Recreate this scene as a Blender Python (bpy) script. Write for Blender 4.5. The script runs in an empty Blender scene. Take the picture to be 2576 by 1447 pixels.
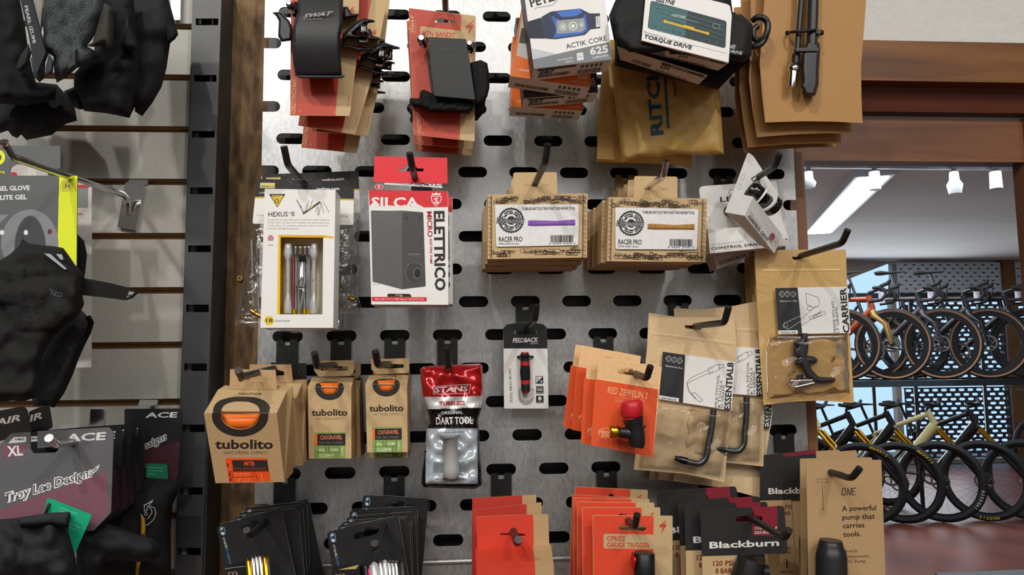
import bpy, math, random
from mathutils import Vector, Matrix, Euler
from mathutils.geometry import tessellate_polygon, delaunay_2d_cdt
from mathutils import noise as MN
random.seed(7)
SC = bpy.context.scene
COL = SC.collection
# ------------------------------------------------------------------ camera (metres; wall face of the slotted panel is y = 0, floor z = 0)
IW, IH, FPX = 2576.0, 1447.0, 1900.0
ZB = 1.84359                       # height of the panel's top reference row
CLOC = Vector((0.05996, -0.72523, 1.5))
CROT = Euler((1.66807, 0.01152, -0.07083), 'XYZ')
cam = bpy.data.objects.new('camera', bpy.data.cameras.new('camera'))
cam.location = CLOC; cam.rotation_euler = CROT
cam.data.sensor_fit = 'HORIZONTAL'; cam.data.sensor_width = 36.0
cam.data.lens = FPX / IW * 36.0
cam.data.clip_start = 0.01; cam.data.clip_end = 60
COL.objects.link(cam); SC.camera = cam
CM = CROT.to_matrix()
# ------------------------------------------------------------------ exposure, sky, lights
vs = SC.view_settings
vs.view_transform = 'Standard'; vs.look = 'None'; vs.gamma = 1.0; vs.use_curve_mapping = False
vs.exposure = 0.02
wd = bpy.data.worlds.new('sky'); SC.world = wd; wd.use_nodes = True
bg = wd.node_tree.nodes['Background']
bg.inputs[0].default_value = (0.50, 0.72, 0.95, 1); bg.inputs[1].default_value = 1.15
def area(name, loc, rot, sx, sy, power, color=(1, 1, 1), spread=math.pi):
    l = bpy.data.lights.new(name, 'AREA'); l.shape = 'RECTANGLE'; l.size = sx; l.size_y = sy
    l.energy = power; l.color = color; l.spread = spread
    o = bpy.data.objects.new(name, l); o.location = loc; o.rotation_euler = rot; COL.objects.link(o)
    return o
def spot(name, loc, target, power, color=(1, .93, .84), size=70, rad=.03):
    l = bpy.data.lights.new(name, 'SPOT'); l.energy = power; l.color = color
    l.spot_size = math.radians(size); l.spot_blend = .6; l.shadow_soft_size = rad
    o = bpy.data.objects.new(name, l); o.location = loc
    o.rotation_euler = (Vector(target) - Vector(loc)).to_track_quat('-Z', 'Y').to_euler(); COL.objects.link(o)
    return o
WARM = (1, .965, .91); COOL = (.93, .97, 1)
for i, x in enumerate((-2.3, -1.1, 0.2, 1.5, 2.7)):
    area('ceiling_strip_lamp', (x, -3.3, 2.83), (0, 0, 0), .22, 1.2, 9, COOL)
area('ceiling_fill_lamp', (0.3, -2.4, 2.82), (0, 0, 0), 3.4, 1.2, 52, WARM)
spot('track_lamp', (-.45, -1.35, 2.75), (.15, 0, 1.7), 27, WARM, 75, .022)
spot('track_lamp', (.75, -1.5, 2.75), (.3, 0, 1.65), 30, WARM, 75, .035)
spot('track_lamp', (-1.0, -1.35, 2.75), (-.6, 0, 1.4), 40, WARM, 62, .05)
area('far_room_lamp', (3.6, 5.6, 2.78), (0, 0, 0), 2.5, 4.0, 115, COOL)
area('window_daylight', (4.5, 9.3, 1.5), (math.radians(-90), 0, 0), 5, 2.2, 100, (.85, .93, 1))

# ------------------------------------------------------------------ pixel rays
def ray(px, py):
    return (CM @ Vector(((px - IW / 2) / FPX, -(py - IH / 2) / FPX, -1.0)))
def P(px, py, d=0.0):                # point of the plane y = -d seen at that pixel
    r = ray(px, py); t = (-d - CLOC.y) / r.y
    return CLOC + r * t
def PZ(px, py, z):                   # point of the horizontal plane at height z
    r = ray(px, py); return CLOC + r * ((z - CLOC.z) / r.z)
def slot(u, v):                      # world position of a slot of the panel
    return Vector((u * .025, 0, ZB - v * .0318))

# ------------------------------------------------------------------ materials
def lin(c):
    return c / 12.92 if c <= .04045 else ((c + .055) / 1.055) ** 2.4
def hexc(h):
    h = h.lstrip('#'); h = h if len(h) == 6 else ''.join(c * 2 for c in h); return tuple(lin(int(h[i:i + 2], 16) / 255) for i in (0, 2, 4))
MC = {}
def nmat(name):
    m = bpy.data.materials.new(name); m.use_nodes = True
    return m, m.node_tree, m.node_tree.nodes['Principled BSDF']
def sset(b, k, v):
    if k in b.inputs: b.inputs[k].default_value = v
def mk(name, col, rough=.5, metal=0, var=.06, scale=60, bump=0, bscale=200, spec=.5, coat=0, stretch=None, col2=None, trans=0, contrast=None):
    if name in MC: return MC[name]
    m, nt, b = nmat(name)
    c = hexc(col) if isinstance(col, str) else col
    sset(b, 'Roughness', rough); sset(b, 'Metallic', metal); sset(b, 'Specular IOR Level', spec); sset(b, 'Coat Weight', coat); sset(b, 'Coat Roughness', .08)
    sset(b, 'Transmission Weight', trans)
    tc = nt.nodes.new('ShaderNodeTexCoord'); mp = nt.nodes.new('ShaderNodeMapping')
    nt.links.new(tc.outputs['Object'], mp.inputs[0])
    if stretch: mp.inputs['Scale'].default_value = stretch
    nz = nt.nodes.new('ShaderNodeTexNoise'); nz.inputs['Scale'].default_value = scale; nz.inputs['Detail'].default_value = 4
    nt.links.new(mp.outputs[0], nz.inputs['Vector'])
    rp = nt.nodes.new('ShaderNodeValToRGB'); lo, hi = contrast or (.3, .7)
    rp.color_ramp.elements[0].position = lo; rp.color_ramp.elements[1].position = hi
    if col2:
        c2 = hexc(col2)
        rp.color_ramp.elements[0].color = (*c2, 1); rp.color_ramp.elements[1].color = (*c, 1)
    else:
        rp.color_ramp.elements[0].color = (*[x * (1 - var) for x in c], 1); rp.color_ramp.elements[1].color = (*[min(1, x * (1 + var)) for x in c], 1)
    nt.links.new(nz.outputs[0], rp.inputs[0]); nt.links.new(rp.outputs[0], b.inputs['Base Color'])
    if bump:
        n2 = nt.nodes.new('ShaderNodeTexNoise'); n2.inputs['Scale'].default_value = bscale; n2.inputs['Detail'].default_value = 3
        nt.links.new(mp.outputs[0], n2.inputs['Vector'])
        bp = nt.nodes.new('ShaderNodeBump'); bp.inputs['Strength'].default_value = bump; bp.inputs['Distance'].default_value = .002
        nt.links.new(n2.outputs[0], bp.inputs['Height']); nt.links.new(bp.outputs[0], b.inputs['Normal'])
    MC[name] = m
    return m
def mat(k):
    """a key of MC, or '#rrggbb' (printed paper), optionally '#rrggbb/g' for gloss, '/p' plastic, '/f' fabric"""
    if k in MC: return MC[k]
    h, _, s = k.partition('/')
    if s == 'g': return mk(k, h, .22, var=.03)
    if s == 'p': return mk(k, h, .42, var=.04, coat=.08, spec=.4)
    if s == 'l': return mk(k, h, .5, var=.06, scale=400, bump=.06, bscale=900, spec=.4)
    if s == 'f': return mk(k, h, .85, var=.25, scale=900, bump=.12, bscale=1500, spec=.25)
    if s == 'm': return mk(k, h, .3, 1, var=.05)
    return mk(k, h, .5, var=.05, scale=300, spec=.35)
mk('kraft', '#c09f74', .6, col2='#ae8e65', scale=900, spec=.3)
mk('kraft_light', '#ceb184', .6, col2='#bfa277', scale=700, spec=.3)
mk('orange', '#f4761f', .4, var=.03)
mk('kraft_bag', '#d6b06c', .5, col2='#caa25e', scale=500, spec=.35)
mk('kraft_pump', '#b98c56', .55, col2='#b3864f', scale=350, spec=.3)
mk('white', '#ecebe8', .4, var=.02)
mk('black', '#1c1c1d', .42, var=.1)
mk('ink', '#17171a', .5, var=.05)
mk('soft_black', '#202022', .75, var=.2, scale=500, bump=.12, bscale=1200, spec=.3)
mk('charcoal', '#2c2e2f', .8, var=.25, scale=700, bump=.4, bscale=1200, spec=.3)
mk('hook_black', '#1d1f20', .38, var=.1, bump=.05)
mk('chrome', '#d9d9d9', .12, 1, var=.03)
mk('steel', '#b9b9b8', .25, 1, var=.08)
mk('gold', '#e0a92c', .25, 1, var=.05)
mk('brass', '#c79a4a', .35, 1, var=.15, scale=200)
mk('spec_red', '#bb3a1e', .5, var=.05, scale=200)
mk('cream', '#d6b682', .55, var=.05)
mk('orange', '#f4761f', .4, var=.03)
mk('upright', '#3c3e40', .42, var=.12, scale=25, bump=.04, bscale=600)
mk('tyre', '#161719', .75, var=.15, scale=60)
mk('tan', '#8d6649', .7, var=.08, scale=30)
mk('frame_black', '#15171b', .3, var=.1, coat=.3)
mk('gloss_black', '#0c0c0d', .12, var=.02, coat=.6)
def metal_panel():
    m, nt, b = nmat('galvanised')
    N, L = nt.nodes, nt.links
    tc = N.new('ShaderNodeTexCoord')
    mp = N.new('ShaderNodeMapping'); mp.inputs['Scale'].default_value = (1, 1, .45); L.new(tc.outputs['Object'], mp.inputs[0])
    n1 = N.new('ShaderNodeTexNoise'); n1.inputs['Scale'].default_value = 420; n1.inputs['Detail'].default_value = 5; L.new(mp.outputs[0], n1.inputs['Vector'])
    n2 = N.new('ShaderNodeTexNoise'); n2.inputs['Scale'].default_value = 9; n2.inputs['Detail'].default_value = 4; L.new(tc.outputs['Object'], n2.inputs['Vector'])
    r = N.new('ShaderNodeValToRGB'); r.color_ramp.elements[0].position = .3; r.color_ramp.elements[1].position = .62
    r.color_ramp.elements[0].color = (.47, .48, .49, 1); r.color_ramp.elements[1].color = (.60, .605, .605, 1)
    L.new(n1.outputs[0], r.inputs[0])
    mx = N.new('ShaderNodeMixRGB'); mx.blend_type = 'MULTIPLY'; mx.inputs[0].default_value = .25
    L.new(r.outputs[0], mx.inputs[1]); L.new(n2.outputs[0], mx.inputs[2]); L.new(mx.outputs[0], b.inputs['Base Color'])
    mr = N.new('ShaderNodeMapRange'); mr.inputs[3].default_value = .32; mr.inputs[4].default_value = .50
    L.new(n1.outputs[0], mr.inputs[0]); L.new(mr.outputs[0], b.inputs['Roughness'])
    sset(b, 'Metallic', .8)
    bp = N.new('ShaderNodeBump'); bp.inputs['Strength'].default_value = .12; bp.inputs['Distance'].default_value = .001
    L.new(n1.outputs[0], bp.inputs['Height']); L.new(bp.outputs[0], b.inputs['Normal'])
    MC['galvanised'] = m
metal_panel()
def film(name, tint, alpha, rough=.08, bump=.3, bscale=26):
    m, nt, b = nmat(name); N, L = nt.nodes, nt.links
    sset(b, 'Base Color', (*tint, 1)); sset(b, 'Roughness', rough); sset(b, 'Specular IOR Level', .9)
    tc = N.new('ShaderNodeTexCoord'); n = N.new('ShaderNodeTexNoise'); n.inputs['Scale'].default_value = bscale; n.inputs['Detail'].default_value = 3; n.inputs['Distortion'].default_value = 1.2
    L.new(tc.outputs['Object'], n.inputs['Vector'])
    bp = N.new('ShaderNodeBump'); bp.inputs['Strength'].default_value = bump; bp.inputs['Distance'].default_value = .004
    L.new(n.outputs[0], bp.inputs['Height'])
    g = N.new('ShaderNodeBsdfGlossy'); g.inputs['Roughness'].default_value = rough; g.inputs['Color'].default_value = (1, 1, 1, 1); L.new(bp.outputs[0], g.inputs['Normal'])
    t = N.new('ShaderNodeBsdfTransparent'); t.inputs[0].default_value = (*tint, 1)
    fr = N.new('ShaderNodeFresnel'); fr.inputs[0].default_value = 1.5; L.new(bp.outputs[0], fr.inputs['Normal'])
    ad = N.new('ShaderNodeMath'); ad.operation = 'ADD'; ad.inputs[1].default_value = alpha; L.new(fr.outputs[0], ad.inputs[0])
    ml = N.new('ShaderNodeMath'); ml.operation = 'MULTIPLY'; ml.inputs[1].default_value = .8; ml.use_clamp = True; L.new(ad.outputs[0], ml.inputs[0])
    mx = N.new('ShaderNodeMixShader'); L.new(ml.outputs[0], mx.inputs[0]); L.new(t.outputs[0], mx.inputs[1]); L.new(g.outputs[0], mx.inputs[2])
    L.new(mx.outputs[0], N['Material Output'].inputs[0])
    MC[name] = m
film('clear_film', (.98, .98, .98), -.01)
film('bag_film', (.95, .95, .95), .07, .1, .55, 60)
film('grey_film', (.80, .83, .86), .10)
def wood(name, c1, c2, c3, axis=0, scale=6, knots=False, rough=.45):
    m, nt, b = nmat(name); N, L = nt.nodes, nt.links
    tc = N.new('ShaderNodeTexCoord'); mp = N.new('ShaderNodeMapping'); L.new(tc.outputs['Object'], mp.inputs[0])
    s = [14, 14, 14]; s[axis] = 1.0; mp.inputs['Scale'].default_value = s
    n = N.new('ShaderNodeTexNoise'); n.inputs['Scale'].default_value = scale; n.inputs['Detail'].default_value = 7; n.inputs['Distortion'].default_value = .6; L.new(mp.outputs[0], n.inputs['Vector'])
    r = N.new('ShaderNodeValToRGB'); e = r.color_ramp.elements; e[0].position = .3; e[1].position = .7
    e[0].color = (*hexc(c1), 1); e[1].color = (*hexc(c3), 1); k = e.new(.5); k.color = (*hexc(c2), 1)
    L.new(n.outputs[0], r.inputs[0]); out = r.outputs[0]
    if knots:
        v = N.new('ShaderNodeTexVoronoi'); v.inputs['Scale'].default_value = 3.2; mp2 = N.new('ShaderNodeMapping'); mp2.inputs['Scale'].default_value = (1, 1, 2.2); L.new(tc.outputs['Object'], mp2.inputs[0]); L.new(mp2.outputs[0], v.inputs['Vector'])
        r2 = N.new('ShaderNodeValToRGB'); r2.color_ramp.elements[0].position = .04; r2.color_ramp.elements[1].position = .12; r2.color_ramp.elements[0].color = (.25, .2, .2, 1); r2.color_ramp.elements[1].color = (1, 1, 1, 1)
        L.new(v.outputs['Distance'], r2.inputs[0])
        mx = N.new('ShaderNodeMixRGB'); mx.blend_type = 'MULTIPLY'; mx.inputs[0].default_value = 1; L.new(out, mx.inputs[1]); L.new(r2.outputs[0], mx.inputs[2]); out = mx.outputs[0]
    L.new(out, b.inputs['Base Color']); sset(b, 'Roughness', rough)
    bp = N.new('ShaderNodeBump'); bp.inputs['Strength'].default_value = .15; bp.inputs['Distance'].default_value = .002; L.new(n.outputs[0], bp.inputs['Height']); L.new(bp.outputs[0], b.inputs['Normal'])
    MC[name] = m
wood('beam_wood', '#5a3412', '#78491c', '#8a5a28', 0, 3.5)
wood('beam_dark', '#4a2015', '#5c2c1d', '#6a3624', 0, 3, rough=.4)
wood('pine_wood', '#5f3820', '#7b4e30', '#8b5e3c', 0, 2.5, True)
wood('trim_wood', '#694428', '#825636', '#8f6340', 2, 3)
mk('board_wood', '#8d6f4a', .75, col2='#4d3926', scale=60, stretch=(2.5, 2.5, .7), contrast=(.3, .72), bump=.6, bscale=260)
wood('groove_wood', '#6b4a26', '#80592e', '#93693a', 0, 4, rough=.6)

# ------------------------------------------------------------------ text, built as letter outlines
TC = {}
def text_mesh(s, bold, shear):
    k = (s, bold, shear)
    if k not in TC:
        c = bpy.data.curves.new('t', 'FONT'); c.body = s; c.size = 1; c.offset = bold; c.shear = shear; c.resolution_u = 2
        c.fill_mode = 'FRONT'
        o = bpy.data.objects.new('t', c)
        me = bpy.data.meshes.new_from_object(o)
        vs_ = [(v.co.x, v.co.y) for v in me.vertices]; fs = [tuple(p.vertices) for p in me.polygons]
        bpy.data.objects.remove(o); bpy.data.curves.remove(c); bpy.data.meshes.remove(me)
        TC[k] = (vs_, fs)
    return TC[k]
CAP = max(y for x, y in text_mesh('H', 0, 0)[0])

def lerp(a, b, t): return a + (b - a) * t
def sim(a, b, a2, b2):
    """similarity that takes pixel a to a2 and b to b2"""
    A, B, A2, B2 = complex(*a), complex(*b), complex(*a2), complex(*b2)
    k = (B2 - A2) / (B - A)
    def f(x, y):
        z = (complex(x, y) - A) * k + A2
        return z.real, z.imag
    return f
def rp(pts, r, n=4):
    """polygon with rounded corners"""
    out = []; m = len(pts)
    for i in range(m):
        rr = r[i] if isinstance(r, (list, tuple)) else r
        p = Vector(pts[i]); a = Vector(pts[i - 1]); b = Vector(pts[(i + 1) % m])
        if rr <= 0: out.append(tuple(p)); continue
        da, db = (a - p), (b - p); k = min(rr, da.length * .45, db.length * .45)
        q0 = p + da.normalized() * k; q1 = p + db.normalized() * k
        for j in range(n + 1):
            t = j / n; out.append(tuple((1 - t) ** 2 * q0 + 2 * t * (1 - t) * p + t * t * q1))
    return out
def ell(cx, cy, rx, ry=None, n=28, rot=0, a0=0, a1=360):
    ry = ry or rx; c, s = math.cos(math.radians(rot)), math.sin(math.radians(rot)); o = []
    full = a1 - a0 >= 360
    for i in range(n if full else n + 1):
        a = math.radians(lerp(a0, a1, i / n)); x, y = rx * math.cos(a), ry * math.sin(a)
        o.append((cx + x * c - y * s, cy + x * s + y * c))
    return o
def stad(cx, cy, w, h, n=8, rot=0):
    """lying stadium (slot) outline"""
    o = []; r = h / 2; k = w / 2 - r
    for i in range(n + 1):
        a = -math.pi / 2 + math.pi * i / n; o.append((k + r * math.cos(a), r * math.sin(a)))
    for i in range(n + 1):
        a = math.pi / 2 + math.pi * i / n; o.append((-k + r * math.cos(a), r * math.sin(a)))
    c, s = math.cos(math.radians(rot)), math.sin(math.radians(rot))
    return [(cx + x * c - y * s, cy + x * s + y * c) for x, y in o]
def rect(x0, y0, x1, y1): return [(x0, y0), (x1, y0), (x1, y1), (x0, y1)]
def euro(cx, cy, w, h, rot=0):
    """hang hole: slot with a hump in the middle"""
    pts = [(-w / 2, 0), (-w / 2 + h * .15, -h * .3), (-w * .2, -h * .35), (-w * .12, -h * .8), (0, -h), (w * .12, -h * .8), (w * .2, -h * .35), (w / 2 - h * .15, -h * .3), (w / 2, 0), (w / 2 - h * .2, h * .35), (-w / 2 + h * .2, h * .35)]
    c, s = math.cos(math.radians(rot)), math.sin(math.radians(rot))
    return [(cx + x * c - y * s, cy + x * s + y * c) for x, y in pts]

class G:
    """collects geometry for ONE mesh; coordinates are directions of sight (x right, y down) cut by a plane at real distance, w metres off it"""
    def __init__(s, d=None, pl=None, f=None):
        s.V, s.F, s.M, s.S = [], [], [], []
        s.f = f
        s.layer = 0; s.hf = None
        if pl:
            a, b, c = [P(*q) for q in pl]; n = (b - a).cross(c - a).normalized()
            if n.dot(CLOC - a) < 0: n = -n
            s.p0, s.n = a, n
        else:
            s.p0, s.n = Vector((0, -(d or 0), 0)), Vector((0, -1, 0))
    def plane(s, d=None, pl=None):
        g = G(d, pl); s.p0, s.n = g.p0, g.n; return s
    def pt(s, x, y, w=0):
        if s.f: x, y = s.f(x, y)
        r = ray(x, y); return CLOC + r * (((s.p0 - CLOC).dot(s.n) + w) / r.dot(s.n))
    def raw(s, vs_, fs, m, smooth=False):
        k = len(s.V); s.V += [Vector(v) for v in vs_]
        for f in fs: s.F.append([k + i for i in f]); s.M.append(m); s.S.append(smooth)
        return s
    def poly(s, pts, m, w=0, t=0, holes=()):
        """flat plate: front at w, t thick towards the back"""
        loops = [list(pts)] + [list(h) for h in holes]
        flat = [q for l in loops for q in l]
        tri = tessellate_polygon([[Vector((x, y, 0)) for x, y in l] for l in loops])
        n = len(flat)
        fr = [s.pt(x, y, w) for x, y in flat]
        tri = [tuple(x) for x in tri]
        if not tri: return s
        nn = sum(((fr[b] - fr[a]).cross(fr[c] - fr[a]) for a, b, c in tri), Vector())
        if nn.dot(s.n) < 0: tri = [x[::-1] for x in tri]
        if t <= 0: return s.raw(fr, tri, m)
        fs = list(tri) + [tuple(i + n for i in f[::-1]) for f in tri]
        k = 0
        for l in loops:
            c = len(l)
            for i in range(c):
                a, b = k + i, k + (i + 1) % c
                fs.append((a, b, b + n, a + n))
            k += c
        return s.raw(fr + [v - s.n * t for v in fr], fs, m)
    def ink(s, pts, m, holes=(), w=0):
        """printed area lying on the plate"""
        s.layer += 1
        return s.poly(pts, m, w + .00004 + .000007 * s.layer, 0, holes)
    def text(s, t, a, b, h, m='ink', w=0, bold=0, shear=0, fit=True):
        """letters along the baseline a -> b (pixels), capital height h"""
        if bold < .08: bold = min(bold, .028)
        vs_, fs = text_mesh(t, bold, shear)
        if not vs_: return s
        x0 = min(v[0] for v in vs_); x1 = max(v[0] for v in vs_)
        A, B = Vector(a), Vector(b); e = (B - A); L = e.length; e.normalize(); n = Vector((e.y, -e.x))
        kx = L / (x1 - x0) if fit else h / CAP
        ky = h / CAP
        s.layer += 1; ww = w + .00004 + .000007 * s.layer
        out = []
        for x, y in vs_:
            q = A + e * ((x - x0) * kx) + n * (y * ky); out.append(s.pt(q.x, q.y, ww + (s.hf(q.x, q.y) if s.hf else 0)))
        return s.raw(out, fs, m)
    def lines(s, a, b, dy, n, h, m, seed=1, w=0, gap=.25):
        """rows of small print too small to read, as broken dashes"""
        rd = random.Random(seed); A, B = Vector(a), Vector(b); e = B - A; L = e.length; e.normalize(); nn = Vector((-e.y, e.x))
        s.layer += 1; ww = w + .00004 + .000007 * s.layer
        for i in range(n):
            x = 0
            while x < L * (1 if i < n - 1 else .6):
                k = rd.uniform(2, 6) * h * .8; q0 = A + e * x + nn * dy * i; q1 = A + e * min(x + k, L) + nn * dy * i
                o = nn * h * .5
                s.poly([tuple(q0 - o), tuple(q1 - o), tuple(q1 + o), tuple(q0 + o)], m, ww); x += k + h * .9
        return s
    def barcode(s, a, b, h, m='ink', seed=3, w=0):
        rd = random.Random(seed); A, B = Vector(a), Vector(b); e = B - A; L = e.length; e.normalize(); n = Vector((e.y, -e.x)) * h
        s.layer += 1; ww = w + .00004 + .000007 * s.layer; x = 0
        while x < L:
            k = rd.choice((1, 1, 2, 3)) * L / 90; q0 = A + e * x; q1 = A + e * min(L, x + k)
            s.poly([tuple(q0), tuple(q1), tuple(q1 + n), tuple(q0 + n)], m, ww); x += k + rd.choice((1, 1, 2)) * L / 90
        return s
    def stroke(s, pts, wd, m, closed=False, w=0):
        """printed line"""
        s.layer += 1; ww = w + .00004 + .000007 * s.layer; n = len(pts)
        for i in range(n if closed else n - 1):
            a, b = Vector(pts[i]), Vector(pts[(i + 1) % n]); e = b - a
            if e.length < 1e-6: continue
            e.normalize(); o = Vector((-e.y, e.x)) * wd / 2; a = a - e * wd * .25; b = b + e * wd * .25
            s.poly([tuple(a + o), tuple(b + o), tuple(b - o), tuple(a - o)], m, ww)
        return s
    def tube3(s, pts, r, m, n=10, cap=True):
        """round bar through world points; r may be a list"""
        pts = [Vector(p) for p in pts]; k0 = len(pts); rs = r if isinstance(r, (list, tuple)) else [r] * k0
        vs_, fs = [], []; up = None
        for i, p in enumerate(pts):
            t = (pts[min(i + 1, k0 - 1)] - pts[max(i - 1, 0)]).normalized()
            if up is None: up = t.orthogonal().normalized()
            u = (up - t * up.dot(t)); u = u.normalized() if u.length > 1e-6 else t.orthogonal().normalized(); up = u; v = t.cross(u)
            for j in range(n):
                a = 2 * math.pi * j / n; vs_.append(p + (u * math.cos(a) + v * math.sin(a)) * rs[i])
        for i in range(k0 - 1):
            for j in range(n): fs.append((i * n + j, i * n + (j + 1) % n, (i + 1) * n + (j + 1) % n, (i + 1) * n + j))
        s.raw(vs_, fs, m, True)
        if cap:
            s.raw(vs_[:n], [tuple(range(n))[::-1]], m); s.raw(vs_[-n:], [tuple(range(n))], m)
        return s
    def tube(s, pts, r, m, n=10):
        """round bar through (x, y, w) given on the plane; r metres"""
        return s.tube3([s.pt(*q) for q in pts], r, m, n)
    def smoothpath(s, pts, k=6):
        out = []; n = len(pts)
        for i in range(n - 1):
            p0, p1, p2, p3 = [Vector(pts[max(0, min(n - 1, j))]) for j in (i - 1, i, i + 1, i + 2)]
            for j in range(k):
                t = j / k
                out.append(.5 * ((2 * p1) + (p2 - p0) * t + (2 * p0 - 5 * p1 + 4 * p2 - p3) * t * t + (3 * p1 - p0 - 3 * p2 + p3) * t ** 3))
        out.append(Vector(pts[-1])); return out
    def hexa(s, c, m):
        """block from eight world points: front TL TR BR BL, back TL TR BR BL; m one material or six (front, back, top, bottom, left, right)"""
        mm = [m] * 6 if isinstance(m, str) else m
        q = [(0, 3, 2, 1), (4, 5, 6, 7), (0, 1, 5, 4), (3, 7, 6, 2), (0, 4, 7, 3), (1, 2, 6, 5)]
        for f, k in zip(q, mm): s.raw([c[i] for i in f], [(0, 1, 2, 3)], k)
        return s
    def block(s, quad, t, m, w=0):
        fr = [s.pt(x, y, w) for x, y in quad]; return s.hexa(fr + [v - s.n * t for v in fr], m)
    def puff(s, pts, m, th=.008, back=None, w=0, R=None, step=None, nz=.0, ns=20, seed=0, crease=None):
        """soft filled shape with a traced outline, bulging th towards the front"""
        xs = [p[0] for p in pts]; ys = [p[1] for p in pts]; x0, x1, y0, y1 = min(xs), max(xs), min(ys), max(ys)
        S = min(x1 - x0, y1 - y0); R = R or S * .35; step = step or max(S / 14, 3)
        out = []
        for i in range(len(pts)):
            a, b = Vector(pts[i]), Vector(pts[(i + 1) % len(pts)]); k = max(1, int((b - a).length / step))
            out += [tuple(a.lerp(b, j / k)) for j in range(k)]
        n = len(out); E = [(i, (i + 1) % n) for i in range(n)]; V2 = [Vector(q) for q in out]
        def inside(x, y):
            c = False
            for i in range(n):
                xa, ya = out[i]; xb, yb = out[i - 1]
                if (ya > y) != (yb > y) and x < (xb - xa) * (y - ya) / (yb - ya) + xa: c = not c
            return c
        def dist(x, y):
            best = 1e9
            for i in range(n):
                ax, ay = out[i]; bx, by = out[(i + 1) % n]; dx, dy = bx - ax, by - ay; q = dx * dx + dy * dy
                t = max(0, min(1, ((x - ax) * dx + (y - ay) * dy) / q)) if q else 0
                best = min(best, (x - ax - t * dx) ** 2 + (y - ay - t * dy) ** 2)
            return math.sqrt(best)
        yy = y0 + step / 2; row = 0
        while yy < y1:
            xx = x0 + step / 2 + (row % 2) * step / 2
            while xx < x1:
                if inside(xx, yy) and dist(xx, yy) > step * .45: V2.append(Vector((xx, yy)))
                xx += step
            yy += step * .87; row += 1
        r = delaunay_2d_cdt(V2, E, [], 1, 1e-5)
        vv, ff = r[0], r[2]
        back = th * .3 if back is None else back
        top, bot = [], []
        def hfun(x, y):
            dd = dist(x, y); t = min(1, dd / R); k = nz * MN.noise(Vector((x / ns + seed * 7.1, y / ns, seed))) * min(1, dd / (R * .3)) if nz else 0
            if crease: k += crease(x, y) * min(1, dd / (R * .3))
            return w + th * math.sqrt(max(0, 1 - (1 - t) ** 2)) + k + .0004
        s.hf = hfun
        for q in vv:
            dd = dist(q.x, q.y); t = min(1, dd / R); pr = math.sqrt(max(0, 1 - (1 - t) ** 2))
            k = nz * MN.noise(Vector((q.x / ns + seed * 7.1, q.y / ns, seed))) * min(1, dd / (R * .3)) if nz else 0
            if crease: k += crease(q.x, q.y) * min(1, dd / (R * .3))
            top.append(s.pt(q.x, q.y, w + th * pr + k)); bot.append(s.pt(q.x, q.y, w - back * pr - .0001))
        fs = [tuple(f) for f in ff]
        a, b, c = fs[0][:3]
        if (top[b] - top[a]).cross(top[c] - top[a]).dot(s.n) < 0: fs = [f[::-1] for f in fs]
        s.raw(top, fs, m, True); s.raw(bot, [f[::-1] for f in fs], m, True)
        return s
    def build(s, name, parent=None, label=None, cat=None, group=None, kind=None, bevel=0):
        me = bpy.data.meshes.new(name)
        if parent: o0 = parent['_w']; o0 = Vector(o0)
        else:
            o0 = Vector((sum(v.x for v in s.V), sum(v.y for v in s.V), 0)) / len(s.V); o0.z = min(v.z for v in s.V)
        me.from_pydata([tuple(v - o0) for v in s.V], [], s.F)
        ks = []
        for k in s.M:
            if k not in ks: ks.append(k)
        for k in ks: me.materials.append(mat(k))
        ix = {k: i for i, k in enumerate(ks)}
        me.polygons.foreach_set('material_index', [ix[k] for k in s.M]); me.polygons.foreach_set('use_smooth', s.S)
        me.update()
        o = bpy.data.objects.new(name, me); COL.objects.link(o)
        if parent:
            o.parent = parent
        else: o.location = o0
        if bevel:
            bv = o.modifiers.new('edge', 'BEVEL'); bv.width = bevel; bv.segments = 2; bv.limit_method = 'ANGLE'
        o['_w'] = tuple(o0)
        tag(o, label, cat, group, kind); return o
def tag(o, label=None, cat=None, group=None, kind=None):
    for k, v in (('label', label), ('category', cat), ('group', group), ('kind', kind)):
        if v: o[k] = v
    return o
def thing(name, label, cat, at, group=None):
    o = bpy.data.objects.new(name, None); COL.objects.link(o); o.empty_display_size = .02
    w = P(*at) if not isinstance(at, Vector) else at
    o.location = w; o['_w'] = tuple(w); return tag(o, label, cat, group)
def dup(root, a, b, d0, d1, rot=0, label=None, group=None, skip=()):
    """a copy of a hanging thing: its point seen at a (distance d0) comes to b (distance d1), turned rot degrees clockwise"""
    A, B = P(a[0], a[1], d0), P(b[0], b[1], d1)
    T = Matrix.Translation(B) @ Matrix.Rotation(math.radians(rot), 4, 'Y') @ Matrix.Translation(-A)
    W = T @ Matrix.Translation(Vector(root['_w'])) @ Matrix.Translation(-root.location) @ root.matrix_basis
    r = root.copy(); COL.objects.link(r); r.matrix_basis = T @ root.matrix_basis
    r['_w'] = tuple(r.location)
    if label: r['label'] = label
    if group: r['group'] = group
    for ch in list(root.children):
        if ch.name.split('.')[0] in skip: continue
        c = ch.copy(); COL.objects.link(c); c.parent = r
        for gch in list(ch.children):
            e = gch.copy(); COL.objects.link(e); e.parent = c
    return r
ORD = ['front', 'second', 'third', 'fourth', 'fifth', 'sixth', 'seventh']
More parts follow.
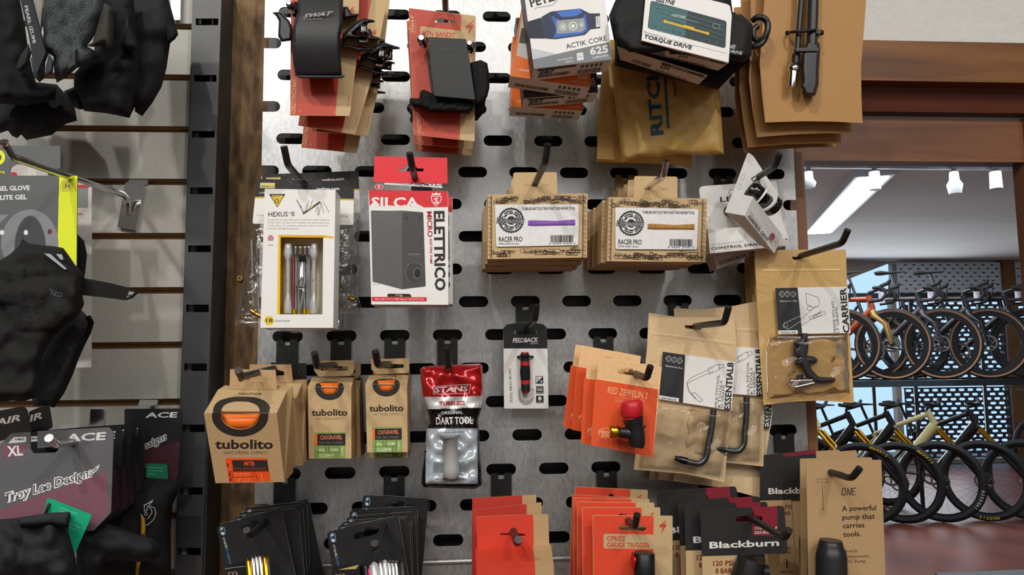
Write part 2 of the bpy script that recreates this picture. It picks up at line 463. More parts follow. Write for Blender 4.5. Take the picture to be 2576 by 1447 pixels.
# ================================================================== the setting
def sbox(name, x0, x1, y0, y1, z0, z1, m, bevel=0, parent=None, kind='structure', **k):
    g = G(0); c = [Vector((x, y, z)) for x, y, z in ((x0, y0, z1), (x1, y0, z1), (x1, y0, z0), (x0, y0, z0), (x0, y1, z1), (x1, y1, z1), (x1, y1, z0), (x0, y1, z0))]
    g.hexa(c, m); return g.build(name, parent, kind=kind, bevel=bevel, **k)
mk('plaster', '#dcdcd8', .8, var=.03, bump=.5, bscale=160)
mk('ceiling_paint', '#c2beba', .8, var=.04, scale=2)
mk('room_paint', '#b9b4aa', .8, var=.05, scale=2)
mk('red_floor', '#6f382b', .42, var=.25, scale=2.2, spec=.3, col2='#4c241c')
mk('slat', '#a8a69e', .55, var=.07, scale=400, bump=.03, bscale=500)
sbox('floor', -4.5, 9, -4.6, 11, -.05, 0, 'red_floor')
sbox('ceiling', -4.5, 4.5, -4.6, .1, 2.9, 2.95, 'ceiling_paint')
sbox('wall_back', -4.5, 4.5, -4.65, -4.6, 0, 2.9, 'room_paint')
sbox('wall_west', -4.55, -4.5, -4.6, .1, 0, 2.9, 'room_paint')
sbox('wall_east', 4.5, 4.55, -4.6, .1, 0, 2.9, 'room_paint')
# front wall: brown board behind the panel, plaster above the opening
xr0 = P(2010, 500, -.03).x; xr1 = P(2037, 700, -.008).x
xpost = P(590, 300, -.03).x
sbox('wall_north', -1.0, xr0, .03, .06, 0, 2.9, 'board_wood')
zb0 = P(2300, 103, -.01).z
sbox('slot_shade_sheet', P(652, 700, 0).x - .002, xr0 - .021, .026, .0299, .9, ZB + .3, 'black')  # black sheet added behind the panel to paint the shade in its slots
sbox('wall_upper', xr0, 4.5, .06, .1, zb0, 2.9, 'plaster')
z1 = P(2300, 203, -.01).z; z2 = P(2300, 284, -.03).z; z3 = P(2300, 406, -.04).z
g = G(0); prof = [(.01, zb0), (.01, z1 + .0015), (.006, z1 + .001), (.006, z1 - .002), (.022, z1 - .003), (.026, z1 - .014), (.03, z2 + .001), (.06, z2 + .001), (.06, zb0)]
xa, xb = xr0 + .002, 4.4; n = len(prof)
vs_ = [(xa, y, z) for y, z in prof] + [(xb, y, z) for y, z in prof]
for i in range(n):
    j = (i + 1) % n; m_ = 'beam_wood' if i in (0, 1, 2, 3, 8) else 'beam_dark'
    g.raw([vs_[i], vs_[j], vs_[j + n], vs_[i + n]], [(0, 1, 2, 3)], m_)
g.build('trim_1', kind='structure')
sbox('trim_2', xr0 + .002, 4.4, .045, .06, z2 - .004, z2 + .001, 'plaster')
sbox('trim_3', xr0 + .002, P(2566, 350, -.045).x, .04, .06, z3, z2 - .004, 'pine_wood')
sbox('trim_4', P(2567, 350, -.045).x, P(2567, 350, -.045).x + .12, .03, .06, 0.9, z2 - .002, 'trim_wood')
# timber post at the edge of the opening
sbox('trim_5', xr0 - .02, xr1, .008, .06, 0, z3, 'trim_wood', bevel=.002)
# slat wall at the left
gx = [56, 185, 316, 449, 586, 723, 861, 1005, 1148, 1292, 1436]; xs0, xs1 = -1.0, P(500, 300, 0).x
g = G(0)
def slab(z_hi, z_lo, m, y0, y1, x1=xs1):
    c = [Vector((x, y, z)) for x, y, z in ((xs0, y0, z_hi), (x1, y0, z_hi), (x1, y0, z_lo), (xs0, y0, z_lo), (xs0, y1, z_hi), (x1, y1, z_hi), (x1, y1, z_lo), (xs0, y1, z_lo))]
    g.hexa(c, m)
tops = [P(300, y, 0).z for y in gx]; gh = .0062
zt = tops[0] + .3
for z in tops:
    slab(zt, z, 'slat', 0, .012); slab(z + .001, z - gh - .001, 'groove_wood', .0085, .02); slab(z + .0002, z - .0016, 'groove_wood', .003, .02); zt = z - gh
slab(zt, 0, 'slat', 0, .012)
g.build('wall_left', kind='structure')
# black slotted upright
g = G(.013)
def onl(xt, y): return xt - y * .0333          # upright edges lean outwards with height in view
hx = []
for y in (55, 197, 338, 480, 626, 776, 924, 1078, 1236, 1388):
    h = 17 + (y > 700) * 2
    xl, xr = onl(494, y), onl(551, y)
    hx.append(rect(xl, y - h / 2, xr, y + h / 2))
def zq(x0t, x1t, y0=-60, y1=1520): return [(onl(x0t, y0), y0), (onl(x1t, y0), y0), (onl(x1t, y1), y1), (onl(x0t, y1), y1)]
root = thing('slotted_upright', 'tall black slotted steel upright between slat wall and brown board', 'shelving upright', (500, 1500, .013))
g.poly(zq(488, 557), 'upright', 0, .002, hx)
xe = g.pt(onl(557, 700), 700).x; xl = g.pt(onl(488, 700), 700).x; zt, zl = g.pt(500, -60).z, g.pt(500, 1520).z
for xx in (xe, xl):
    c = [Vector((x, y, z)) for x, y, z in ((xx - .0015, -.011, zt), (xx, -.011, zt), (xx, -.011, zl), (xx - .0015, -.011, zl), (xx - .0015, .03, zt), (xx, .03, zt), (xx, .03, zl), (xx - .0015, .03, zl))]
    g.hexa(c, 'upright')
g.build('face_plate', root)
g = G(0); c = [Vector((x, y, z)) for x, y, z in ((xl + .001, .008, zt), (xe - .002, .008, zt), (xe - .002, .008, zl), (xl + .001, .008, zl), (xl + .001, .01, zt), (xe - .002, .01, zt), (xe - .002, .01, zl), (xl + .001, .01, zl))]
g.hexa(c, 'black'); g.build('inner_channel', root)
# slotted galvanised panel: half slots at its edges become notches
def panel(v0, v1, ulo, uhi, ztop, zbot, name, label):
    g = G(0); xl, xr = ulo, uhi
    sw, sh = .0282, .0106
    holes = []; lf, rt = [], []
    for v in range(v0, v1):
        for u in range(-6, 18):
            if (u + v) % 2: continue
            if v <= 8 and False: continue
            x = u * .025; z = ZB - v * .0318
            if x - sw / 2 > xl + .001 and x + sw / 2 < xr - .001: holes.append((x, z))
            elif x + sw / 2 > xl + .003 and x < xl + .02: lf.append((x, z))
            elif x - sw / 2 < xr - .003 and x > xr - .02: rt.append((x, z))
    out = [(xl, ztop), (xr, ztop)]
    r = sh / 2
    for x, z in sorted(rt, key=lambda q: -q[1]):
        cx = x - sw / 2 + r; out += [(xr, z + r)] + [(cx + r * math.cos(a), z + r * math.sin(a)) for a in [math.pi / 2 + math.pi * i / 6 for i in range(7)]] + [(xr, z - r)]
    out += [(xr, zbot), (xl, zbot)]
    for x, z in sorted(lf, key=lambda q: q[1]):
        cx = x + sw / 2 - r
        if cx <= xl + .001: continue
        out += [(xl, z - r)] + [(cx + r * math.cos(a), z + r * math.sin(a)) for a in [-math.pi / 2 + math.pi * i / 6 for i in range(7)]] + [(xl, z + r)]
    hl = [stad(x, z, sw, sh, 7) for x, z in holes]
    loops = [out] + hl
    tri = [tuple(t) for t in tessellate_polygon([[Vector((x, z, 0)) for x, z in l] for l in loops])]
    flat = [q for l in loops for q in l]; n = len(flat)
    fr = [Vector((x, 0, z)) for x, z in flat]; bk = [Vector((x, .0018, z)) for x, z in flat]
    a, b, c_ = tri[0]
    if (fr[b] - fr[a]).cross(fr[c_] - fr[a]).y > 0: tri = [t[::-1] for t in tri]
    g.raw(fr + bk, tri + [tuple(i + n for i in t[::-1]) for t in tri], 'galvanised')
    k = 0
    for l in loops:
        m_ = len(l)
        for i in range(m_):
            a, b = k + i, k + (i + 1) % m_; g.raw([fr[a], fr[b], bk[b], bk[a]], [(0, 1, 2, 3)], 'chrome' if k else 'galvanised')
        k += m_
    # returned edges
    for xx, s_ in ((xl, 1), (xr, -1)):
        pass
    for zz in (ztop, zbot):
        c = [Vector((x, y, z)) for x, y, z in ((xl, .0018, zz + .0008), (xr, .0018, zz + .0008), (xr, .0018, zz - .0008), (xl, .0018, zz - .0008), (xl, .018, zz + .0008), (xr, .018, zz + .0008), (xr, .018, zz - .0008), (xl, .018, zz - .0008))]
        g.hexa(c, 'galvanised')
    return g.build(name, None, label, 'tool panel', 'galvanised panels of the display wall')
xl = P(652, 700, 0).x; xr = P(2012, 700, 0).x
zs = P(1200, 1404, 0).z
panel(-3, 17, xl, xr, ZB + .1, zs, 'slotted_metal_sheet', 'tall galvanised metal panel with staggered oval slots behind the goods')
panel(18, 24, xl, xr, zs - .0012, zs - .25, 'slotted_metal_sheet', 'galvanised panel starting below the seam at the bottom edge')
g = G(0); g.tube3([(xl + .001, .0005, zs - .0028), (xr - .001, .0005, zs - .0028)], .0026, 'galvanised', 10); g.build('folded_lip', [o for o in COL.objects if o.name == 'slotted_metal_sheet.001'][0])
# brass screw in the brown board
g = G(-.0285); g.poly(ell(603, 700, 7, 7, 20), 'brass', .0012, .0013, [ell(603, 700, 3, 3, 10)]); g.poly(ell(603, 700, 3.2, 3.2, 10), 'ink', .0004)
g.build('screw', None, 'small brass screw ring in the brown wooden board left of the boxes', 'screw')

# ================================================================== the far room
ZC = 2.86; YF = 9.6
def fx(px, py, y): return P(px, py, -y).x
mk('far_paint', '#bdb6aa', .8, var=.03, scale=3)
sbox('ceiling_far', xr1 - .3, 9, .12, YF + .2, ZC, ZC + .04, 'ceiling_paint')
sbox('wall_far_left', xr1 - .32, xr1 - .3, .12, YF, 0, ZC, 'far_paint')
sbox('wall_far_right', 8.9, 9, .12, YF, 0, ZC, 'far_paint')
# far wall with window openings, traced on y = YF
g = G(-YF)
zh = lambda py: P(2300, py, -YF).z
zsill = .06; ztop = zh(742); xw0 = fx(2040, 800, YF); xw1 = fx(2252, 800, YF); xw2 = 8.8
yf = YF
def wb(x0, x1, z0, z1_, m='far_paint', t=.1):
    c = [Vector((x, y, z)) for x, y, z in ((x0, yf, z1_), (x1, yf, z1_), (x1, yf, z0), (x0, yf, z0), (x0, yf + t, z1_), (x1, yf + t, z1_), (x1, yf + t, z0), (x0, yf + t, z0))]; g.hexa(c, m)
wb(xr1 - .3, xw0, 0, ZC); wb(xw0, xw2, 0, zsill); wb(xw1, xw2, ztop, ZC); wb(xw2, 9, 0, ZC)
wb(xw1 - .05, xw1 + .03, zsill, ztop)
a = P(2045, 739, -yf); b = P(2252, 655, -yf); c0 = Vector((a.x, yf, ZC)); c1 = Vector((b.x, yf, ZC))
g.raw([a, b, c1, c0, a + Vector((0, .1, 0)), b + Vector((0, .1, 0)), c1 + Vector((0, .1, 0)), c0 + Vector((0, .1, 0))], [(0, 1, 2, 3), (7, 6, 5, 4), (0, 4, 5, 1)], 'far_paint')
g.build('wall_far_end', kind='structure')
m, nt, b_ = nmat('pane'); sset(b_, 'Transmission Weight', 1); sset(b_, 'Roughness', .02); sset(b_, 'IOR', 1.02); sset(b_, 'Base Color', (.9, .96, 1, 1)); MC['pane'] = m
sbox('window_1', xw0, xw1, yf + .05, yf + .055, zsill, ZC, 'pane')
sbox('window_2', xw1, xw2, yf + .05, yf + .055, zsill, ztop, 'pane')
mk('far_panel_light', '#cdd8e3', .5, .2, var=.05)
mk('far_panel_shaded', '#3c4654', .5, .2, var=.1)  # same panels as above, their backlit shade put into a darker colour
mk('far_post', '#7a5230', .6, var=.2, scale=8)
def far_panel(x0, x1, za, zb_, m, label, y=None):
    y = y or yf - .12; nx = max(1, round((x1 - x0) / .128)); dz = .057 if m == 'far_panel_light' else .064; kx = .55 if m == 'far_panel_light' else .95; nzr = max(1, int((zb_ - za) / dz)); dx = (x1 - x0) / nx
    g = G(0)
    for r in range(nzr):
        z = za + r * dz; off = (r % 2) * dx / 2
        cells = [(x0 + off + i * dx, x0 + off + (i + 1) * dx) for i in range(nx - (r % 2))]
        if r % 2: 
            for a_, b2 in ((x0, x0 + dx / 2), (x1 - dx / 2, x1)): g.raw([(a_, y, z), (b2, y, z), (b2, y, z + dz), (a_, y, z + dz)], [(0, 1, 2, 3)], m)
        for a_, b2 in cells:
            cx, cz = (a_ + b2) / 2, z + dz / 2; ho = [(cx + .044 * kx * math.copysign(abs(math.cos(t)) ** .6, math.cos(t)), cz + .019 * kx * math.copysign(abs(math.sin(t)) ** .6, math.sin(t))) for t in [math.radians(q) for q in range(0, 360, 30)]]
            oc = []
            for t in range(0, 360, 30):
                c_, s_ = math.cos(math.radians(t)), math.sin(math.radians(t)); k = 1 / max(abs(c_) / (dx / 2), abs(s_) / (dz / 2)); oc.append((cx + c_ * k, cz + s_ * k))
            # corners
            co = [(b2, z + dz), (a_, z + dz), (a_, z), (b2, z)]
            V = [(x_, y, z_) for x_, z_ in ho + oc + co]
            F = [(i, 12 + i, 12 + (i + 1) % 12, (i + 1) % 12) for i in range(12)]
            F += [(13, 24, 14)] if False else []
            for q, (ccx, ccz) in enumerate(co):
                # fill the corner between neighbouring rim points
                best = sorted(range(12), key=lambda i: (oc[i][0] - ccx) ** 2 + (oc[i][1] - ccz) ** 2)[:2]; F.append((12 + best[0], 24 + q, 12 + best[1]))
            g.raw(V, F, m)
    zt_ = za + nzr * dz
    for zz in (za, zt_): g.hexa([Vector(q) for q in ((x0, y + .001, zz + .006), (x1, y + .001, zz + .006), (x1, y + .001, zz - .006), (x0, y + .001, zz - .006), (x0, y + .03, zz + .006), (x1, y + .03, zz + .006), (x1, y + .03, zz - .006), (x0, y + .03, zz - .006))], m)
    return g.build('perforated_panel', None, label, 'perforated panel', 'perforated panels across the far window')
pa, pb, pc = fx(2257, 700, yf - .12), fx(2519, 700, yf - .12), fx(2552, 700, yf - .12)
zmid = P(2300, 742, -(yf - .12)).z; zlow = P(2300, 965, -(yf - .12)).z
far_panel(pa, pb, zmid, ZC - .02, 'far_panel_light', 'pale perforated panel right under the far ceiling, left of the brown post')
far_panel(pc, pc + 1.3, zmid, ZC - .02, 'far_panel_light', 'pale perforated panel under the far ceiling, right of the brown post')
far_panel(pa, pb, zlow, zmid - .02, 'far_panel_shaded', 'shade-darkened perforated panel behind the upper row of bikes')
far_panel(pa, pb, .1, zlow - .02, 'far_panel_shaded', 'shade-darkened perforated panel behind the lower row of bikes')
far_panel(pc, pc + 1.3, zlow, zmid - .02, 'far_panel_shaded', 'shade-darkened perforated panel right of the brown post behind upper bikes')
sbox('trim_6', pb + .01, pc - .01, yf - .16, yf, 0, ZC, 'far_post')
# LED ceiling light of the far room
q = [PZ(2158, 447, ZC - .06), PZ(2237, 449, ZC - .06), PZ(2088, 589, ZC - .06), PZ(2030, 587, ZC - .06)]
cx = sum((v for v in q), Vector()) / 4
ax = ((q[2] + q[3]) / 2 - (q[0] + q[1]) / 2); L_ = ax.length; ax.normalize(); sx = Vector((ax.y, -ax.x, 0)); hw = ((q[1] - q[0]).length + (q[2] - q[3]).length) / 5
m, nt, b_ = nmat('lamp_diffuser'); sset(b_, 'Emission Color', (.93, .98, 1, 1)); sset(b_, 'Emission Strength', 9); MC['lamp_diffuser'] = m
mk('lamp_white', '#c8ccd2', .4, var=.02)
root = thing('ceiling_light', 'long bright LED panel light on the far ceiling', 'ceiling light', cx)
def slabx(g, c, a, b, hl, hw_, z0, z1_, m):
    v = [c + a * sa * hl + b * sb * hw_ for sa, sb in ((-1, -1), (-1, 1), (1, 1), (1, -1))]
    g.hexa([Vector((p.x, p.y, z1_)) for p in v] + [Vector((p.x, p.y, z0)) for p in v], m)
g = G(0); slabx(g, cx, ax, sx, L_ / 2 + .05, hw + .03, ZC - .055, ZC, 'lamp_white'); g.build('housing', root)
g = G(0); slabx(g, cx, ax, sx, L_ / 2, hw, ZC - .062, ZC - .056, 'lamp_diffuser'); g.build('diffuser', root)
# track with spot heads
ta, tb = PZ(2000, 413, ZC - .03), PZ(2700, 421, ZC - .03)
root = thing('lighting_track', 'white lighting track along the far ceiling just under the wooden header', 'lighting track', ta)
g = G(0); g.tube3([ta, tb], .034, 'lamp_white', 4); g.build('rail', root)
for i, (px, L2, kind_) in enumerate(((2033, 57, 1), (2198, 58, 0), (2398, 66, 1), (2502, 52, 0))):
    t = (PZ(px, 414, ZC - .03)); sc = (t - CLOC).length / FPX
    lab = ['white track lamp head at the left end beside the timber post', 'white cylindrical track lamp head overlapping the bright LED panel', 'white bell shaped track lamp head to the right of the LED panel', 'small white track lamp head nearest the right edge'][i]
    r_ = thing('track_lamp_head', lab, 'track lamp', t, 'track lamp heads in the far room')
    g = G(0); g.tube3([t, t - Vector((0, 0, sc * 14))], sc * 5, 'lamp_white', 8); g.build('stem', r_)
    g = G(0); z0 = t - Vector((0, 0, sc * 12))
    if kind_: g.tube3([z0, z0 - Vector((0, 0, sc * 6)), z0 - Vector((0, 0, sc * 22)), z0 - Vector((0, 0, sc * 32)), z0 - Vector((0, 0, sc * (L2 - 14)))], [sc * 6, sc * 9, sc * 10, sc * 16, sc * 12], 'lamp_white', 14)
    else: g.tube3([z0, z0 - Vector((0, 0, sc * 4)), z0 - Vector((0, 0, sc * (L2 - 12)))], [sc * 8, sc * 11, sc * 12], 'lamp_white', 14)
    g.build('shade', r_)
# grey mat on the red floor
a, b = PZ(2350, 1442, .006), PZ(2700, 1428, .006)
g = G(0); e = Vector((0, -2.0, 0)); g.hexa([a, b, b + e, a + e, a - Vector((0, 0, .005)), b - Vector((0, 0, .005)), b + e - Vector((0, 0, .005)), a + e - Vector((0, 0, .005))], '#5f6468/f')
g.build('floor_mat', None, 'dark grey mat on the red floor at the bottom right corner', 'mat')

# ================================================================== bikes
def bike(loc, head, style, colA, colB, label, group, tyre2=None, letters=None, spin=0):
    R_ = .345 if style == 'drop' else .365; tr = .019 if style == 'drop' else .031
    WB = 1.02 if style == 'drop' else 1.2
    root = bpy.data.objects.new('bicycle', None); COL.objects.link(root); root['_w'] = (0, 0, 0); tag(root, label, 'bicycle', group)
    def T(nm, segs, m, par=root, n=8):
        g = G(0)
        for pts, r in segs: g.tube3(pts, r, m, n)
        return g.build(nm, par)
    fw = Vector((0, 0, R_)); rw = Vector((-WB, 0, R_))
    hx = -.26 if style == 'drop' else -.60; hz = .76 if style == 'drop' else .92
    ht = Vector((hx * .72, 0, hz + .06)); hb = Vector((hx * .62, 0, hz - .07)); bb = Vector((-WB + .43, 0, .27 if style == 'drop' else .34)); st = Vector((-WB + .28, 0, .80 if style == 'drop' else .74))
    for c_, nm in ((fw, 'wheel'), (rw, 'wheel')):
        g = G(0); N = 40; prof = [(math.cos(a), math.sin(a)) for a in [2 * math.pi * i / 8 for i in range(8)]]
        vs_, fs, ms = [], [], []
        for i in range(N):
            a = 2 * math.pi * i / N
            for (p, q) in prof: rr = R_ - tr + tr * p; vs_.append((c_.x + rr * math.cos(a), q * tr, c_.z + rr * math.sin(a)))
        for i in range(N):
            for j in range(8):
                f = (i * 8 + j, ((i + 1) % N) * 8 + j, ((i + 1) % N) * 8 + (j + 1) % 8, i * 8 + (j + 1) % 8); g.raw([vs_[k] for k in f], [(0, 1, 2, 3)], tyre2 if (tyre2 and j in (2, 3, 4, 5) ) else 'tyre', True)
        rr0, rr1 = R_ - 2 * tr - (.045 if style == 'drop' else .012), R_ - 2 * tr + .004
        for sgn in (-1, 1):
            ring = []
            for i in range(N):
                a = 2 * math.pi * i / N; ring += [(c_.x + rr0 * math.cos(a), sgn * .008, c_.z + rr0 * math.sin(a)), (c_.x + rr1 * math.cos(a), sgn * .013, c_.z + rr1 * math.sin(a))]
            g.raw(ring, [(2 * i, 2 * i + 1, (2 * i + 3) % (2 * N), (2 * i + 2) % (2 * N)) for i in range(N)], 'frame_black')
        if letters:
            # tyre lettering bent round the sidewall, facing the viewer
            for s_, col, a0 in letters:
                a_ = math.radians(a0 + (40 if c_ is rw else 0))
                for ch in s_:
                    if ch != ' ':
                        v2, f2 = text_mesh(ch, .02, 0); rr = R_ - tr * 1.35
                        e1 = Vector((math.sin(a_), 0, -math.cos(a_))); e2 = Vector((math.cos(a_), 0, math.sin(a_)))
                        o = Vector((c_.x, -tr * 1.02, c_.z)) + e2 * rr; k = .034
                        g.raw([o + e1 * ((x - (min(q[0] for q in v2) + max(q[0] for q in v2)) / 2) * k) + e2 * (y * k) for x, y in v2], f2, col)
                    a_ -= .034 / (R_ - tr) * .8
        w_ = g.build('wheel', root)
        g = G(0)
        for i in range(24 if style == 'drop' else 28):
            a = 2 * math.pi * i / (24 if style == 'drop' else 28) + spin; g.tube3([c_ + Vector((.02 * math.cos(a + 1), .02 * (-1) ** i, .02 * math.sin(a + 1))), c_ + Vector((rr0 * math.cos(a), 0, rr0 * math.sin(a)))], .0009, 'hook_black', 3, False)
        g.build('spokes', w_)
        g = G(0); g.tube3([c_ + Vector((0, -.05, 0)), c_ + Vector((0, .05, 0))], .022, 'hook_black', 10); g.build('hub', w_)
        g = G(0); N2 = 20
        for (ra, rb_) in ((.062, .08), (.03, .036)):
            ring = []
            for i in range(N2):
                a = 2 * math.pi * i / N2; ring += [(c_.x + ra * math.cos(a), -.04, c_.z + ra * math.sin(a)), (c_.x + rb_ * math.cos(a), -.04, c_.z + rb_ * math.sin(a))]
            g.raw(ring, [(2 * i, 2 * i + 1, (2 * i + 3) % (2 * N2), (2 * i + 2) % (2 * N2)) for i in range(N2)], 'steel')
        for i in range(6):
            a = 2 * math.pi * i / 6; g.tube3([c_ + Vector((.033 * math.cos(a), -.04, .033 * math.sin(a))), c_ + Vector((.066 * math.cos(a + .4), -.04, .066 * math.sin(a + .4)))], .003, 'steel', 4)
        g.build('brake_disc', w_)
    big = .028 if style == 'drop' else .04
    T('frame', [([ht, hb], .03), ([ht + Vector((0, 0, -.03)), st], [.024, .018]), ([hb, bb], [big * 1.25, big]), ([st, bb], .019)] , colA)
    T('rear_triangle', [([bb + Vector((0, s * .03, 0)), rw + Vector((0, s * .06, 0))], .012) for s in (-1, 1)] + [([st + Vector((0, s * .02, -.05)), rw + Vector((0, s * .06, 0))], .01) for s in (-1, 1)], colA)
    ct = hb + Vector((0, 0, -.02))
    if style == 'drop':
        T('fork', [([ct, ct + Vector((.02, s * .045, -.05)), fw + Vector((-.05, s * .055, .2)), fw + Vector((0, s * .055, 0))], [.034, .03, .02, .011]) for s in (-1, 1)], colB)
    else:
        T('fork', [([ct + Vector((.02, s * .065, -.02)), ct.lerp(fw, .5) + Vector((.01, s * .065, 0))], .018) for s in (-1, 1)] , 'gold')
        T('fork_lower', [([ct.lerp(fw, .42) + Vector((.01, -.065, 0)), fw + Vector((0, -.065, 0))], [.026, .02]), ([ct.lerp(fw, .42) + Vector((.01, -.065, .0)), ct.lerp(fw, .36) + Vector((.01, 0, 0)), ct.lerp(fw, .42) + Vector((.01, .065, 0)), fw + Vector((0, .065, 0))], [.026, .026, .026, .02])], 'frame_black')
    stm = ht + Vector((0, 0, .03)); fr = stm + Vector((.09, 0, .03))
    T('stem', [([ht, stm, fr], .017)], 'frame_black')
    if style == 'drop':
        g = G(0)
        g.tube3([fr + Vector((0, -.19, 0)), fr + Vector((0, .19, 0))], .015, 'soft_black')
        for s in (-1, 1):
            pts = [fr + Vector((0, s * .19, 0)), fr + Vector((.05, s * .2, .0)), fr + Vector((.09, s * .205, -.02)), fr + Vector((.11, s * .21, -.07)), fr + Vector((.07, s * .22, -.12)), fr + Vector((-.04, s * .225, -.13))]
            g.tube3(pts, .017, 'soft_black')
            g.tube3([fr + Vector((.06, s * .2, .01)), fr + Vector((.13, s * .205, .035)), fr + Vector((.15, s * .205, .065))], [.018, .02, .014], 'soft_black')
            g.tube3([fr + Vector((.14, s * .205, .03)), fr + Vector((.13, s * .205, -.1))], .007, 'frame_black')
        g.build('handlebar', root)
        T('number_plate', [([fr + Vector((.03, -.02, -.03)), fr + Vector((.03, -.02, -.14))], .028)], '#cfc9dd')
    else:
        T('handlebar', [([fr + Vector((-.05, -.38, .03)), fr + Vector((0, -.1, .0)), fr + Vector((0, .1, 0)), fr + Vector((-.05, .38, .03))], .016)], 'soft_black')
    sp = st + (st - bb).normalized() * .3
    T('seatpost', [([st, sp], .014)], 'frame_black')
    g = G(0); g.tube3([sp + Vector((-.15, 0, .025)), sp + Vector((-.1, 0, .03)), sp + Vector((0, 0, .015)), sp + Vector((.13, 0, .02))], [.06, .075, .035, .018], 'soft_black')
    for v in g.V: v.z = sp.z + .012 + (v.z - sp.z - .03) * .35
    g.build('saddle', root)
    g = G(0); N2 = 24; ring = []
    for i in range(N2):
        a = 2 * math.pi * i / N2; ring += [(bb.x + .07 * math.cos(a), -.05, bb.z + .07 * math.sin(a)), (bb.x + .09 * math.cos(a), -.05, bb.z + .09 * math.sin(a))]
    g.raw(ring, [(2 * i, 2 * i + 1, (2 * i + 3) % (2 * N2), (2 * i + 2) % (2 * N2)) for i in range(N2)], 'steel')
    g.tube3([bb + Vector((0, -.06, 0)), bb + Vector((.12, -.07, -.12))], .012, 'frame_black'); g.tube3([bb + Vector((0, .06, 0)), bb + Vector((-.12, .07, .12))], .012, 'frame_black'); g.tube3([bb + Vector((0, -.06, 0)), bb + Vector((0, .06, 0))], .02, 'frame_black')
    g.build('crankset', root)
    root.location = loc; root.rotation_euler = (0, 0, head); root['_w'] = tuple(loc)
    return root
mk('bronze', '#8f6f38', .35, .3, var=.1, scale=10); mk('rust', '#8c3a1f', .4, var=.1, scale=10); mk('plum', '#2b2631', .35, var=.1, coat=.3); mk('sand', '#c7bd8a', .45, var=.05); mk('mint', '#6fae9a', .45, var=.05)
HD = math.radians(-42)
UZ = 1.275
up = [(2128, 'rust', 'rust', 'left, rust red gravel bike half hidden behind the brown bag'), (2253, 'rust', 'bronze', 'bike with bronze fork and rust down tube on the upper rack'), (2378, 'plum', 'plum', 'dark plum bike with tan wall tyres in the middle of the upper rack'), (2495, 'frame_black', 'frame_black', 'black road bike with white fork sticker on the upper rack'), (2600, 'frame_black', 'frame_black', 'black bike at the right end of the upper rack')]
for i, (px, ca, cb, lab) in enumerate(up):
    Y = 6.25; w = P(px - 2, 875, -Y); bike(Vector((w.x - .02, Y, UZ)), HD, 'drop', ca, cb, lab, 'drop bar bikes on the upper rack', 'tan' if i < 4 else None, None, i * .07)
lo = [(2173, 'sand', 'sand coloured mountain bike mostly hidden at the left of the lower row', [('MAXXIS', '#d8c71e', 75)]), (2266, 'frame_black', 'black mountain bike behind the kraft pump cards in the lower row', [('MAXXIS', '#d8c71e', 60)]), (2368, 'frame_black', 'black mountain bike with white lettered tyre in the lower row', [('ASSEGAI', '#c9c9c5', -10)]), (2478, 'sand', 'pale sand mountain bike with yellow tyre lettering under the wheel', [('MAXXIS', '#d8c71e', 285)]), (2585, 'frame_black', 'black mountain bike at the right end of the lower row', [('MAXXIS', '#d8c71e', 35)])]
for i, (px, ca, lab, let) in enumerate(lo):
    Y = 6.0; w = P(px, 1220, -Y); bike(Vector((w.x, Y, 0)), HD, 'mtb', ca, ca, lab, 'mountain bikes on the floor', None, let, i * .09)
bike(Vector((P(2610, 1100, -7.9).x, 8.0, 0)), math.radians(200), 'mtb', 'mint', 'mint', 'mint green mountain bike facing left at the right edge behind the row', 'mountain bikes on the floor')
# two tier steel rack
root = thing('bike_rack', 'black two tier steel rack holding the bikes', 'bike rack', Vector((3.0, 6.4, 0)))
xa, xb = fx(1990, 970, 6.2), 7.0
for y_, z_ in ((6.23, UZ - .03), (6.9, UZ - .03), (7.3, UZ + .9)):
    g = G(0); g.hexa([Vector(q) for q in ((xa, y_, z_ + .03), (xb, y_, z_ + .03), (xb, y_, z_ - .03), (xa, y_, z_ - .03), (xa, y_ + .04, z_ + .03), (xb, y_ + .04, z_ + .03), (xb, y_ + .04, z_ - .03), (xa, y_ + .04, z_ - .03))], 'frame_black'); g.build('rail', root)
for i in range(4):
    x = lerp(xa, xb, (i + .12) / 3)
    for y_ in (6.55, 7.32):
        g = G(0); h = 2.1 if y_ > 6.5 else UZ - .06
        g.tube3([(x, y_, 0), (x, y_, h)], .02, 'frame_black', 4); g.build('post', root)
# ================================================================== hooks on the panel
def hook(u, v, bend, tip, d, label, m='hook_black', dt=None, plate=True, r=.0028):
    s = slot(u, v); root = thing('display_hook', label, 'display hook', s, 'display hooks on the galvanised panel')
    if plate:
        g = G(0); w = .0095; z0, z1 = s.z - .003, s.z - .0345
        def bx(x0, x1, za, zb_, y0, y1): g.hexa([Vector(q) for q in ((x0, y0, za), (x1, y0, za), (x1, y0, zb_), (x0, y0, zb_), (x0, y1, za), (x1, y1, za), (x1, y1, zb_), (x0, y1, zb_))], m)
        bx(s.x - w, s.x + w, z0 - .0055, z1, -.0035, -.001)
        bx(s.x - w, s.x - .003, z0, z0 - .0056, -.0035, .001); bx(s.x + .003, s.x + w, z0, z0 - .0056, -.0035, .001)
        g.build('backplate', root, bevel=.0005)
    B = P(bend[0], bend[1], d); T_ = P(tip[0], tip[1], d + .008 if dt is None else dt)
    b0 = Vector((lerp(s.x, B.x, .15), -.003, s.z - .027))
    if abs(B.x - s.x) < .006: b0.x = B.x
    e = (B - b0).normalized(); f = (T_ - B).normalized(); k = .005
    g = G(0); g.tube3([b0, B - e * k, B - e * k * .35 + f * k * .15, B + f * k * .5, B + f * k, T_], r, m, 12)
    g.build('prong', root); return root
hook(-3, 5, (724, 415), (714, 368), .125, 'black hook with upturned tip above the white boxed multi-tool')
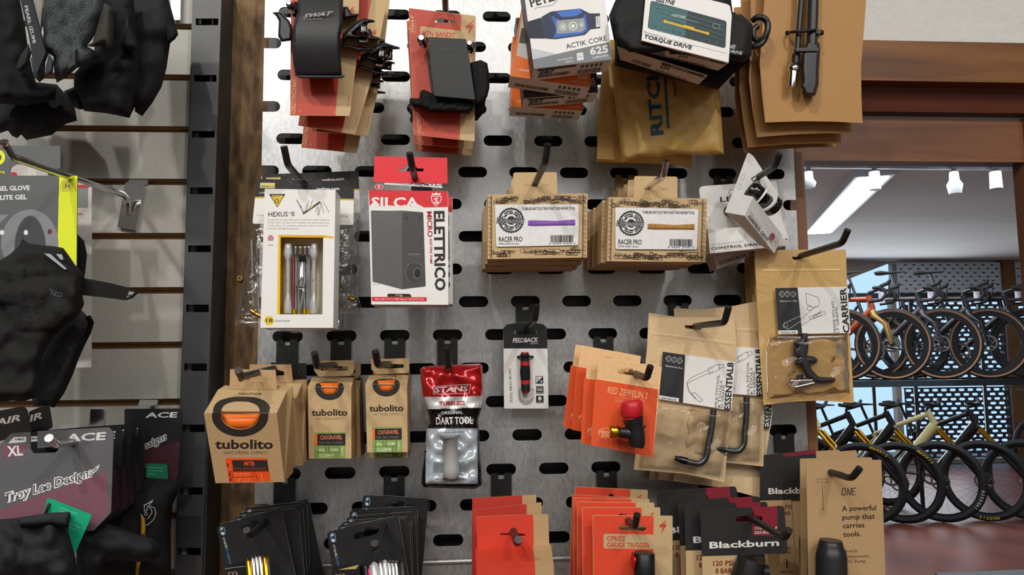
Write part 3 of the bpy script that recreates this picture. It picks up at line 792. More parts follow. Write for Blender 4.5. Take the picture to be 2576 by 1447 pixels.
hook(1, 5, (1037, 422), (1030, 385), .135, 'black hook tip poking through the red hang tab')
hook(5, 5, (1372, 408), (1378, 362), .15, 'black hook above the purple labelled kraft boxes')
hook(9, 5, (1668, 445), (1677, 404), .125, 'chrome hook holding the gold labelled kraft boxes', 'chrome')
hook(13, 5, (1950, 418), (1961, 388), .128, 'black hook holding the white inflator cards near the post')
hook(15, 7, (2118, 612), (2133, 578), .13, 'long black hook at upper right above the front padded kraft pouch')
hook(5, 9, (1346, 803), (1350, 768), .09, 'black hook carrying the single valve core tool card')
hook(2, 10, (1128, 925), (1123, 876), .10, 'black hook above the red and black foil pouch')
hook(11, 9, (1822, 812), (1833, 772), .128, 'black hook through the glossy kraft pouch with the hex key')
hook(8, 10, (1627, 952), (1636, 922), .14, 'short black hook through the front orange card')
hook(-4, 10, (607, 948), (599, 932), .15, 'black hook in the tab of the large kraft tube box')
hook(-2, 10, (797, 922), (791, 888), .125, 'black hook in the left small kraft tube box')
hook(0, 10, (950, 918), (944, 884), .14, 'black hook in the right small kraft tube box')
hook(-4, 14, (626, 1350), (620, 1334), .125, 'black hook through the left stack of black cards')
hook(0, 14, (944, 1382), (942, 1367), .15, 'black hook through the right stack of black cards')
hook(4, 14, (1301, 1368), (1304, 1358), .165, 'black hook through the red header card at the bottom')
hook(8, 14, (1597, 1327), (1603, 1295), .125, 'black hook through the gauge trigger card')
hook(12, 14, (1973, 1354), (1985, 1334), .165, 'black hook slanting across the black and red card')
hook(15, 13, (2142, 1204), (2163, 1178), .128, 'black hook through the front kraft pump card')
hook(2, 0, (1118, -40), (1118, -80), .14, 'black hook dropping from above into the red wallet card', dt=.15)

# ================================================================== left side: gloves and cards on the slat wall
def S3(pts, s, ox, oy): return [(x / s + ox, y / s + oy) for x, y in pts]
Z1 = lambda pts: S3(pts, 3.014, 0, 0)
Z3 = lambda pts: S3(pts, 2.894, 0, 560)
Z4 = lambda pts: S3(pts, 3.098, 0, 980)
def soft(x): return x
# chrome slat wall hook
mk('glove_grey', '#4b5052', .8, var=.35, scale=60)
def honey():
    m, nt, b = nmat('mesh_fabric'); N, L = nt.nodes, nt.links
    tc = N.new('ShaderNodeTexCoord'); v = N.new('ShaderNodeTexVoronoi'); v.inputs['Scale'].default_value = 900; v.inputs['Randomness'].default_value = .5
    L.new(tc.outputs['Object'], v.inputs['Vector'])
    r = N.new('ShaderNodeValToRGB'); r.color_ramp.elements[0].position = .25; r.color_ramp.elements[1].position = .6
    r.color_ramp.elements[0].color = (*hexc('#596064'), 1); r.color_ramp.elements[1].color = (*hexc('#363a3d'), 1)
    L.new(v.outputs['Distance'], r.inputs[0]); L.new(r.outputs[0], b.inputs['Base Color']); sset(b, 'Roughness', .8); sset(b, 'Specular IOR Level', .25)
    bp = N.new('ShaderNodeBump'); bp.inputs['Strength'].default_value = .7; bp.inputs['Distance'].default_value = .001; bp.invert = True
    L.new(v.outputs['Distance'], bp.inputs['Height']); L.new(bp.outputs[0], b.inputs['Normal']); MC['mesh_fabric'] = m
honey()
r_ = thing('slatwall_hook', 'chrome slat wall hook with long arm holding the yellow edged glove card', 'display hook', (345, 520, .01), 'chrome hooks on the slat wall')
g = G(.004); g.poly(rp([(316, 457), (363, 466), (341, 580), (295, 572)], 4), 'chrome', 0, .0015, [rp([(318, 510), (330, 512), (327, 542), (315, 540)], 2)]); g.build('backplate', r_, bevel=.0004)
g = G(.001); g.poly([(325, 452), (373, 453), (370, 466), (322, 463)], 'chrome', .0005, .004); g.build('top_lip', r_)
g = G(0); a = P(322, 540, .005); b = P(322, 508, .010); c = P(310, 490, .022); e = P(32, 396, .20); f = P(10, 362, .215)
g.tube3([a, b, b.lerp(c, .5) + Vector((.0, 0, .0005)), c, e + (c - e).normalized() * .006, e, e.lerp(f, .3), f], .0027, 'chrome', 12)
g.tube3([f + Vector((0, .002, .001)), f, f + Vector((0, -.002, .001))], [.002, .0036, .002], 'chrome', 12); g.build('prong', r_)
r_ = thing('slatwall_hook', 'chrome hook plate behind the topmost glove at the upper edge', 'display hook', (443, 40, .01), 'chrome hooks on the slat wall')
g = G(.006); g.poly(rp([(428, -40), (455, -40), (453, 50), (431, 50)], 3), 'chrome', 0, .002); g.build('backplate', r_)
r_ = thing('slatwall_hook', 'chrome hook clip in the groove above the rear rightmost glove card', 'display hook', (370, 1020, .01), 'chrome hooks on the slat wall')
g = G(.004); g.poly([(352, 1006), (398, 1006), (392, 1024), (345, 1026)], 'chrome', 0, .003); g.poly([(342, 1022), (390, 1022), (388, 1030), (341, 1030)], 'chrome', .003, .003); g.build('backplate', r_)

r_ = thing('slatwall_hook', 'chrome hook tip poking through the large glare-paled grey and maroon glove card', 'display hook', (125, 1105, .12), 'chrome hooks on the slat wall')
g = G(0); a = P(150, 1128, .004); b = P(142, 1118, .155); c = P(123, 1102, .168); g.tube3([Vector((b.x, -.004, b.z - .006)), b + Vector((0, .006, 0)), b, b.lerp(c, .2), c], .0030, 'chrome', 12); g.build('prong', r_)
g = G(.003); g.poly([(228, 1030), (262, 1030), (258, 1100), (224, 1100)], 'chrome', 0, .002); g.build('backplate', r_)
# --- gloves at the top left
GHF = []
def glove(name, label, pieces, group=None, at=None):
    """pieces: (part, outline, d, material, thickness, extra)"""
    p0 = pieces[0]; r = thing('cycling_glove', label, 'glove', at or (p0[1][0][0], p0[1][0][1], p0[2]), group)
    for k, (nm, pts, d, m, th, kw) in enumerate(pieces):
        gg = G(d).puff(pts, m, th, **kw); GHF.append(gg.hf); gg.build(nm, r)
    return r
gl = 'black gloves hanging at the top left'
glove('', 'dark short finger glove hanging lowest at left behind the others', [('palm', Z1([(-60, 560), (60, 600), (240, 620), (430, 640), (560, 780), (585, 915), (500, 940), (390, 1025), (200, 1062), (160, 1020), (130, 1048), (90, 1030), (60, 990), (-60, 1030)]), .05, 'soft_black', .02, dict(nz=.006, ns=40))], gl)
glove('', 'black glove with a wide dark body left of the upright', [('palm', Z1([(700, -60), (1260, -60), (1300, 70), (1335, 200), (1352, 265), (1290, 330), (1262, 520), (1225, 660), (1155, 780), (1078, 882), (1022, 845), (1022, 810), (980, 895), (800, 855), (720, 500)]), .07, 'soft_black', .022, dict(nz=.007, ns=45, seed=2)),
    ('cuff_tab', Z1([(1250, 180), (1335, 205), (1352, 262), (1325, 300), (1280, 330), (1262, 290)]), .085, '#141415/f', .008, {})], gl)
glove('', 'black glove in front of the wide one with curled finger ends', [('palm', Z1([(780, -60), (1010, -60), (1040, 300), (1050, 560), (1010, 730), (985, 893), (800, 858), (640, 842), (560, 700), (560, 560), (640, 470), (760, 380)]), .105, '#1d1e1f/f', .02, dict(nz=.007, ns=36, seed=4)),
    ('finger', Z1([(905, 320), (960, 120), (1040, 320), (1045, 370), (985, 385), (920, 360)]), .125, '#232526/f', .012, {}),
    ('finger', Z1([(485, 690), (560, 660), (600, 640), (632, 830), (600, 830), (520, 790)]), .10, '#26282a/f', .012, {})], gl)
glove('', 'black left hand glove behind the lettered wrist strap', [('palm', Z1([(-60, -60), (140, -60), (190, 200), (215, 380), (250, 560), (280, 640), (430, 660), (420, 760), (200, 800), (-60, 780)]), .085, '#17181a/f', .02, dict(nz=.006, ns=36, seed=6)),
    ('finger', Z1([(215, 330), (240, 400), (215, 500), (160, 545), (120, 520), (150, 430)]), .11, '#2b2c2c/f', .01, {})], gl)
r_ = glove('', 'grey honeycomb mesh glove in front with lettered wrist strap', [('palm', Z1([(350, -60), (812, -60), (800, 90), (760, 160), (705, 290), (660, 350), (760, 410), (720, 470), (640, 505), (585, 515), (500, 590), (430, 628), (412, 560), (405, 430), (370, 405), (345, 470), (340, 590), (300, 625), (255, 580), (232, 440), (300, 400), (330, 250), (322, 160)]), .135, 'mesh_fabric', .016, dict(nz=.006, ns=30, seed=8, R=22)),
    ('thumb', Z1([(790, 20), (850, 60), (862, 200), (855, 330), (830, 400), (790, 345), (700, 355), (655, 350), (700, 320), (745, 180)]), .15, '#3a3a34/f', .012, {}),
    ('finger', Z1([(530, 370), (585, 362), (582, 500), (520, 540), (515, 500), (540, 470)]), .152, '#43484a/f', .008, {}),
    ('finger', Z1([(370, 402), (412, 470), (400, 555), (345, 580), (345, 520)]), .152, '#3e4345/f', .008, {}),
    ('grey_patch', Z1([(215, -60), (350, -60), (345, 60), (325, 180), (312, 250), (270, 120)]), .12, '#8e8c85/f', .006, {})], gl)  # last piece: pale grey puffed patch between wrist strap and palm
g = G(.155); g.poly(rp(Z1([(140, -60), (225, -60), (290, 190), (345, 400), (275, 560), (245, 440), (215, 260)]), 2), '#323639/f', 0, .002)
g.text('PEARL iZUMi', (184 / 3.014, 45 / 3.014), (250 / 3.014, 330 / 3.014), 8, '#a9abab', bold=.03); g.build('wrist_strap', r_)

# --- yellow edged glove card and gloves in the middle
r_ = thing('glove_card', 'pale card with red top strip and size print behind the yellow edged card', 'glove card', (210, 470, .06))
g = G(.06); g.poly(rp([(20, 412), (120, 410), (120, 455), (231, 458), (230, 925), (20, 925)], 4), '#c9c4c0', 0, .0006); g.ink([(195, 465), (225, 465), (224, 474), (195, 474)], '#b3343a'); g.ink(rp([(194, 474), (222, 474), (221, 523), (194, 523)], 4), '#7e8481')
g.text('2XL', (195, 541), (209, 541), 5, '#c03a3f', bold=.03); g.ink(ell(35, 441, 9, 8), '#c5313c'); g.ink(rp([(70, 420), (92, 425), (92, 446), (70, 446)], 2), '#d9d4d2'); g.build('backing_card', r_)
r_ = thing('glove_card', 'dark grey glove card with bright yellow edge strip at the left', 'glove card', (100, 450, .12))
mk('card_grey', '#5a5d5e', .45, var=.04); mk('neon', '#e3ee1c', .5, var=.02)
g = G(.12)
out = rp([(-60, 366), (152, 367), (152, 424), (112, 424), (98, 413), (40, 413), (26, 422), (26, 436), (34, 442), (195, 442), (192, 720), (-60, 720)], [2, 3, 4, 6, 4, 10, 6, 4, 6, 2, 2, 2])
g.poly(out, 'card_grey', 0, .0007)
g.ink([(149, 442.5), (194.5, 442.5), (192, 719), (142, 719)], 'neon')
g.poly(ell(-4, 396, 17, 19), 'neon', .0002, 0, [ell(-4, 396, 8, 9)])
g.text('PEARL iZUMi', (-60, 437), (12, 436), 5, 'neon', bold=.03, shear=.2)
g.text('GEL GLOVE', (-8, 480), (75, 478), 11, '#e9e9e6', bold=.035); g.text('ELITE GEL', (-8, 503), (68, 501), 11, '#e9e9e6', bold=.035)
g.ink(ell(75, 612, 72, 85, 36), '#85878a', [ell(76, 630, 40, 88, 36)]); g.ink(ell(76, 630, 39, 86, 36), '#434648'); g.ink(rp([(-60, 540), (22, 540), (-60, 620)], 3), '#85878a')
for x, y in ((5, 585), (65, 585), (125, 583)): g.ink(ell(x, y, 5.5, 6.5, 14), '#e7e7e5' if x < 100 else '#5e2e24')
g.ink(rect(155, 453, 184, 482), '#d8dc3a'); g.lines((157, 456), (182, 456), 4.2, 7, 1, '#8e9220', 5); g.text('M', (164, 475), (175, 475), 11, 'ink', bold=.0)
g.build('backing_card', r_)
glove('', 'dark grey glove with piped edge behind the gel palm glove', [('palm', [(173, 767), (200, 775), (221, 797), (228, 815), (204, 866), (187, 900), (173, 940), (150, 985), (131, 1020), (86, 1022), (69, 975), (100, 900), (131, 847), (160, 800)], .10, '#3a3c3d/f', .014, dict(nz=.004, ns=30)), ('upper_cuff', [(190, 585), (212, 606), (219, 640), (214, 690), (207, 700), (190, 670), (184, 620)], .10, '#161617/f', .012, {})], 'gloves on the middle hook')
rr = [o for o in COL.objects if o.name.startswith('cycling_glove')][-1]
g = G(.118); g.tube([(x, y, 0) for x, y in g2] if False else [(221, 797, 0), (229, 812, 0), (222, 835, 0), (205, 868, 0), (190, 902, 0), (175, 942, 0), (155, 985, 0), (130, 1022, 0)], .0022, '#101011/f'); g.build('piping', rr)
def ridge(x, y):
    # raised gel pads
    k = 0
    if 40 < x < 190 and 705 < y < 835: k = .003 * min(1, (x - 40) / 15) * min(1, (835 - y) / 10)
    if x < 60 and 670 < y < 760: k = .003
    return k
r_ = glove('', 'black gel palm glove with perforated pads and a wrist strap pointing right', [('palm', [(60, 592), (58, 602), (71, 612), (104, 617), (138, 620), (159, 624), (173, 643), (188, 665), (213, 693), (208, 747), (212, 765), (200, 790), (172, 815), (131, 850), (108, 895), (100, 940), (90, 1000), (60, 1010), (30, 1008), (0, 1012), (-60, 1020), (-60, 650), (0, 655), (26, 639), (48, 618)], .15, '#1f1f1f/f', .018, dict(nz=.005, ns=40, seed=3, crease=ridge, R=26, step=7))], 'gloves on the middle hook')
g = G(.152); g.poly(rp([(206, 699), (276, 712), (332, 726), (344, 736), (330, 750), (312, 755), (276, 750), (204, 742)], 3), '#191919/f', 0, .0025)
g.poly([(324, 733), (338, 735), (333, 742), (322, 742)], '#8b8f93', .0002); g.poly([(321, 744), (327, 744), (318, 750)], '#8b8f93', .0002); g.build('wrist_strap', r_)
g = G(.1705); g.poly([(111, 638), (126, 639), (168, 677), (162, 678)], '#a9aeb0/g', .0005, .001); g.poly([(141, 639), (155, 640), (159, 653), (152, 653)], '#a9aeb0/g', .0005, .001); g.build('reflective_mark', r_)
g = G(.15); g.hf = GHF[-1]; 
g.text('GEL', (159, 739), (124, 727), 11, '#45474a', bold=.03)
rd = random.Random(4)
for i in range(7):
    for j in range(7):
        x = 30 + i * 24 + (j % 2) * 10 - j * 7; y = 742 + j * 13 + i * 5.5 - 12
        if 5 < x < 165 and 735 < y < 838 and x + y * .9 < 860: g.poly(ell(x, y, 2, 4, 10, rot=15), '#0a0a0a', g.hf(x, y))
for x, y in ((2, 696), (18, 690), (22, 701), (58, 886), (86, 895), (6, 700)): g.poly(ell(x, y, 2, 4, 10, rot=15), '#0a0a0a', g.hf(x, y))
g.build('palm_print', r_)

# --- cards at the bottom left
TLG = 'black and maroon glove cards at the bottom left'
def tld(d, f, face, low, label, full):
    r = thing('glove_card', label, 'glove card', (*(f(160, 1090) if f else (160, 1090)), d), TLG)
    g = G(d, f=f)
    g.poly(rp([(29, 1090), (76, 1087), (77, 1130), (84, 1141), (140, 1139), (147, 1131), (146, 1123), (94, 1128), (94, 1085), (274, 1075), (286, 1088), (279, 1290), (236, 1335), (-45, 1345), (-45, 1150), (0, 1118)], 2.5), face, 0, .0008)
    g.ink([(268, 1184), (276, 1288), (232, 1331), (-44, 1341), (-44, 1300)], low)
    g.text('ACE', (164, 1111), (268, 1106), 18, '#dcdcda', bold=.03, shear=.1)
    g.ink(rp([(20, 1116), (35, 1100), (66, 1099), (66, 1112)], 2), '#dcdcda'); g.text('WMNS', (37, 1109), (61, 1108), 5.5, 'ink', bold=.02)
    if full:
        g.ink(rp([(8, 1121), (65, 1117), (63, 1148), (6, 1152)], 3), '#7d5260'); g.text('XL', (19, 1148), (58, 1145), 24, '#e6e6e4', bold=.05)
    g.text('Troy Lee Designs', (16, 1264), (238, 1196), 21, '#e8e8e8', bold=.085, shear=.3); g.text('Troy Lee Designs', (16, 1264), (238, 1196), 21, '#3a3848', bold=.0, shear=.3)
    g.stroke([(222, 1193), (240, 1178), (250, 1170), (244, 1182), (228, 1196)], 3, '#e8e8e8')
    g.build('backing_card', r); return r
r_ = thing('glove_card', 'rearmost black glove card with small green tag, beside the upright', 'glove card', (380, 1040, .035), TLG)
g = G(.035); g.poly(rp([(313, 1029), (452, 1028), (458, 1036), (449, 1202), (432, 1214), (313, 1214)], 4), '#222124', 0, .0008)
g.ink([(313, 1146), (450, 1112), (447, 1200), (431, 1213), (313, 1213)], '#47242e'); g.text('ACE', (365, 1051), (447, 1050), 12.5, '#dfe0df', bold=.03, shear=.1)
g.text('Designs', (344, 1140), (424, 1103), 17, '#dfdfdf', bold=.08, shear=.3); g.text('Designs', (344, 1140), (424, 1103), 17, '#26242c', bold=0, shear=.3); g.build('backing_card', r_)
g = G(.04); g.poly(rp([(366, 1166), (420, 1168), (423, 1206), (366, 1202)], 4), '#1f7a58', 0, .0005); g.lines((372, 1176), (410, 1178), 8, 3, 1.2, '#9fc7b5', 2); g.build('green_tag', r_)
glove('', 'black long finger glove with white shield emblem below the rear card', [('body', Z4([(900, 900), (1145, 690), (1300, 700), (1390, 700), (1385, 800), (1345, 900), (1330, 1100), (1335, 1460), (560, 1500), (640, 1150), (780, 1000)]), .05, '#18181a/f', .02, dict(nz=.008, ns=40, seed=5)), ('yellow_trim', Z4([(1098, 965), (1130, 1010), (1135, 1080), (1130, 1145), (1095, 1130)]), .075, '#b98d28/f', .004, {}), ('yellow_trim', Z4([(1062, 1345), (1098, 1345), (1085, 1400), (1080, 1500), (1052, 1500)]), .075, '#b98d28/f', .004, {})], 'long finger gloves at the bottom left')
rr = [o for o in COL.objects if o.name.startswith('cycling_glove')][-1]
g = G(.0745)
sh = Z4([(1125, 905), (1190, 870), (1160, 905), (1205, 925), (1215, 965), (1200, 1010), (1165, 1045), (1135, 1060)]); g.stroke(sh, 1.5, '#d8d8d8'); g.stroke(Z4([(1125, 905), (1125, 950), (1145, 945), (1150, 910), (1178, 930), (1185, 960), (1150, 1010)]), 1.5, '#d8d8d8'); g.stroke(Z4(ell(1137, 970, 10, 12, 12)), 1.2, '#d8d8d8', True); g.stroke(Z4([(1120, 905), (1195, 862)]), 1.5, '#d8d8d8'); g.build('shield_emblem', rr)
for i, (d, p, q) in enumerate(((.055, (246, 1062), (364, 1070)), (.07, (180, 1065), (344, 1072)), (.085, (130, 1078), (330, 1074)), (.10, (60, 1085), (309, 1078)))):
    f = sim((94, 1085), (286, 1080), (lerp(q[0], p[0], 1) - 0, p[1]) if False else (q[0] - 192 * (.725 - .13) / (.725 - d), q[1] + 6), q)
    tld(d, f, '#1b1b1d', '#3a1f29', 'shade-darkened glove card, %s behind the large front card with the green tag' % ['fourth', 'third', 'second', 'first'][i], False)  # near-black colours stand in for the shade behind the front card
tld(.13, None, '#606163', '#7d5260', 'large glare-paled grey and maroon glove card with size XL and script lettering in front', True)  # grey and pale maroon put the glare on this card into its colours
for (d, pts, tx, lab) in ((.05, [(72, 1036), (116, 1018), (124, 1022), (132, 1075), (105, 1092), (76, 1090)], ((74, 1062), (107, 1052), 'IR'), 'black glove card with slanted print, behind its twin at the left edge'), (.07, [(-45, 1042), (57, 1022), (67, 1029), (80, 1086), (0, 1110), (-45, 1110)], ((-14, 1072), (52, 1058), 'AIR'), 'black glove card with slanted white print at the left edge')):
    r_ = thing('glove_card', lab, 'glove card', (pts[0][0], pts[0][1], d), 'black cards with slanted print at the left edge'); g = G(d); g.poly(rp(pts, 5), '#1c1b1b', 0, .0008); g.text(tx[2], tx[0], tx[1], 15, '#bdb5ae', bold=.05, shear=.3); g.build('backing_card', r_)
g = G(.142); g.poly(rp([(120, 1252), (232, 1296), (187, 1396), (92, 1345)], 6), '#19a77c', 0, .0005); g.lines((152, 1278), (196, 1294), 7, 2, 1, '#bfe6d8', 3); g.lines((172, 1316), (203, 1328), 9, 2, 1, '#bfe6d8', 4)
g.tube([(124, 1267, .0005), (120, 1275, .002), (117, 1285, .002), (112, 1296, .001)], .0011, '#2a221a'); g.build('paper_tag', None, 'bright green paper tag tied to the front black glove', 'tag')
glove('', 'black long finger glove in front with gathered cuff at the bottom left corner', [('body', Z4([(-100, 1020), (150, 1000), (400, 965), (540, 955), (548, 1000), (530, 1100), (590, 1320), (600, 1500), (-100, 1500)]), .145, '#29292c/f', .024, dict(nz=.010, ns=34, seed=9)), ('cuff', Z4([(130, 1000), (400, 960), (545, 955), (550, 980), (535, 1075), (400, 1058), (250, 1072), (150, 1072)]), .165, '#2c2c30/f', .008, {})], 'long finger gloves at the bottom left')
glove('', 'black glove thumb and finger sticking out to the right below the front card', [('body', Z4([(600, 1085), (760, 1080), (840, 1040), (1080, 1130), (1200, 1165), (1262, 1230), (1250, 1290), (1190, 1330), (1080, 1345), (900, 1320), (820, 1350), (760, 1500), (590, 1500)]), .11, '#202022/f', .02, dict(nz=.006, ns=36, seed=11))], 'long finger gloves at the bottom left')
# ================================================================== top row of goods
Z5 = lambda pts: S3(pts, 3.618, 640, 0)
Z6 = lambda pts: S3(pts, 3.288, 1240, 0)
Z7 = lambda pts: S3(pts, 3.32, 1800, 0)
def slogo(g, x, y, k, m='spec_red', w=0):
    g.ink([(x + 9 * k, y - 15 * k), (x - 7 * k, y - 3 * k), (x - 6 * k, y + 2 * k), (x + 1 * k, y - 1 * k), (x - 4 * k, y + 15 * k), (x + 8 * k, y - 3 * k), (x + 7 * k, y - 7 * k), (x - 1 * k, y - 4 * k), (x + 6 * k, y - 10 * k)], m, w=w)
SG = 'red and kraft cards with strap carriers'
def swat_card(label, d=.115):
    r = thing('strap_carrier', label, 'strap carrier', (820, -70, d), SG)
    g = G(d)
    g.poly(rp([(733, -72), (905, -72), (900, 127), (880, 292), (730, 290), (731, 127)], [2, 2, 0, 4, 1, 0]), 'kraft_light', 0, .0007)
    g.ink([(733, -71), (865, -71), (857, 127), (844, 291), (731, 289), (732, 127)], 'spec_red')
    g.text('SPECIALIZED', (735, 198), (733, 286), 10, 'cream', bold=.0, shear=.25)
    for x, y in ((756, 234), (848, 236), (753, 281), (843, 283)):
        sx = 1 if x < 800 else -1; sy = 1 if y < 260 else -1
        g.stroke([(x, y + sy * 5), (x, y), (x + sx * 5, y)], .9, 'cream')
    g.lines((878, 240), (873, 286), 3, 1, 1.6, 'spec_red', 4); slogo(g, 884, 28, .9)
    g.build('backing_card', r)
    g = G(d); g.puff(Z5([(160, 112), (240, 108), (320, 190), (345, 260), (335, 370), (245, 382), (215, 330), (222, 190), (200, 150)]), '#1b1b1c/p', .010, back=.004, w=.002, R=4).build('strap_lever', r)
    g = G(d); g.puff(Z5([(800, 60), (850, 60), (880, 120), (950, 125), (950, 150), (880, 160), (810, 180)]), '#151516/p', .010, back=.002, w=.003, R=4)
    g.puff(Z5([(800, 310), (940, 190), (1000, 165), (1095, 185), (1098, 202), (1010, 215), (900, 310), (1060, 330), (1060, 350), (850, 350), (800, 400)]), '#202122/p', .010, back=.002, w=.004, R=4)
    g.puff(Z5([(790, 400), (920, 420), (1090, 440), (1090, 455), (950, 470), (870, 440), (790, 440)]), '#151516/p', .008, back=.002, w=.004, R=4); g.build('buckle', r)
    g = G(d); g.puff(Z5([(950, 215), (1030, 210), (1038, 310), (950, 320)]), 'gloss_black', .008, back=.004, w=.010, R=5); slogo(g, 911, 74, .35, 'white', w=.0187); g.puff(Z5([(935, 345), (1035, 348), (1035, 410), (935, 405)]), 'gloss_black', .008, back=.004, w=.008, R=5); g.build('tyre_lever_holder', r)
    g = G(d); q_ = g.pt(738, 31, 0); n_ = g.n; g.tube3([q_ + n_ * .010, q_ + n_ * .014, q_ + n_ * .016, q_ + n_ * .017], [.0029, .0029, .0025, .0016], 'steel', 22); g.poly(ell(738, 31, 3.4, 4, 6), 'ink', .0172); g.tube([(744, 14, .004), (745, 34, .012)], .0035, '#151516/p'); g.build('bolt', r)
    g = G(d)
    def bow(x, y): return .012 * math.sin(max(0, min(1, (y + 20) / 210)) * math.pi)
    g.puff(Z5([(395, -90), (810, -90), (805, 200), (778, 330), (780, 480), (798, 685), (410, 700), (372, 690), (350, 560), (343, 400), (355, 240), (392, 100)]), '#2b2c2d/l', .003, back=.001, w=.014, R=6, crease=bow, step=6)
    g.build('strap', r)
    g = G(d); g.puff(Z5([(372, 678), (800, 686), (832, 682), (800, 714), (412, 714)]), '#3b3d40/p', .006, back=.001, w=.014, R=3).build('strap_end', r)
    g = G(d); g.text('SWAT', (762, 45), (840, 37), 9, '#9a9b9b', w=.0285, bold=.03, shear=.5); g.lines((760, 49), (842, 45), 2, 1, 1.2, '#8a8b8b', 3, w=.0285); g.build('strap_print', r)
    return r
rS = swat_card('front strap carrier on its red card, the topmost of the four', .115)
for i, (a, b, rot, d) in enumerate((((879, 293), (893, 340), 9, .10), ((879, 293), (925, 344), 5, .085), ((730, 290), (758, 371), 5.5, .07))):
    dup(rS, a, b, .115, d, rot, 'strap carrier on red card, %s behind the front one, buckle showing' % ['next', 'two', 'last, lowest'][i], skip=('strap', 'strap_end', 'strap_print') + (('strap_lever',) if i == 2 else ()))
# extra clutter of buckles trailing right belongs to the copies
WG = 'red and kraft cards with small black wallets'
def bandit(d=.095):
    r = thing('tool_wallet', 'front black folded wallet strapped on a red card, hung on the tall hook', 'tool wallet', (1112, 30, d), WG)
    g = G(d)
    g.poly(rp([(1028, 20), (1197, 40), (1194, 356), (1041, 339)], 4), 'kraft_light', 0, .0007, [Z5([(1635, 195), (1690, 165), (1830, 195), (1835, 208), (1650, 205)])])
    g.ink(rp([(1029, 21), (1160, 37), (1157, 351.5), (1042, 338)], 1), 'spec_red', [Z5([(1635, 195), (1690, 165), (1830, 195), (1835, 208), (1650, 205)])])
    g.ink(rp([(1057, 66), (1161, 78), (1161, 108), (1057, 100)], 4), 'kraft_light'); g.text('MTN BANDIT', (1061, 90), (1146, 95), 12, 'spec_red', bold=.03)
    slogo(g, 1181, 70, 1.3); g.text('SWAT', (1042, 84), (1042, 36), 8, 'cream', bold=.02, shear=.4); g.lines((1046, 84), (1046, 32), 2, 1, 1, 'cream', 3)
    g.text('SPECIALIZED', (1046, 270), (1051, 337), 9, 'cream', shear=.25)
    for x, y in ((1063, 297), (1156, 306), (1064, 337), (1155, 347)):
        sx = 1 if x < 1100 else -1; sy = 1 if y < 320 else -1; g.stroke([(x, y + sy * 5), (x, y), (x + sx * 5, y)], .9, 'cream')
    g.stroke(ell(1064, 152, 4.5, 9, 14), .6, '#5a1d14', True); g.build('backing_card', r)
    G(d).puff(Z5([(1510, 830), (1540, 815), (1640, 860), (2000, 930), (2000, 960), (1960, 1030), (1600, 1022), (1530, 985), (1440, 975), (1410, 930), (1415, 892), (1500, 895)]), '#151516/f', .016, back=.001, w=.002, R=8, nz=.002, ns=12).build('lower_flap', r)
    G(d).puff(Z5([(1950, 575), (2060, 545), (2120, 575), (2138, 680), (2140, 800), (2120, 880), (2060, 950), (1990, 950)]), '#1b1c1d/f', .014, back=.001, w=.001, R=8).build('elastic_band', r)
    g = G(d); g.poly(rp(Z5([(1582, 335), (1925, 355), (1960, 560), (2008, 905), (1640, 872), (1628, 780), (1600, 560)]), 3), '#232425/l', .024, .010); g.stroke(Z5([(1600, 400), (1618, 560), (1648, 780), (1655, 850), (1985, 885)]), .7, '#161617', w=.024); g.build('wallet_flap', r, bevel=.0012)
    for x, y, k in ((1062, 117, 11), (1180, 130, 9)):
      g = G(d); q_ = g.pt(x, y, 0); n_ = g.n; rr = k * .00033; g.tube3([q_ + n_ * .012, q_ + n_ * .015, q_ + n_ * .0175, q_ + n_ * .0185], [rr * 1.05, rr * 1.05, rr * .9, rr * .62], 'steel', 22); g.poly(ell(x, y, k * .42, k * .42, 6), 'ink', .0187); g.tube([(x + 10, y - 16, .004), (x + 2, y - 4, .012)], .003, '#151516/p'); g.build('bolt', r)
    g = G(d); g.text('SWAT', (1102, 131), (1154, 128), 7, '#3f4041', w=.0242, bold=.03, shear=.4); g.build('flap_print', r)
    return r
rB = bandit()
for i, (b, rot, d) in enumerate((((1041, 362), -1, .075), ((1044, 380), -1.5, .055))):
    dup(rB, (1041, 339), b, .095, d, rot, 'black wallet on red card, %s of the three hanging on the tall hook' % ['middle', 'rearmost'][i])
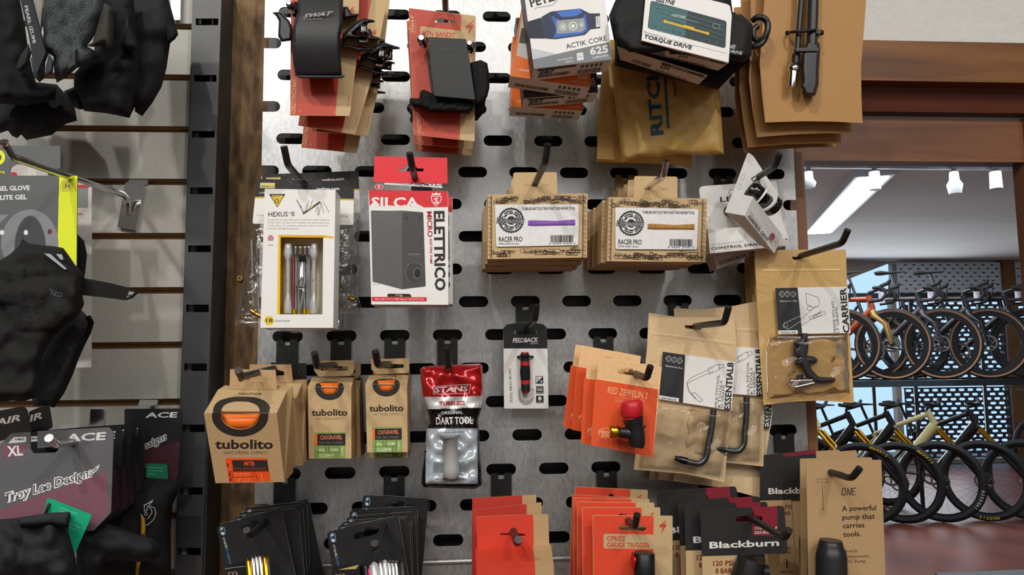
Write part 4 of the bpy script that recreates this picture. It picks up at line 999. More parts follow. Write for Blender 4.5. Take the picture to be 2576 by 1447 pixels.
# --- headlamp boxes
def bx_quad(name, label, cat, quad, d, t, mats, group, draw, at=None, part='carton'):
    r = thing(name, label, cat, (quad[0][0], quad[0][1], d), group); g = G(d)
    c = [g.pt(*q) for q in quad]; cb = [v - g.n * t for v in c]; g.hexa(c + cb, mats); draw(g, c, cb); g.build(part, r); return r
HG = 'boxed headlamps in a hanging stack'
mk('slate', '#6e767a', .4, var=.03)
def bottom_print(g, c, cb, seed, price=None):
    # printing on the underside: plane through the front lower edge
    g2 = G(0); g2.p0 = c[3]; n = (c[2] - c[3]).cross(cb[3] - c[3]).normalized(); g2.n = n if n.z < 0 else -n
    a, b, e = c[3], c[2], cb[3]
    def at(u, v): return a + (b - a) * u + (e - a) * v + g2.n * .0002
    def q(u0, u1, v0, v1, m): g.raw([at(u0, v0), at(u1, v0), at(u1, v1), at(u0, v1)], [(0, 1, 2, 3)], m)
    rd = random.Random(seed); u = .08
    if price:
        q(.05, .55, .08, .22, 'ink'); 
    while u < .5: k = rd.choice((.003, .005, .008)); q(u, u + k, .55, .8, 'ink'); u += k + rd.choice((.003, .006))
    u = .6
    while u < .9: k = rd.choice((.004, .007)); q(u, u + k, .55, .9, 'ink'); u += k + .006
    for i in range(5): q(.62 + i * .06, .655 + i * .06, .18, .4, '#4a4a4a')
    if price:
        vs_, fs = text_mesh(price, .03, 0); w_ = max(v[0] for v in vs_); g.raw([at(.08 + x / w_ * .2, .5 - y / CAP * .24) for x, y in vs_], fs, 'ink')
def dr_act(g, c, cb):
    g.text('PETZL', (1336, 18), (1412, -4), 20, 'ink', bold=.03); g.stroke([(1345, 24), (1348, 20), (1390, 13), (1402, 2)], 1, 'ink')
    g.ink(Z6([(285, 180), (400, 145), (430, 320), (305, 318)]), '#23283a'); g.ink(Z6([(790, 110), (885, 110), (888, 232), (800, 245)]), '#2a3044')
    g.ink(rp(Z6([(400, 140), (480, 95), (720, 70), (800, 110), (810, 240), (760, 290), (520, 325), (430, 320)]), 4), '#2b3654')
    g.ink(rp(Z6([(480, 130), (560, 170), (740, 150), (765, 110), (785, 250), (740, 280), (500, 315), (525, 240)]), 4), '#3a6bc4'); g.ink(rp(Z6([(520, 100), (710, 72), (745, 100), (680, 135), (570, 140)]), 3), '#3f76d2')
    g.ink(rp(Z6([(525, 170), (755, 150), (765, 240), (730, 265), (530, 280)]), 3), '#9aa3a4')
    for x, y, k in ((580, 222, 28), (662, 215, 36), (732, 205, 18)): g.ink(Z6(ell(x, y, k, k)), '#dfe3dc'); g.ink(Z6(ell(x, y, k * .75, k * .75)), '#8e9998'); g.ink(Z6(ell(x, y, k * .45, k * .45)), '#ecefe6')
    g.ink(Z6([(850, 135), (883, 132), (886, 220), (853, 225)]), '#e8e8e8'); g.text('TRM', (1507, 64), (1506, 42), 5, '#2a3044')
    g.text('ACTIK CORE', (1425, 123), (1527, 101), 12, 'ink')
    g.ink(Z6([(322, 400), (600, 460), (332, 490)]), '#c4ccd2'); g.ink([(1340, 150), (1533, 105), (1540.5, 149), (1343, 173)], 'slate')
    g.text('625', (1485, 138), (1531, 131), 17, '#eceae6', bold=.03); g.text('LUMENS MAX.', (1491, 148), (1532, 141), 4.5, '#eceae6', bold=.01)
    g.text('Rechargeable', (1403, 153), (1441, 147), 4.5, '#eceae6'); g.text('battery', (1423, 158), (1442, 154), 4.5, '#eceae6'); g.ink(rp(Z6([(692, 440), (745, 432), (752, 495), (698, 502)]), 2), '#e8e6e2'); g.text('PETZL', (1455, 145), (1464, 143), 3, 'slate', bold=.03)
    bottom_print(g, c, cb, 3, '$87')
def dr_or(g, c, cb):
    q = [(1283, 190), (1483, 220)]
    g.ink([(1315, 6), (1338, 30), (1352, 182), (1331, 179), (1304, 165)] if False else Z6([(250, 30), (300, 240), (320, 500), (195, 460)]), '#d8d4d0'); g.ink(Z6([(235, 235), (290, 225), (305, 365), (215, 355)]), '#55524e')
    g.text('uReactik', (1305, 177), (1345, 183), 6, '#f0d9c6', bold=.02); g.text('600', (1452, 196), (1477, 200), 12, '#f1dccb', bold=.03); g.text('LUMENS MAX', (1437, 206), (1476, 211), 4.5, '#f3e2d4')
    bottom_print(g, c, cb, 5)
def dr_gr(g, c, cb):
    g.text('625', (1478, 214), (1498, 210), 14, '#e6e4e0', bold=.03); g.text('LUMENS MAX.', (1466, 222), (1499, 217), 4.5, '#e6e4e0'); bottom_print(g, c, cb, 7, '$87')
def dr_or2(g, c, cb):
    g.text('uReactik', (1301, 257), (1345, 259), 6, '#f0d9c6', bold=.02); g.text('450', (1430, 258), (1460, 262), 12, '#f1dccb', bold=.03); g.text('LUMENS MAX', (1424, 271), (1459, 270), 4.5, '#f3e2d4'); bottom_print(g, c, cb, 9)
mk('orange_card', '#f4770f', .42, var=.04)
bx_quad('headlamp_box', 'orange headlamp box, lowest and rearmost of the four', 'headlamp box', [(1290, 92), (1477, 95), (1466, 279), (1286, 268)], .067, .026, ['orange_card', 'white', 'white', 'white', 'orange_card', 'white'], HG, dr_or2)
bx_quad('headlamp_box', 'dark grey and white headlamp box between the two orange ones', 'headlamp box', [(1298, 45), (1490, 30), (1504, 232), (1318, 248)], .095, .025, ['#3a3c3f', 'white', 'white', 'white', '#3a3c3f', 'white'], HG, dr_gr)
bx_quad('headlamp_box', 'orange headlamp box directly behind the front white one', 'headlamp box', [(1315, 2), (1500, 20), (1484, 221), (1283, 191)], .123, .026, ['orange_card', 'white', 'white', 'white', 'orange_card', 'white'], HG, dr_or)
bx_quad('headlamp_box', 'white and grey headlamp box with blue headlamp picture, frontmost', 'headlamp box', [(1311, -75), (1514, -75), (1540, 149), (1343, 173)], .152, .026, ['white', 'white', 'white', 'white', '#3a3c3f', 'white'], HG, dr_act)
# --- padded envelopes
EG = 'padded kraft envelopes'
mk('envelope', '#d0a95f', .5, col2='#c79f54', scale=120, spec=.4)
r_ = thing('padded_envelope', 'rear plain kraft padded envelope showing at the left and below', 'padded envelope', (1512, 200, .042), EG)
G(.042).puff([(1520, 110), (1745, 110), (1740, 424), (1700, 414), (1500, 407), (1508, 250)], 'envelope', .007, back=.003, R=14, nz=.003, ns=40, seed=4).build('envelope_body', r_)
G(.0525).poly([(1503, 332), (1540, 334), (1545, 402), (1502, 400)], 'envelope', 0, .0004).build('flap', r_)
r_ = thing('padded_envelope', 'front kraft padded envelope with large vertical blue lettering', 'padded envelope', (1540, 200, .066), EG)
def fold(x, y):
    k = 0
    k += .004 * math.sin((x - 1560) / 19.) * max(0, (y - 345) / 60.) if y > 345 else 0
    k += .006 * math.exp(-((x - 1690) ** 2 / 700. + (y - 372) ** 2 / 300.)); return k
ge = G(.066).puff([(1530, 100), (1798, 100), (1810, 225), (1821, 388), (1760, 391), (1700, 388), (1655, 396), (1610, 394), (1564, 409), (1548, 260)], 'envelope', .008, back=.004, R=16, nz=.0025, ns=30, seed=7, crease=fold, step=8); hf_ = ge.hf; ge.build('envelope_body', r_)
g = G(.0667); g.hf = hf_; g.text('RITCHEY', (1668, 338), (1648, 84), 29, '#27576a', bold=.03, shear=.0); g.text('_________', (1677, 322), (1660, 84), 34, '#27576a', bold=.03); [g.text(s_, (1711 + i * 5, 252), (1708 + i * 5, 206), 2.6, '#7a6434') for i, s_ in enumerate(('--- -- ---- --- --', '-- ---- -- --- ---', '---- --- --'))]
g.text('GENUINE PARTS', (1702, 243), (1696, 172), 5, '#2c3a3c', bold=.03); g.build('print', r_)
# --- tool pouches with white sleeves
PG = 'zipped black tool pouches'
mk('pouch', '#1b1c1d', .7, var=.2, scale=900, bump=.1, bscale=1500, spec=.35)
r_ = thing('tool_pouch', 'rear black zipped pouch poking out below the front one', 'tool pouch', (1750, 100, .09), PG)
G(.09).puff(Z6([(1000, 100), (2000, 100), (2145, 300), (2140, 480), (2010, 590), (1860, 742), (1690, 700), (1010, 545)]), 'pouch', .020, back=.01, R=14, step=14).build('pouch_body', r_)
r_ = thing('tool_pouch', 'front black zipped pouch wearing a white printed card sleeve and black carabiner', 'tool pouch', (1750, 0, .13), PG)
G(.13).puff(Z6([(1060, -90), (1960, -90), (1985, 118), (2060, 122), (2148, 200), (2140, 460), (2070, 520), (1960, 500), (1120, 440), (1000, 330), (960, 130), (1000, 30)]), 'pouch', .035, back=.015, R=12, step=12, nz=.001, ns=30).build('pouch_body', r_)
g = G(.168)
g.poly(rp([(1627, -40), (1836, 12), (1841, 40), (1833, 158), (1614, 102)], [0, 8, 4, 1, 1]), 'white', 0, .0008)
f2 = lambda u, v: (lerp(lerp(1629, 1841, u), lerp(1614, 1833, u), v), lerp(lerp(-18, 34, u), lerp(102, 158, u), v))
g.ink(rp([(1637, 1), (1828, 53), (1825, 122), (1629, 71)], 7), '#23383d'); g.ink(rp([(1638, 3), (1730, 27), (1722, 94), (1631, 70)], 5), '#3e6b70')
for i in range(9): g.stroke([(1640 + i * 5, 8 + i * 6), (1822 + (i % 3) * 1, 58 + i * 6.3)], .8, '#4f7f83' if i % 2 else '#1b2b30')
g.text('LEZYNE', (1689, 40), (1724, 47), 6, '#cfd6d6', bold=.02, shear=.2); g.lines((1727, 49), (1770, 61), 2, 1, 1.2, '#b9c2c2', 4)
g.stroke([(1673, 54), (1780, 84)], 5.5, '#e5b422'); g.ink(ell(1673, 54, 4, 4), '#e9bd30'); g.ink(ell(1780, 84, 4, 4), '#e9bd30'); g.stroke([(1722, 66), (1744, 72)], 7, '#e9bd30')
for i in range(11): g.ink(ell(1649 + i * 15.2, 66 + i * 4.2, [3, 2, 1.5, 4, 4, 3, 2, 2, 2, 3, 3][i], None, 10), '#46555a'); g.text('T25', (1646 + i * 15, 76 + i * 4), (1652 + i * 15, 77.6 + i * 4), 2.2, '#dfe3e2')
g.stroke(Z6([(1820, 195), (1875, 205), (1878, 240), (1822, 232), (1820, 195)]), 1, '#aebcbc'); g.text('LEZYNE', (1650, 2), (1697, 12), 10, 'ink', bold=.04, shear=.2); g.text('Pocket-sized tool kit', (1620, 82), (1677, 98), 5, '#7b7c7e'); g.text('TORQUE DRIVE', (1620, 95), (1740, 124), 9, 'ink', bold=.05, shear=.1)
g.stroke([(1679, 97), (1828, 134)], .6, '#9a9a9a'); g.build('card_sleeve', r_)
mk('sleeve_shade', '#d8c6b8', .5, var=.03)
for k, (q, d0, d1, pr) in enumerate((([(1614, 102), (1833, 158), (1806, 178), (1587, 123)], .168, .140, 1), ([(1552, 118), (1780, 190), (1757, 213), (1560, 150)], .142, .125, 1))):
    g = G(pl=((q[0][0], q[0][1], d0), (q[1][0], q[1][1], d0), (q[3][0], q[3][1], d1)))
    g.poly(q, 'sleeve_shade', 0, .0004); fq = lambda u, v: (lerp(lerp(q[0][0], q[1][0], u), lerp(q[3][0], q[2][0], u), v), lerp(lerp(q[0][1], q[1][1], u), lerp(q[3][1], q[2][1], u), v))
    g.ink([fq(.5, .08), fq(.98, .08), fq(.98, .3), fq(.5, .3)], 'ink'); g.lines(fq(.6, .19), fq(.94, .19), 3, 1, 1.6, '#dcdcdc', 4)
    g.barcode(fq(.15, .9), fq(.38, .9), 9, seed=k + 2); g.text('$54', fq(.49, .6), fq(.6, .62), 8, 'ink', bold=.04, shear=.2); g.barcode(fq(.45, .97), fq(.85, .97), 3.5, seed=5 + k); g.build('sleeve_underside', r_ if k == 0 else [o for o in COL.objects if o.name == 'tool_pouch'][0])
g = G(.1355 + .03); g.text('LEZYNE', (1796, 112), (1850, 124), 10, '#b9bdbd', bold=.03, shear=.15); g.text('TORQUE DRIVE', (1776, 122), (1867, 138), 7.5, '#b9bdbd', bold=.03, shear=.15); g.build('pouch_print', r_)
g = G(.12); L = [(1893, 52, 0), (1905, 44, .004), (1922, 46, .006), (1931, 60, .006), (1930, 80, .006), (1921, 98, .004), (1906, 102, 0), (1895, 92, 0), (1897, 74, 0), (1906, 66, 0)]
g.tube3([Vector(q) for q in g.smoothpath([g.pt(*q) for q in L], 5)], .0026, 'hook_black'); g.tube3(g.smoothpath([g.pt(*q) for q in [(1880, 116, 0), (1905, 116, .004), (1922, 102, .004), (1928, 84, 0)]], 5), .0026, 'hook_black'); g.build('carabiner', r_)
# --- brown cards with mini pumps
KG = 'brown cards of mini pumps at the upper right'
def pump_card(d=.11):
    r = thing('mini_pump', 'front brown card with a zip tied black mini pump and chrome hose end', 'mini pump', (2040, 0, d), KG)
    g = G(d)
    hol = [ell(1981, 83, 6, 6, 16), ell(2067, 82, 6, 7, 16)]
    g.poly([(1925, -75), (2182, -75), (2179, 0), (2173, 80), (2166, 166), (2167, 240), (2170, 310), (2100, 306), (2020, 305), (1925, 308), (1917, 240), (1911, 160), (1917, 80), (1923, 0)], 'kraft_pump', 0, .0007, hol)
    g.build('backing_card', r)
    g = G(d)
    def pp(L, r_, m): g.tube3([g.pt(x, y, w) for x, y, w in L], r_, m, 14)
    pp([(2016, -75, .009), (2016, 0, .009), (2011, 60, .009), (2006, 120, .009), (2003, 140, .009)], .0024, '#252627/p')
    pp([(2003, 138, .009), (2001, 165, .009)], [.0034, .003], '#1b1b1c/p'); g.build('hose', r)
    g = G(d)
    pp([(2000, 160, .009), (1999, 163, .009), (1997, 178, .009), (1996.6, 181, .009)], [.0026, .0046, .0048, .0042], 'chrome'); pp([(1996.5, 181, .009), (1994, 210, .009), (1993, 220, .009)], [.0036, .0036, .0032], 'chrome'); g.build('hose_end', r)
    g = G(d); pp([(2047, -75, .011), (2046, 0, .011), (2042, 116, .011)], .0044, '#2b2c2e/p'); g.build('pump_tube', r)
    g = G(d); g.puff([(2030, 103), (2048, 98), (2062, 108), (2064, 122), (2061, 170), (2060, 205), (2060, 212), (2052, 240), (2040, 243), (2026, 240), (2014, 215), (2019, 206), (2017, 180), (2018, 135)], '#262729/p', .010, back=.002, w=.005, R=6, step=4); g.poly(rp([(2001, 120), (2060, 120), (2058, 128), (2003, 129)], 2), '#202123/p', .0165, .003); g.build('pump_foot', r)
    g = G(d); pp([(1981, 83, -.001), (1984, 82, .006), (2000, 80, .0125), (2018, 79, .0150), (2048, 76, .0165), (2060, 78, .012), (2067, 82, -.001)], .0012, '#111112/p'); g.poly(rp([(2054, 72), (2064, 74), (2064, 86), (2054, 84)], 1), '#111112/p', .016, .004); g.build('zip_tie', r)
    return r
rP = pump_card()
for i, (a, b, rot, d) in enumerate((((1925, 308), (1904, 345), -2.5, .098), ((1925, 308), (1881, 371), -2.8, .086), ((1925, 308), (1872, 385), -4.2, .073), ((2170, 310), (2138, 330), -1, .06))):
    dup(rP, a, b, .11, d, rot, 'brown mini pump card, %s in the fanned stack behind the front pump' % ['second', 'third', 'fourth', 'rearmost'][i], skip=('hose', 'hose_end', 'pump_tube', 'pump_foot', 'zip_tie'))
# ================================================================== middle row
Z8 = lambda pts: S3(pts, 2.783, 560, 340)
Z9 = lambda pts: S3(pts, 3.808, 1180, 340)
ZA = lambda pts: S3(pts, 4.135, 1700, 370)
# --- bagged tools with black headers
BG = 'clear bags of brass headed tools with black header cards'
def bag(label, d, hd, q0, body, brass, web):
    r = thing('bagged_tool', label, 'bagged tool', (hd[0][0], hd[0][1], d), BG)
    g = G(d); tl, tr, br, bl = hd; g.poly(rp([tl, tr, br, bl], [1, 1, 5, 5]), 'white', 0, .0006)
    f = lambda u, v: (lerp(lerp(tl[0], tr[0], u), lerp(bl[0], br[0], u), v), lerp(lerp(tl[1], tr[1], u), lerp(bl[1], br[1], u), v))
    g.ink([f(0, 0), f(1, 0), f(1, q0), f(0, q0)], '#1d1d1c'); g.ink([f(0, q0), f(1, q0), f(1, q0 + .035), f(0, q0 + .035)], '#d9b32a')
    g.text('pedros.com', f(web, .22), f(web + .23, .20), 7, '#dcdcd8', bold=.03); g.ink([f(.04, .08), f(.19, .08), f(.19, .2), f(.04, .2)], '#d8c77a'); g.text("PEDRO'S", f(.05, .18), f(.18, .18), 3.5, 'ink', bold=.03)
    g.text('LIFETIME', f(.04, .33), f(.18, .33), 5, '#dcdcd8'); g.text('WARRANTY', f(.04, .41), f(.17, .41), 3, '#b8b8b4'); g.text('80 grams', f(.04, .82), f(.12, .82), 3.5, '#9a9a98'); g.text('side bit storage.', f(.77, .82), f(.95, .82), 3.5, '#9a9a98')
    g.build('header_card', r)
    g = G(d - .002); g.puff(body, 'bag_film', .006, back=.003, R=22, nz=.004, ns=22, seed=int(d * 1000), step=9); g.build('clear_bag', r)
    g = G(d)
    for (x, y, rr, ln) in brass: g.tube3([g.pt(x - ln, y - rr * .3, .004), g.pt(x - ln * .6, y, .004), g.pt(x + ln, y + rr * .6, .004)], [.0018, .0022, .0022], 'brass', 12)
    g.build('brass_part', r)
    g = G(d)
    for (x, y, rr, ln) in brass: g.tube3([g.pt(x - 4, y - 180, .003), g.pt(x + ln * .2, y - 12, .004)], .0009, '#8a8c8c/p', 8)
    g.build('shaft', r); return r
bag('rear bag with its black header peeking out above right', .045, [(659, 439), (901, 430), (907, 537), (664, 545)], .42, [(680, 540), (905, 535), (902, 700), (900, 745), (909, 770), (906, 784), (870, 790), (700, 800)], [(883, 750, 6, 9)], .62)
bag('front clear bag spreading left behind the white tool box', .060, [(646, 450), (891, 457), (889, 566), (635, 563)], .40, [(637, 562), (889, 565), (890, 645), (872, 760), (867, 833), (740, 838), (589, 819), (600, 760), (622, 660)], [(637, 783, 8, 5), (650, 791, 8, 7), (848, 713, 6, 5)], .62)
# --- white windowed multi-tool box
r_ = thing('multi_tool_box', 'white multi-tool box with yellow lined window and silver folding tool inside', 'boxed multi-tool', (655, 476, .100))
d = .100; g = G(d); quad = [(666, 475), (844, 478), (838, 825), (655, 825)]; win = [(700, 591), (841, 597), (812, 612), (811, 791), (697, 791)]
win = [(700, 591), (813, 592), (811, 791), (697, 791)]
g.poly(quad, 'white', 0, .0006, [win])
c = [g.pt(*q) for q in quad]; t = .026; b = [v + Vector((0, t, 0)) for v in c]; o6 = [v + Vector((0, .0006, 0)) for v in c]
for i, j, m_ in ((0, 1, 'white'), (1, 2, 'white'), (2, 3, 'white'), (3, 0, 'white')): g.raw([o6[i], o6[j], b[j], b[i]], [(0, 1, 2, 3)], m_)
g.raw(b, [(0, 1, 2, 3)], '#d9d2c2')
# reveal of the window: yellow on the left and top, cream elsewhere
wi = [g.pt(*q, -.0006) for q in win]; wb_ = [v + Vector((0, .02, 0)) for v in wi]
g.raw([wi[3], wi[0], wb_[0], wb_[3]], [(0, 1, 2, 3)], '#e3b414'); g.raw([wi[0], wi[1], wb_[1], wb_[0]], [(0, 1, 2, 3)], '#e3b414'); g.raw([wi[1], wi[2], wb_[2], wb_[1]], [(0, 1, 2, 3)], '#e9e2cf'); g.raw([wi[2], wi[3], wb_[3], wb_[2]], [(0, 1, 2, 3)], '#e9e2cf'); g.raw(wb_, [(0, 1, 2, 3)], '#e0d6b8')
g.ink([(813, 592), (841, 596), (838, 600), (813, 598)], '#e3b414'); g.ink([(700, 591), (706, 597), (704, 791), (697, 791)], '#e9c02a'); g.ink([(700, 591), (813, 592), (812, 598), (706, 597)], '#dcae1e')
g.ink(rp(Z8([(325, 412), (440, 412), (382, 508)]), 2), '#2c2a20'); g.ink(Z8([(340, 428), (426, 428), (382, 500)]), '#e0bd2e'); g.ink(Z8([(330, 415), (435, 415), (430, 428), (336, 428)]), '#2c2a20'); g.text('TOPEAK', Z8([(343, 428)])[0], Z8([(424, 428)])[0], 3.4, '#e6d489', bold=.04); g.stroke(Z8(ell(380, 462, 12, 12, 14)), 1.6, '#2c2a20', True)
g.text('HEXUS', (675, 545), (724, 544.5), 11.5, '#2f3032', bold=.01); g.text('II', (733.5, 544), (740, 544), 11.5, '#2f3032', bold=.01); g.text('TM', (725, 538), (731, 538), 3, '#2f3032')
for i, s_ in enumerate(('An award winning 18 function multi-tool with integrated', 'CrMo chain tool and two modular tire levers that snap', 'on the sides. An excellent choice for road or mountain.', 'Includes self tightening tool.')): g.text(s_, (673, 554.5 + i * 7.3), ((829, 828, 826, 752)[i], 555 + i * 7.3), 4, '#a5a5a3')
for k in range(-2, 3): g.stroke([(681 - math.sqrt(max(0, 56 - (k * 2.8) ** 2)), 599 + k * 2.8 + 1), (681, 599 + k * 2.8 - 1), (681 + math.sqrt(max(0, 56 - (k * 2.8) ** 2)), 599 + k * 2.8 + 1)], 1.5, '#c8444a')
g.text('reddot', (673, 618), (688, 618), 3.4, '#b86a6c'); g.ink([(677 + 13 * math.cos(math.radians(a)), 806.5 + 12.5 * math.sin(math.radians(a))) for a in (0, 60, 120, 180, 240, 300)], '#ecc62a'); g.text('18', (669, 811.5), (686, 811.5), 10, '#3a3526', bold=.02); g.text('FUNCTIONS', (693, 810), (729, 809.5), 4.4, '#6b6b6b')
tx = lambda x, y: S3([(x, y)], 2.783, 560, 340)[0]
g.stroke([tx(565, 548), tx(680, 470)], 5, '#4a4c4e'); g.stroke([tx(597, 522), tx(632, 498)], 2.5, '#d5b43a'); g.stroke([tx(520, 455), tx(545, 500), tx(562, 535)], 4, '#a5a8aa')
for a_, b_2 in (((590, 530), (600, 460)), ((605, 520), (632, 452)), ((580, 530), (588, 480)), ((650, 535), (665, 500)), ((672, 560), (688, 480)), ((706, 540), (690, 470)), ((745, 540), (705, 468)), ((668, 500), (668, 560))): g.stroke([tx(*a_), tx(*b_2)], 1.6, '#9ea1a3')
g.build('carton', r_)
g = G(d); g.poly([(711, 440), (804, 440), (806, 474), (711, 473)], 'clear_film', -.002, .0004, [rp([(738, 452), (790, 452), (790, 463), (738, 463)], 5)]); g.build('clear_hang_tab', r_)
g = G(d - .008)
mk('pearl', '#c6c9cc', .25, .3, var=.03)
for x0, x1 in ((714, 733), (781, 797)):
    g.puff(rp([(x0 + 2, 612), (x1 + 1, 612), (x1 + 3, 640), (x1 - 2, 655), (x1 - 2, 740), (x1 + 1, 762), (x1 + 2, 790), (x0 - 1, 790), (x0 - 2, 765), (x0 + 4, 742), (x0 + 4, 655), (x0 - 3, 640)], 5), 'pearl', .006, back=.004, R=8, step=4)
for x in (720, 788): g.poly(ell(x, 705, 1.6, 1.6, 8), 'ink', .0062)
g.build('handle', r_)
g = G(d - .010)
for x in (743, 755, 767, 777): g.puff(rp([(x - 5, 616), (x + 5, 616), (x + 4, 634), (x + 4, 645), (x - 4, 645), (x - 4, 634)], 3), 'chrome', .004, R=4, step=3)
for k, x in enumerate((738, 745, 752, 766, 773, 778)): g.tube([(x, 650, 0), (x - 1, 789, .001)], .0011, ('#c9686a/m', 'steel', 'chrome', 'steel', 'chrome', 'steel')[k], 8)
g.tube([(759, 655, .003), (759, 690, .003), (759, 705, .003), (756, 722, .003)], [.0024, .003, .004, .0036], 'chrome', 14); g.tube([(760, 645, .003), (760, 660, .003)], .0028, 'gloss_black', 12); g.tube([(753, 728, .003), (762, 726, .003), (763, 735, .003), (752, 790, .003)], .0013, 'steel', 8)
for x in (740, 752, 766, 776): g.tube([(x, 778, .002), (x, 790, .002)], .0016, '#d9ba2c/m', 8)
g.build('folding_tools', r_)
# --- red and white electric pump boxes
RG = 'red and white electric pump boxes'
def silca(d, label):
    r = thing('electric_pump_box', label, 'pump box', (927, 470, d), RG); g = G(d)
    q = [(927, 478), (1127, 481), (1128, 767), (934, 766)]; c = [g.pt(*p) for p in q]; t = Vector((0, .032, 0)); b_ = [v + t for v in c]
    g.hexa(c + b_, ['white', 'white', '#d92c34', 'white', 'white', 'white'])
    g.ink([(927.5, 478), (1126.5, 481), (1126.7, 521), (1066, 522), (1058, 517), (930, 519)], '#d92c34')
    g.ink([(930, 519), (940, 507), (950, 519)], 'white')
    g.text('SILCA', (934, 521), (1054, 522), 24, 'white', bold=.035, shear=0); g.ink([(1042, 508), (1064, 522), (1030, 522)], 'white')
    g.ink(rp([(1084, 493), (1111, 493), (1110, 506), (1097, 520), (1085, 506)], 2), '#eeeae6'); g.ink(rp([(1086, 494.5), (1109, 494.5), (1108, 505), (1097, 518), (1087, 505)], 2), '#d92c34'); g.text('S', (1092, 512), (1103, 512), 14, '#eeeae6', bold=.03); g.ink([(1086, 491), (1087, 485), (1091, 488), (1097, 484), (1103, 488), (1108, 485), (1108, 491)], '#eeeae6')
    g.ink(rp(Z8([(1038, 528), (1180, 530), (1255, 528), (1405, 540), (1422, 1060), (1255, 1080), (1050, 1025)]), 3), '#5b5b5b'); g.ink(rp(Z8([(1258, 540), (1405, 540), (1420, 1055), (1258, 1078)]), 3), '#4a4948')
    for i in range(46): y = 532 + i * 4; g.stroke([(936 + (i > 44) * 4, y + 4), (936 + 74, y - 2 if i < 2 else y - 6)], .55, '#8f8e8c')
    for x, y in ((1285, 578), (1383, 575)): g.ink(Z8(ell(x, y, 10, 13)), '#3c3b3b')
    g.stroke(Z8([(1300, 832), (1385, 835)]), 2, '#8e8c8a'); g.stroke(Z8([(1300, 845), (1385, 848)]), 1, '#8e8c8a')
    g.ink(Z8(ell(1345, 965, 65, 75, 20)), '#3f3e3e'); g.stroke(Z8(ell(1345, 965, 65, 75, 20)), 1, '#7c7a78', True); g.stroke(Z8(ell(1365, 968, 28, 38, 16)), 1, '#8d8b89', True); g.ink(Z8(ell(1365, 968, 22, 30, 8)), '#1e1e1e')
    g.text('ELETTRICO', (1092, 531), (1095, 731), 25, 'ink', bold=.06); g.text('MICRO', (1074, 532), (1076, 596), 12, '#c2272e', bold=.01); g.text('ELECTRIC PUMP', (1081, 601), (1082, 664), 5.4, '#c2272e', bold=.01)
    g.ink([(935, 747), (1073, 748), (1073, 757), (936, 757)], '#d92c34'); g.text('400 mAh 7.4 V / USB Type-C 5V2A/7V1.5A', (943, 754.5), (1066, 755), 4, '#f1dada', bold=.01); g.ink(rp([(976, 739), (1031, 739.5), (1036, 746.5), (973, 746)], 3), '#241c1c'); g.text('111g', (996, 745), (1012, 745), 4.4, '#e9e6e3', bold=.02)
    g.build('carton', r)
    g = G(pl=((932, 478, d - .004), (1122, 480, d - .004), (940, 455, d - .028))); g.text('SILCA', (1112, 463), (1018, 462), 7, 'white', bold=.04, w=.0006); g.stroke([(968, 462), (1112, 471)], 4, 'white', w=.0004); g.ink(ell(953, 470, 11, 6), '#eeeae6', w=.0004); g.ink(ell(953, 470, 9.5, 5), '#d92c34', w=.0005); g.text('S', (950, 473), (957, 473), 6, '#eeeae6', bold=.03, w=.0006); g.build('top_print', r)
    g = G(d - .030); g.poly([(942, 393), (1125, 397), (1126, 462), (940, 458)], '#e2323c', 0, .0008, [rp([(998, 428), (1016, 424), (1023, 413), (1042, 413), (1050, 424), (1066, 424), (1065, 431), (1000, 431)], 2)]); g.build('hang_tab', r)
    return r
rA = silca(.125, 'red and white electric pump box, front one with the full tab and dark pump picture')
dup(rA, (1128, 767), (1139, 765), .125, .088, 0, 'red and white electric pump box behind the front one, only its right edge showing', skip=('hang_tab', 'top_print'))
# --- kraft boxes with white product labels
def doodles(g, f, w0, h0, n, seed, keep):
    rd = random.Random(seed); g.layer += 1; lw = 1.0
    for i in range(n):
        for _ in range(30):
            x, y = rd.uniform(6, w0 - 22), rd.uniform(7, h0 - 7)
            if keep(x, y): break
        else: continue
        k = rd.randrange(5); L = rd.uniform(16, 34); hh = rd.uniform(3.2, 4.6)
        if x + L > w0 - 4: L = w0 - 4 - x
        st = lambda pts, c=False, ww=lw: g.stroke([f(*q) for q in pts], ww, '#3f2a18', c)
        if k == 0: st(stad(x + L / 2, y, L, hh * 2, 4), True); st([(x + L * .35, y - hh), (x + L * .35, y + hh)], False, 1.6)
        elif k == 1: st(rect(x, y - hh * .7, x + L, y + hh * .7), True); g.ink([f(*q) for q in rect(x + L * .2, y - hh * .7, x + L * .32, y + hh * .7)], '#3f2a18'); g.ink([f(*q) for q in rect(x + L * .6, y - hh * .7, x + L * .7, y + hh * .7)], '#3f2a18')
        elif k == 2: st(rect(x, y - hh * .6, x + L * .5, y + hh * .6), True); st([(x + L * .5, y), (x + L, y)]); st([(x + L * .8, y - 2), (x + L, y), (x + L * .8, y + 2)])
        elif k == 3: g.text('dynaplug.com', f(x, y + 2), f(x + 32, y + 2), 3.6, '#3f2a18', shear=.2)
        else: st(ell(x + 5, y, 4.5, 4.5, 10), True, 1.4); st([(x + 10, y), (x + 20, y)], False, 1.6); g.text('MADE IN USA', f(x + 8, y + 5), f(x + 30, y + 5), 2.6, '#3f2a18')
